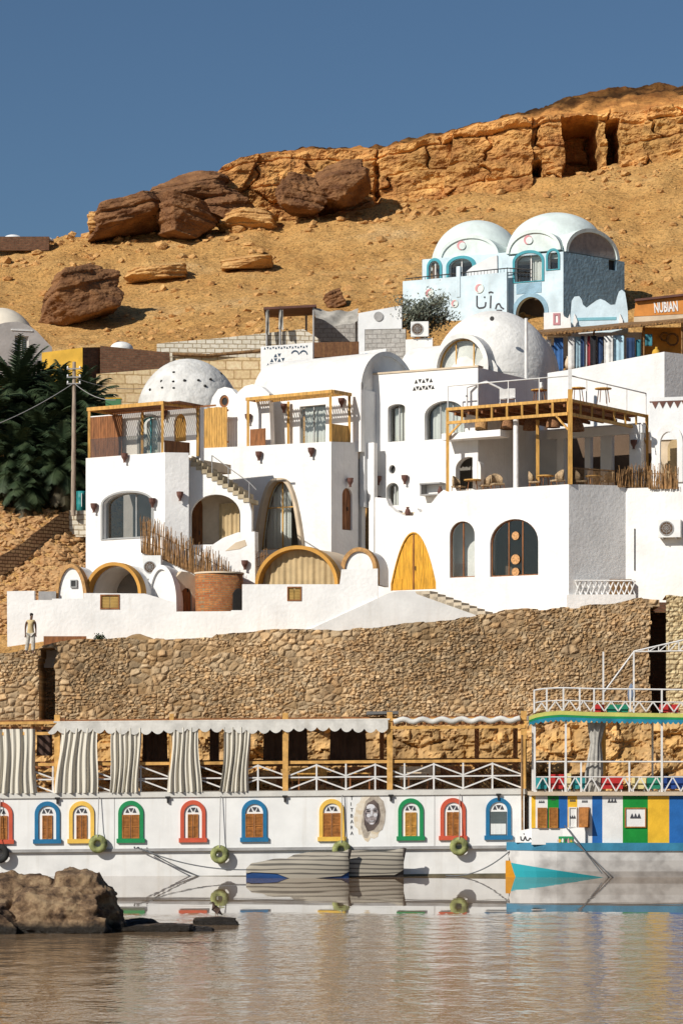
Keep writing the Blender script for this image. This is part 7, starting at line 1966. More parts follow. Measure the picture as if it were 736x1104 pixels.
rowboat(300, 435, 119.15, 0.50, [(0, 930, 940), (0.12, 921, 942), (0.5, 917.5, 944), (0.93, 917, 944), (1, 915.5, 938)], 'rear rowing boat under a striped grey tarpaulin with its prow to the right', mk('dark_hull', (0.06, 0.05, 0.045), 0.6, 0.2))
rowboat(265.5, 376, 118.3, 0.42, [(0, 936, 942), (0.05, 930, 940.5), (0.3, 927, 942), (0.42, 926, 946.5), (0.62, 924, 947), (0.93, 919.5, 945), (1, 917, 940)], 'front rowing boat with a blue hull under a striped grey tarpaulin', mk('blue_hull', (0.02, 0.07, 0.22), 0.5, 0.15))

# ================================================================== colourful boat on the right
D2 = 118.4
PB2 = Pl(0, D2, 0)
B2 = thing('ferry_boat', 'two deck ferry boat painted in blue, green, yellow and white panels at the right edge', 'boat', (X(680, D2), 120.3, 0))
def p2(px, y, d=D2): return Vector((X(px, D2), d, Zp(y, D2)))
def q2(poly): return [(X(p[0], D2), Zp(p[1], D2)) for p in poly]
ks = [547, 552, 560, 575, 600, 640, 720, 830]
near = [119.30, 119.1, 118.85, 118.6, 118.38, 118.28, 118.25, 118.25]
far = [119.34, 119.5, 119.75, 120.2, 121.2, 122.2, 122.6, 122.6]
sheer = [911, 911, 911, 911, 911, 911, 911, 911]
ns_ = 60
hv = {'band': [], 'hull': []}
for i in range(ns_ + 1):
    px = 547 + (830 - 547) * (i / ns_) ** 1.6
    nr_, fr_ = np.interp(px, ks, near), np.interp(px, ks, far); mid = (nr_ + fr_) / 2; hw = (fr_ - nr_) / 2
    kx = max(0, 1 - (px - 547) / 60.0)
    def row(y, wsc, shift):
        return [Vector((X(px, D2) + shift * kx, mid - hw * wsc, Zp(y, D2))), Vector((X(px, D2) + shift * kx, mid + hw * wsc, Zp(y, D2)))]
    hv['band'].append([row(909, 1.03, 0), row(917.5, 1.03, 0.0)])
    hv['hull'].append([row(917.4, 1.0, 0.03), row(928, 0.95, 0.12), row(940, 0.86, 0.26), row(952, 0.72, 0.42)])
def loft(rows, name, mat, capn=True):
    mb = MB(); nr = len(rows[0]); vs = []
    for sec in rows:
        loop = [r_[0] for r_ in sec] + [r_[1] for r_ in reversed(sec)]; vs += loop
    m = 2 * nr
    mb.add(vs, [(i * m + j, i * m + (j + 1) % m, (i + 1) * m + (j + 1) % m, (i + 1) * m + j) for i in range(len(rows) - 1) for j in range(m)], False)
    mb.add(vs[:m], [tuple(range(m))]); mb.add(vs[-m:], [tuple(range(m))])
    return mb.build(name, mat, B2)
# hull paint: grey white with a teal wedge at the end, a paint scheme set by position
m, N, L, b = nodes('ferry_hull_paint')
g = N.new('ShaderNodeNewGeometry'); sp = N.new('ShaderNodeSeparateXYZ'); L.new(g.outputs['Position'], sp.inputs[0])
m1 = N.new('ShaderNodeMath'); m1.operation = 'MULTIPLY_ADD'; m1.inputs[1].default_value = 0.155; m1.inputs[2].default_value = -0.155 * X(648, D2) - 0.0; L.new(sp.outputs[0], m1.inputs[0])
m2 = N.new('ShaderNodeMath'); m2.operation = 'ADD'; L.new(m1.outputs[0], m2.inputs[0]); L.new(sp.outputs[2], m2.inputs[1])
lt = N.new('ShaderNodeMath'); lt.operation = 'LESS_THAN'; lt.inputs[1].default_value = 0.02; L.new(m2.outputs[0], lt.inputs[0])
nz = N.new('ShaderNodeTexNoise'); nz.inputs['Scale'].default_value = 1.3; nz.inputs['Detail'].default_value = 6; L.new(g.outputs['Position'], nz.inputs['Vector'])
rp = N.new('ShaderNodeValToRGB'); L.new(nz.outputs[0], rp.inputs[0]); rp.color_ramp.elements[0].position = 0.35; rp.color_ramp.elements[0].color = (0.38, 0.37, 0.36, 1); rp.color_ramp.elements[1].position = 0.6; rp.color_ramp.elements[1].color = (0.66, 0.65, 0.63, 1)
mx = N.new('ShaderNodeMix'); mx.data_type = 'RGBA'; mx.inputs[7].default_value = (0.02, 0.34, 0.40, 1); L.new(lt.outputs[0], mx.inputs[0]); L.new(rp.outputs[0], mx.inputs[6]); L.new(mx.outputs[2], b.inputs['Base Color']); b.inputs['Roughness'].default_value = 0.5
loft(hv['hull'], 'hull', m)
loft(hv['band'], 'sheer_band', mk('ferry_blue_band', (0.04, 0.20, 0.32), 0.5, 0.15))
mb = MB(); mb.bar(p2(551.5, 950, 119.32), p2(551.5, 929, 119.32), 0.42, 0.10, up=(0, 1, 0)); mb.build('rudder', mk('orange_paint', (0.78, 0.33, 0.02), 0.5, 0.12), B2)
mb = MB(); mb.tube([p2(551, 929, 119.32), p2(549, 912, 119.32)], 0.05, 6); mb.build('rudder_stock', DARK, B2)
# bulwark at the end
mb = MB(); mb.plate(Pl(X(556, D2), 118.80, 10.0), [(0, Zp(909, D2)), (0, Zp(897, D2)), (0.9, Zp(892.5, D2)), (2.98, Zp(892.5, D2)), (2.98, Zp(909, D2))], (), 0.08); mb.build('bulwark', BW, B2)
PBW = Pl(X(556, D2), 118.80, 10.0)
for st in ([(561, 902), (561.5, 906), (564, 906.5), (566, 902), (567, 906), (569.5, 906.5), (571, 903.5), (574, 907)], [(564, 899.5), (565, 899.2)], [(570, 909.4), (573, 909)]):
    mb = MB()
    for a_, b_2 in zip(st[:-1], st[1:]): mb.bar(PBW.P(a_[0], a_[1], -0.012), PBW.P(b_2[0], b_2[1], -0.012), 0.05, 0.012, up=(0, 1, 0))
    mb.build('painted_script', INK, B2)
mb = MB(); mb.plate(PBW, PBW.hits([(591, 911), (591, 902), (618, 902), (618, 911)]), (), 0.02, -0.03); gp = mb.build('name_board', cm['green'], B2)
r = random.Random(4)
for k in range(7):
    cx_ = 597 + k * 3.1; MB().plate(PBW, PBW.hits([(cx_ + 1.4 * math.cos(a) * r.uniform(.6, 1.2), 906.6 + 2.6 * math.sin(a) * r.uniform(.6, 1.2)) for a in np.linspace(0, 5.6, 8)]), (), 0.006, -0.038).build('painted_flower', [INK, PINK, OCHRE, METALW][k % 4], gp)
# cabin and its colour panels
CD = 118.45
mb = MB(); mb.box(X(573, D2), X(830, D2), CD, 122.0, Zp(911, D2), Zp(857, D2)); mb.build('cabin', BW, B2)
PCB = Pl(0, CD, 0)
fw_ = mk('ferry_white', (0.76, 0.75, 0.72), 0.5, 0.06, streak=0.15); fb = mk('ferry_blue', (0.02, 0.13, 0.40), 0.5, 0.12); fg = mk('ferry_green', (0.01, 0.24, 0.035), 0.5, 0.12); fy = mk('ferry_yellow', (0.78, 0.46, 0.035), 0.5, 0.12)
def s2(poly): return [(X(p[0], CD), Zp(p[1], CD)) for p in poly]
for x0, x1, mt, y0 in ((572.6, 577, fy, 893), (577, 590, fw_, 893), (590, 602, fg, 893), (602, 611.5, fb, 893), (611.5, 622, fy, 893), (622, 638, fw_, 911), (638, 649, fb, 911), (649, 671, fw_, 911), (671, 698, fg, 911), (698, 721, fy, 911), (721, 746, fb, 911), (746, 770, fw_, 911), (770, 795, fg, 911), (795, 830, fy, 911)):
    MB().plate(PCB, s2([(x0, y0), (x0, 858.5), (x1, 858.5), (x1, y0)]), (), 0.03, -0.035).build('panel', mt, B2)
def ferry_window(x0, x1, y0, y1, inner, frame=SHUT, louvre=True, tilt=0.0):
    po = s2([(x0, y1), (x0, y0), (x1, y0), (x1, y1)]); pi_ = s2([(x0 + 1.1, y1 - 1.1), (x0 + 1.1, y0 + 1.1), (x1 - 1.1, y0 + 1.1), (x1 - 1.1, y1 - 1.1)])
    w = MB().ring(PCB, po, pi_, 0.06, -0.10).build('window', frame, B2)
    if tilt:
        mb = MB(); a, b_ = pi_[1], pi_[2]; z0 = pi_[0][1]
        mb.hexa([Vector((a[0] - 0.06, CD - 0.12 - tilt, z0)), Vector((b_[0] - 0.06, CD - 0.12 - tilt, z0)), Vector((b_[0] - 0.06, CD - 0.10 - tilt, z0)), Vector((a[0] - 0.06, CD - 0.10 - tilt, z0)), Vector((a[0], CD - 0.12, a[1])), Vector((b_[0], CD - 0.12, a[1])), Vector((b_[0], CD - 0.10, a[1])), Vector((a[0], CD - 0.10, a[1]))]); mb.build('shutter', SHUT, w)
    MB().plate(PCB, pi_, (), 0.02, -0.06).build('panel_face', inner, w)
    if louvre and not tilt:
        mb = MB(); y = y0 + 1.6
        while y < y1 - 1.8: mb.plate(PCB, s2([(x0 + 1.2, y + 1), (x0 + 1.2, y), (x1 - 1.2, y), (x1 - 1.2, y + 1)]), (), 0.02, -0.085); y += 1.7
        mb.build('louvres', SHUT, w)
    return w
ferry_window(579, 589, 871, 893, SHUTY); ferry_window(591.5, 601, 871, 893, SHUTY); ferry_window(612.5, 621.5, 870.5, 892.5, fw_, METALW, False); ferry_window(623.5, 635, 870.5, 892.5, DARK, SHUT, False, 0.35); ferry_window(673, 696, 871, 892.5, fw_, SHUT, False)
for cx_, cy_, s in ((583.5, 864.5, 1.7), (616.5, 881, 1.9), (617, 863, 1.7), (630, 864, 1.7), (659.5, 863.5, 2.6), (684.5, 880, 3.0), (596, 862, 1.2)):
    mb = MB()
    for k in (-1, 0, 1): mb.plate(PCB, s2([(cx_ + k * s * 1.25 - s * .7, cy_ + s * .8), (cx_ + k * s * 1.25, cy_ - s), (cx_ + k * s * 1.25 + s * .7, cy_ + s * .8)]), (), 0.02, -0.085 if cx_ in (616.5, 684.5) else -0.05)
    mb.build('ornament', INK, B2)
mb = MB(); mb.box(X(571, D2), X(830, D2), CD - 0.22, 122.2, Zp(857.9, D2), Zp(854, D2)); mb.build('deck', BEIGE, B2)
# upper deck canopy: a coloured fringed edge with a deck above
def cy(px): return np.interp(px, [570, 578, 590, 605, 640, 736, 830], [772.5, 769.5, 767.5, 766.5, 768, 769.5, 770])
PCN = Pl(0, 118.2, 0)
def s3(px, y): return (X(px, 118.2), Zp(y, 118.2))
xs3 = np.linspace(570, 830, 60)
MB().plate(PCN, [s3(p, cy(p)) for p in xs3] + [s3(p, cy(p) + 4.2) for p in xs3[::-1]], (), 0.05, 0).build('canopy_edge', mk('lime_trim', (0.55, 0.55, 0.14), 0.6, 0.12), B2)
MB().plate(PCN, [s3(p, cy(p) + 4.2) for p in xs3] + [s3(p, cy(p) + 6.6) for p in xs3[::-1]], (), 0.05, 0.004).build('canopy_stripe', cm['green'], B2)
fr = []
p = 830.0
while p > 570:
    for q in range(4): fr.append(s3(max(570, p - 5.5 * q / 4), cy(p) + 9.2 + 2.6 * math.sin(math.pi * q / 4)))
    p -= 5.5
MB().plate(PCN, [s3(p, cy(p) + 6.6) for p in xs3] + fr, (), 0.04, 0.008).build('fringe', mk('teal_fringe', (0.02, 0.22, 0.33), 0.8, 0.2), B2)
mb = MB(); mb.box(X(573, D2), X(830, D2), 118.26, 122.2, Zp(775.5, D2), Zp(771, D2)); mb.build('upper_deck', GREYM, B2)
for px, d in ((576, 118.35), (609.5, 118.35), (713, 118.35), (780, 118.35), (580, 121.9), (650, 121.9), (713, 121.9)): MB().bar(p2(px, 856, d), p2(px, 773, d), 0.085).build('post', METALW, B2)
MB().bar(p2(657.5, 856, 121.5), p2(657.5, 776, 121.5), 0.2).build('timber_post', WOOD, B2)
def rail_set(y0, y1, ym, d, xs_posts, name, zig, dyf=lambda p: 0.0):
    mb = MB()
    for px in xs_posts: mb.bar(p2(px, y0 + dyf(px), d), p2(px, y1 + dyf(px), d), 0.07)
    pts = np.linspace(575, 830, 40)
    for y, rr in ((y1, 0.04), (ym, 0.03)): mb.tube([p2(q, y + dyf(q), d) for q in pts], rr, 6)
    q = 576.0
    while q < 828:
        mb.bar(p2(q, y0 - 0.5 + dyf(q), d), p2(q + zig / 2, ym + dyf(q), d), 0.05); mb.bar(p2(q + zig / 2, ym + dyf(q), d), p2(q + zig, y0 - 0.5 + dyf(q), d), 0.05); q += zig
    mb.build(name, METALW, B2)
rail_set(854, 821.5, 838, 118.36, (576, 592, 609, 626, 678, 713, 745, 780), 'lower_railing', 17.5)
rail_set(768, 743.5, 757, 118.36, (575.5, 589, 607, 624.5, 640, 679, 713, 745, 780), 'upper_railing', 15.0, lambda p: (cy(p) - 769) * 0.7)
mb = MB()
for px in (652, 685): mb.bar(p2(px, 770, 119.2), p2(px, 702, 119.2), 0.07)
mb.tube([p2(652, 747, 119.2), p2(685.5, 701.5, 119.2), p2(740, 689, 119.2), p2(800, 676, 119.2)], 0.04, 6); mb.tube([p2(685.5, 702, 119.2), p2(800, 700, 119.2)], 0.035, 6)
q = 690
while q < 790:
    mb.bar(p2(q, 701.8, 119.2), p2(q + 11, 701.5 - (q + 11 - 685) * 0.235, 119.2), 0.04); mb.bar(p2(q + 11, 701.8, 119.2), p2(q + 11, 701.5 - (q + 11 - 685) * 0.235, 119.2), 0.04); q += 11
mb.build('roof_truss', METALW, B2)
# tied grey curtain
mb = MB(); vs = []; m_, nz = 30, 24
for j in range(nz + 1):
    f = j / nz; y = 779 + 75 * f; hw = 9.5 * (1 - f / 0.30) + 5.2 * (f / 0.30) if f < 0.30 else (5.2 + 4.0 * math.sin(math.pi * (f - 0.30) / 1.1)); c = 644 - 4.5 * f
    for i in range(m_ + 1):
        u = i / m_; a = 2 * math.pi * u; vs.append(p2(c + hw * math.cos(a) * (1 + 0.14 * math.sin(9 * a + 3 * f)), y, 118.75 + hw * 0.018 * math.sin(a) * (1 + 0.35 * math.sin(9 * a))))
mb.add(vs, [(j * (m_ + 1) + i, j * (m_ + 1) + i + 1, (j + 1) * (m_ + 1) + i + 1, (j + 1) * (m_ + 1) + i) for j in range(nz) for i in range(m_)], True)
mb.build('tied_curtain', mk('grey_curtain', (0.42, 0.40, 0.36), 0.95, 0.15, 5), B2)
# armchairs on its deck
seatc = {'teal': (0.03, 0.28, 0.30), 'red': (0.50, 0.03, 0.03), 'cream': (0.74, 0.62, 0.30), 'green': (0.02, 0.22, 0.13), 'navy': (0.02, 0.06, 0.24)}
def armchair(px0, px1, y, zb_, d, c, label):
    x0, x1 = X(px0, D2), X(px1, D2); zt = Zp(y, D2); mt = mk('seat_' + c, seatc[c], 0.6, 0.12)
    e = thing('deck_armchair', label, 'armchair', ((x0 + x1) / 2, d, zb_), 'coloured seats on the ferry decks')
    h = zt - zb_
    MB().box(x0, x1, d - 0.06, d, zb_ + 0.12, zt).build('backrest', mt, e); MB().box(x0 + 0.01, x1 - 0.01, d + 0.003, d + 0.5, zb_ + h * 0.45, zb_ + h * 0.55).build('seat', mt, e)
    for x in (x0, x1 - 0.05): MB().box(x, x + 0.05, d + 0.004, d + 0.45, zb_ + h * 0.56, zb_ + h * 0.75).build('armrest', mt, e)
    for x in (x0 + 0.04, x1 - 0.08):
        for dd in (0.0, 0.42): MB().bar((x + 0.02, d + dd + 0.03, zb_), (x + 0.02, d + dd + 0.03, zb_ + h * 0.45), 0.05).build('leg', METALW, e)
zd = Zp(854, D2)
for x0, x1, y, c, lab in ((577, 590, 838, 'teal', 'teal seat at the left end of the lower ferry deck'), (594, 608, 835, 'red', 'narrow red seat on the lower ferry deck left of the tied curtain'), (610.5, 616.5, 834, 'cream', 'cream seat squeezed between the red and teal seats'), (618, 632, 838, 'teal', 'teal seat just left of the tied grey curtain'), (645, 672, 837, 'red', 'wide red seat right of the tied grey curtain'), (682, 697, 838, 'cream', 'cream seat on the lower ferry deck right of the wide red one'), (698, 713, 838, 'green', 'green seat beside the white post on the lower ferry deck'), (716, 740, 837, 'navy', 'navy seat at the right edge of the lower ferry deck')):
    armchair(x0, x1, y, zd, 118.75, c, lab)
zu = Zp(771, D2)
for x0, x1, c, lab in ((640, 652, 'red', 'low red seat on the upper ferry deck'), (655, 678, 'green', 'low dark green seat on the upper ferry deck'), (712, 732, 'red', 'low red seat on the upper ferry deck at the right edge')):
    armchair(x0, x1, 759.5, zu, 118.8, c, lab)
c = p2(683, 757, 119.3); mb = MB(); boulder(mb, (c.x, c.y, c.z + 0.36), (0.17, 0.15, 0.44), 9, 6, base=ICO3, rough=0.2); mb.solo('cloth_bundle', mk('blue_grey_cloth', (0.16, 0.20, 0.28), 0.95, 0.2, 5), 'blue grey cloth bundle tied to the white pole on the upper ferry deck', 'bundle')
# mooring pole and ropes
mb = MB(); mb.tube([bpt(545.5 + 17, 905, 119.75), bpt(547 + 15, 795, 119.75)], 0.05, 7); mb.solo('mooring_pole', STICKD, 'thin dark mooring pole standing at the end of the white houseboat', 'pole')
def rope(pts, sag, label):
    mb = MB(); out = []
    a, b = Vector(pts[0]), Vector(pts[1])
    for f in np.linspace(0, 1, 16): out.append(a + (b - a) * f - Vector((0, 0, sag * 4 * f * (1 - f))))
    mb.tube(out, 0.028, 5); return mb.solo('mooring_rope', mk('rope', (0.16, 0.17, 0.18), 0.9, 0.2), label, 'rope', 'mooring ropes')
rope([at(150, 915, 119.8), at(266, 938, 118.9)], 0.25, 'mooring rope sagging from the houseboat to the front rowing boat')
rope([at(158, 917, 119.8), at(214, 945, 119.7)], 0.05, 'short mooring rope dropping from the houseboat into the water')
rope([at(549, 918, 119.2), at(480, 944, 119.8)], 0.35, 'mooring rope from the ferry rudder to the houseboat waterline')
rope([p2(608, 890, 118.2), p2(648, 942, 118.0)], 0.0, 'dark rope running down the ferry hull from its white bulwark')
rope([p2(615, 905, 118.2), p2(656, 943, 118.05)], -0.03, 'second dark rope running down the ferry hull, just right of the first')
# ================================================================== foreground rocks and bird
m, N, L, b = nodes('river_rock')
g = N.new('ShaderNodeNewGeometry'); sp = N.new('ShaderNodeSeparateXYZ'); L.new(g.outputs['Position'], sp.inputs[0])
nz = N.new('ShaderNodeTexNoise'); nz.inputs['Scale'].default_value = 1.6; nz.inputs['Detail'].default_value = 9; nz.inputs['Roughness'].default_value = 0.7; L.new(g.outputs['Position'], nz.inputs['Vector'])
rp = N.new('ShaderNodeValToRGB'); L.new(nz.outputs[0], rp.inputs[0])
rp.color_ramp.elements[0].position = 0.40; rp.color_ramp.elements[0].color = (0.075, 0.045, 0.028, 1); rp.color_ramp.elements[1].position = 0.60; rp.color_ramp.elements[1].color = (0.42, 0.29, 0.165, 1)
e_ = rp.color_ramp.elements.new(0.5); e_.color = (0.24, 0.15, 0.083, 1)
ad = N.new('ShaderNodeMath'); ad.operation = 'MULTIPLY_ADD'; ad.inputs[1].default_value = 0.35; L.new(nz.outputs[0], ad.inputs[0]); L.new(sp.outputs[2], ad.inputs[2])
mr = N.new('ShaderNodeMapRange'); mr.inputs[1].default_value = 0.36; mr.inputs[2].default_value = 0.56; L.new(ad.outputs[0], mr.inputs[0])
mx = N.new('ShaderNodeMix'); mx.data_type = 'RGBA'; mx.inputs[6].default_value = (0.028, 0.022, 0.016, 1); L.new(mr.outputs[0], mx.inputs[0]); L.new(rp.outputs[0], mx.inputs[7]); L.new(mx.outputs[2], b.inputs['Base Color'])
r2 = N.new('ShaderNodeMapRange'); r2.inputs[3].default_value = 0.35; r2.inputs[4].default_value = 0.92; L.new(mr.outputs[0], r2.inputs[0]); L.new(r2.outputs[0], b.inputs['Roughness'])
b.inputs['Specular IOR Level'].default_value = 0.3
n2 = N.new('ShaderNodeTexNoise'); n2.inputs['Scale'].default_value = 7; n2.inputs['Detail'].default_value = 9; n2.inputs['Roughness'].default_value = 0.75; L.new(g.outputs['Position'], n2.inputs['Vector'])
bp = N.new('ShaderNodeBump'); bp.inputs['Strength'].default_value = 1; bp.inputs['Distance'].default_value = 0.14; L.new(n2.outputs[0], bp.inputs['Height']); L.new(bp.outputs[0], b.inputs['Normal'])
RR = m
def px_boulder(mb, x0, x1, y0, y1, d, depth, seed, cuts=10, rot=(0, 0, 0), rough=0.16, g_=1.0):
    a, c = at(x0, y1, d), at(x1, y0, d); q = (a + c) / 2
    boulder(mb, q, ((c.x - a.x) / 2 * g_, depth, (c.z - a.z) / 2 * g_), seed, cuts, rot, rough, box=0.6, strata=0.09)
mb = MB()
px_boulder(mb, 54, 133, 940, 1024, 82.6, 1.5, 101, 9, (0, 3, 6), 0.27)
px_boulder(mb, -60, 66, 942, 1024, 82.4, 1.3, 102, 9, (0, -3, 0), 0.28)
px_boulder(mb, 8, 112, 957, 1034, 81.2, 1.0, 103, 7, (0, 4, 0), 0.30)
px_boulder(mb, -50, 30, 968, 1030, 80.6, 0.8, 104, 9, (0, 0, 0), 0.2)
px_boulder(mb, 70, 118, 985, 1030, 80.7, 0.6, 105, 9, (0, 6, 0), 0.2)
mb.solo('river_rock', RR, 'large rough brown rock rising from the water at the lower left', 'rock', base=at(50, 1010, 81))
mb = MB(); px_boulder(mb, 122, 212, 995, 1024, 81.6, 0.7, 111, 8, (0, 0, 0), 0.22); px_boulder(mb, 132, 178, 991, 1018, 83.2, 0.5, 112, 8, (0, 0, 0), 0.25); px_boulder(mb, 180, 230, 999, 1018, 81.5, 0.4, 114, 8, (0, 0, 0), 0.25)
mb.solo('river_rock', RR, 'low flat wet rock reaching right from the big rock', 'rock', base=at(160, 1006, 82))
mb = MB(); px_boulder(mb, 208, 258, 989, 1003, 84.8, 0.6, 113, 8, (0, 0, 0), 0.2)
mb.solo('river_rock', RR, 'small flat rock awash in the water with a bird standing on it', 'rock', base=at(233, 995, 85))
def skin_mesh(name, verts, edges, mat, parent=None, base=None, sub=2, root=0):
    me = bpy.data.meshes.new(name); bm = bmesh.new(); ly = bm.verts.layers.skin.verify(); bv = []
    ox = off_of(parent) if parent else Vector(base)
    for (p, r_) in verts:
        v = bm.verts.new(Vector(p) - ox); rr = r_ if isinstance(r_, tuple) else (r_, r_); v[ly].radius = rr; bv.append(v)
    bv[root][ly].use_root = True
    for a, c in edges: bm.edges.new((bv[a], bv[c]))
    bm.to_mesh(me); bm.free()
    o = bpy.data.objects.new(name, me); scene.collection.objects.link(o); me.materials.append(mat)
    k = o.modifiers.new('skin', 'SKIN'); k.use_smooth_shade = True
    s_ = o.modifiers.new('sub', 'SUBSURF'); s_.levels = sub; s_.render_levels = sub
    if parent: o.parent = parent
    else: o.location = ox
    OFF[o.name] = Vector(ox)
    return o
# bird, facing left towards the viewer
bb = at(233, 991.5, 84.6)
E = thing('wading_bird', 'small dark brown bird standing on the flat rock in the water', 'bird', bb)
s = 0.50
def bp_(x, y, z): return bb + Vector((x * s, y * s, z * s))
V_ = [(bp_(0.30, 0.05, 0.34), 0.05 * s), (bp_(0.14, 0, 0.48), 0.15 * s), (bp_(0.0, 0, 0.58), 0.20 * s), (bp_(-0.12, 0, 0.70), 0.17 * s), (bp_(-0.16, 0, 0.84), 0.085 * s), (bp_(-0.15, 0, 0.95), 0.075 * s), (bp_(-0.20, 0, 1.02), 0.085 * s), (bp_(-0.30, -0.02, 1.0), 0.04 * s), (bp_(-0.42, -0.03, 0.97), 0.018 * s), (bp_(0.40, 0.06, 0.24), 0.03 * s)]
skin_mesh('body', V_, [(2, 1), (1, 0), (0, 9), (2, 3), (3, 4), (4, 5), (5, 6), (6, 7), (7, 8)], mk('bird_brown', (0.085, 0.05, 0.035), 0.8, 0.3, 9, 0.3, 30, local=True), E, root=2)
for q in (-0.07, 0.06):
    MB().tube([bp_(q + 0.02, 0.02, 0.46), bp_(q + 0.03, 0.03, 0.22), bp_(q, 0, 0.0), bp_(q - 0.10, -0.02, -0.02)], [0.028 * s, 0.018 * s, 0.016 * s, 0.012 * s], 6).build('leg', mk('bird_leg', (0.25, 0.12, 0.08), 0.7), E)
mb = MB(); boulder(mb, bp_(-0.10, -0.14, 0.62), (0.07 * s, 0.05 * s, 0.10 * s), 2, 2, base=ICO3); mb.build('breast_patch', mk('bird_buff', (0.42, 0.32, 0.24), 0.8, 0.2), E)
mb = MB(); boulder(mb, bp_(0.16, -0.13, 0.46), (0.22 * s, 0.05 * s, 0.10 * s), 3, 2, (0, 38, 0), base=ICO3); mb.build('wing', mk('bird_wing', (0.05, 0.03, 0.025), 0.8, 0.3), E)
mb = MB(); boulder(mb, bp_(-0.23, -0.075, 1.04), (0.018 * s,) * 3, 1, 0, base=ICO1); mb.build('eye', DARK, E)

# ================================================================== person walking on the quay
pb = at(33, 705.5, 126.9)
E = thing('person', 'person in a tan sleeveless top and pale patterned trousers walking along the quay edge', 'person', pb)
H_ = 1.86; s = H_ / 1.75
def P_(x, y, z): return pb + Vector((x * s, y * s, z * s))
SKINM = mk('dark_skin', (0.13, 0.07, 0.045), 0.6, 0.1)
body, ed = [], []
def add(p, r_, par=None):
    body.append((P_(*p), r_ * s if not isinstance(r_, tuple) else (r_[0] * s, r_[1] * s))); i = len(body) - 1
    if par is not None: ed.append((par, i))
    return i
pel = add((0, 0, 0.94), (0.145, 0.11)); sp1 = add((0.0, 0, 1.10), (0.13, 0.10), pel); ch = add((0.01, 0, 1.30), (0.155, 0.11), sp1); nk0 = add((0.015, 0, 1.45), (0.08, 0.07), ch); nk = add((0.03, -0.01, 1.52), 0.05, nk0)
hd = add((0.045, -0.02, 1.61), (0.075, 0.09), nk); hd2 = add((0.045, -0.015, 1.69), (0.07, 0.085), hd)
ns2 = add((0.10, -0.075, 1.62), 0.016, hd)
for sx_, el, wr in ((-1, (-0.225, 0.04, 1.13), (-0.22, -0.05, 0.88)), (1, (0.215, 0.03, 1.12), (0.235, -0.07, 0.90))):
    sh = add((0.185 * sx_ + 0.01, 0, 1.40), 0.06, ch); e1 = add(el, 0.042, sh); w_ = add(wr, 0.028, e1); pm = add((wr[0], wr[1] - 0.01, wr[2] - 0.08), (0.036, 0.02), w_)
    for k in range(4):
        f0 = add((wr[0] + (k - 1.5) * 0.018, wr[1] - 0.015, wr[2] - 0.13 + 0.006 * abs(k - 1.3)), 0.009, pm); add((wr[0] + (k - 1.5) * 0.019, wr[1] - 0.03, wr[2] - 0.17 + 0.008 * abs(k - 1.3)), 0.0075, f0)
    t1 = add((wr[0] - 0.03 * sx_, wr[1] - 0.03, wr[2] - 0.07), 0.010, pm); add((wr[0] - 0.035 * sx_, wr[1] - 0.045, wr[2] - 0.11), 0.009, t1)
legs = []
for sx_, kn, an, to in ((-1, (-0.13, 0.02, 0.50), (-0.20, 0.06, 0.08), (-0.11, -0.03, 0.03)), (1, (0.12, -0.06, 0.50), (0.10, -0.02, 0.08), (0.20, -0.09, 0.03))):
    hp = add((0.085 * sx_, 0, 0.88), 0.085, pel); k_ = add(kn, 0.058, hp); a_ = add(an, 0.04, k_); add(to, 0.035, a_); legs.append((hp, k_, a_))
skin_mesh('body', body, ed, SKINM, E, root=pel)
TAN = mk('tan_shirt', (0.60, 0.46, 0.24), 0.9, 0.12, 4, 0.2, 12)
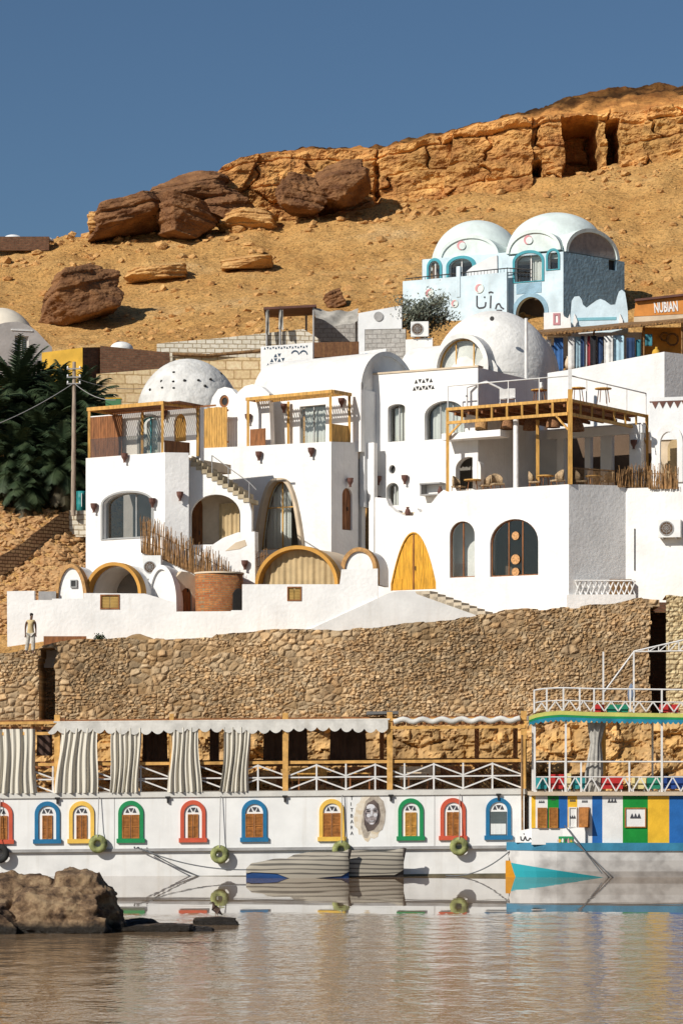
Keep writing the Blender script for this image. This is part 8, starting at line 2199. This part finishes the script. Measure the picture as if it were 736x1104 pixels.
skin_mesh('shirt', [(P_(0, 0, 0.90), (0.185 * s, 0.145 * s)), (P_(0, 0, 1.10), (0.165 * s, 0.13 * s)), (P_(0.01, 0, 1.30), (0.185 * s, 0.135 * s)), (P_(0.01, 0, 1.42), (0.12 * s, 0.09 * s)), (P_(-0.18, 0, 1.40), 0.075 * s), (P_(0.20, 0, 1.40), 0.075 * s), (P_(0, 0, 0.80), (0.19 * s, 0.15 * s))], [(1, 0), (1, 2), (2, 3), (3, 4), (3, 5), (0, 6)], TAN, E, root=1)
TRO = mk('patterned_trousers', (0.60, 0.56, 0.48), 0.9, 0.3, 9, 0.2, 12, col2=(0.30, 0.27, 0.24))
skin_mesh('trousers', [(P_(0, 0, 0.93), (0.16 * s, 0.125 * s)), (P_(-0.09, 0, 0.85), 0.11 * s), (P_(-0.13, 0.02, 0.50), 0.095 * s), (P_(-0.19, 0.055, 0.14), 0.085 * s), (P_(0.09, 0, 0.85), 0.11 * s), (P_(0.12, -0.055, 0.50), 0.095 * s), (P_(0.105, -0.025, 0.14), 0.085 * s)], [(0, 1), (1, 2), (2, 3), (0, 4), (4, 5), (5, 6)], TRO, E, root=0)
mb = MB(); boulder(mb, P_(0.035, 0.0, 1.70), (0.085 * s, 0.095 * s, 0.075 * s), 3, 2, base=ICO3); mb.build('hair', mk('black_hair', (0.015, 0.012, 0.01), 0.8, 0.2), E)
for q in (0.075, 0.105):
    mb = MB(); boulder(mb, P_(q, -0.095 + (q - 0.075) * 0.8, 1.645), (0.012 * s,) * 3, 1, 0, base=ICO1); mb.build('eye', METALW, E)
mb = MB(); boulder(mb, P_(0.085, -0.095, 1.565), (0.022 * s, 0.008 * s, 0.006 * s), 1, 0, base=ICO1); mb.build('mouth', mk('lip', (0.20, 0.07, 0.06), 0.6), E)
# low brown strip at the foot of the wall
mb = MB(); a = at(47, 697, 128.4); b_2 = at(93, 690, 128.4)
mb.box(a.x, b_2.x, 128.4, 128.5, a.z - 0.1, Zp(686, 128.4)); mb.solo('brown_strip', WOODD, 'long low brown strip at the foot of the perimeter wall', 'board')
mb = MB(); r = random.Random(2); c = at(150, 690, 128.3); boulder(mb, c, (0.95, 0.4, 0.30), 61, 6, base=ICO3, rough=0.15); mb.solo('earth_heap', mk('earth', (0.36, 0.23, 0.11), 0.95, 0.2), 'low brown heap of earth on the quay against the white wall', 'heap')
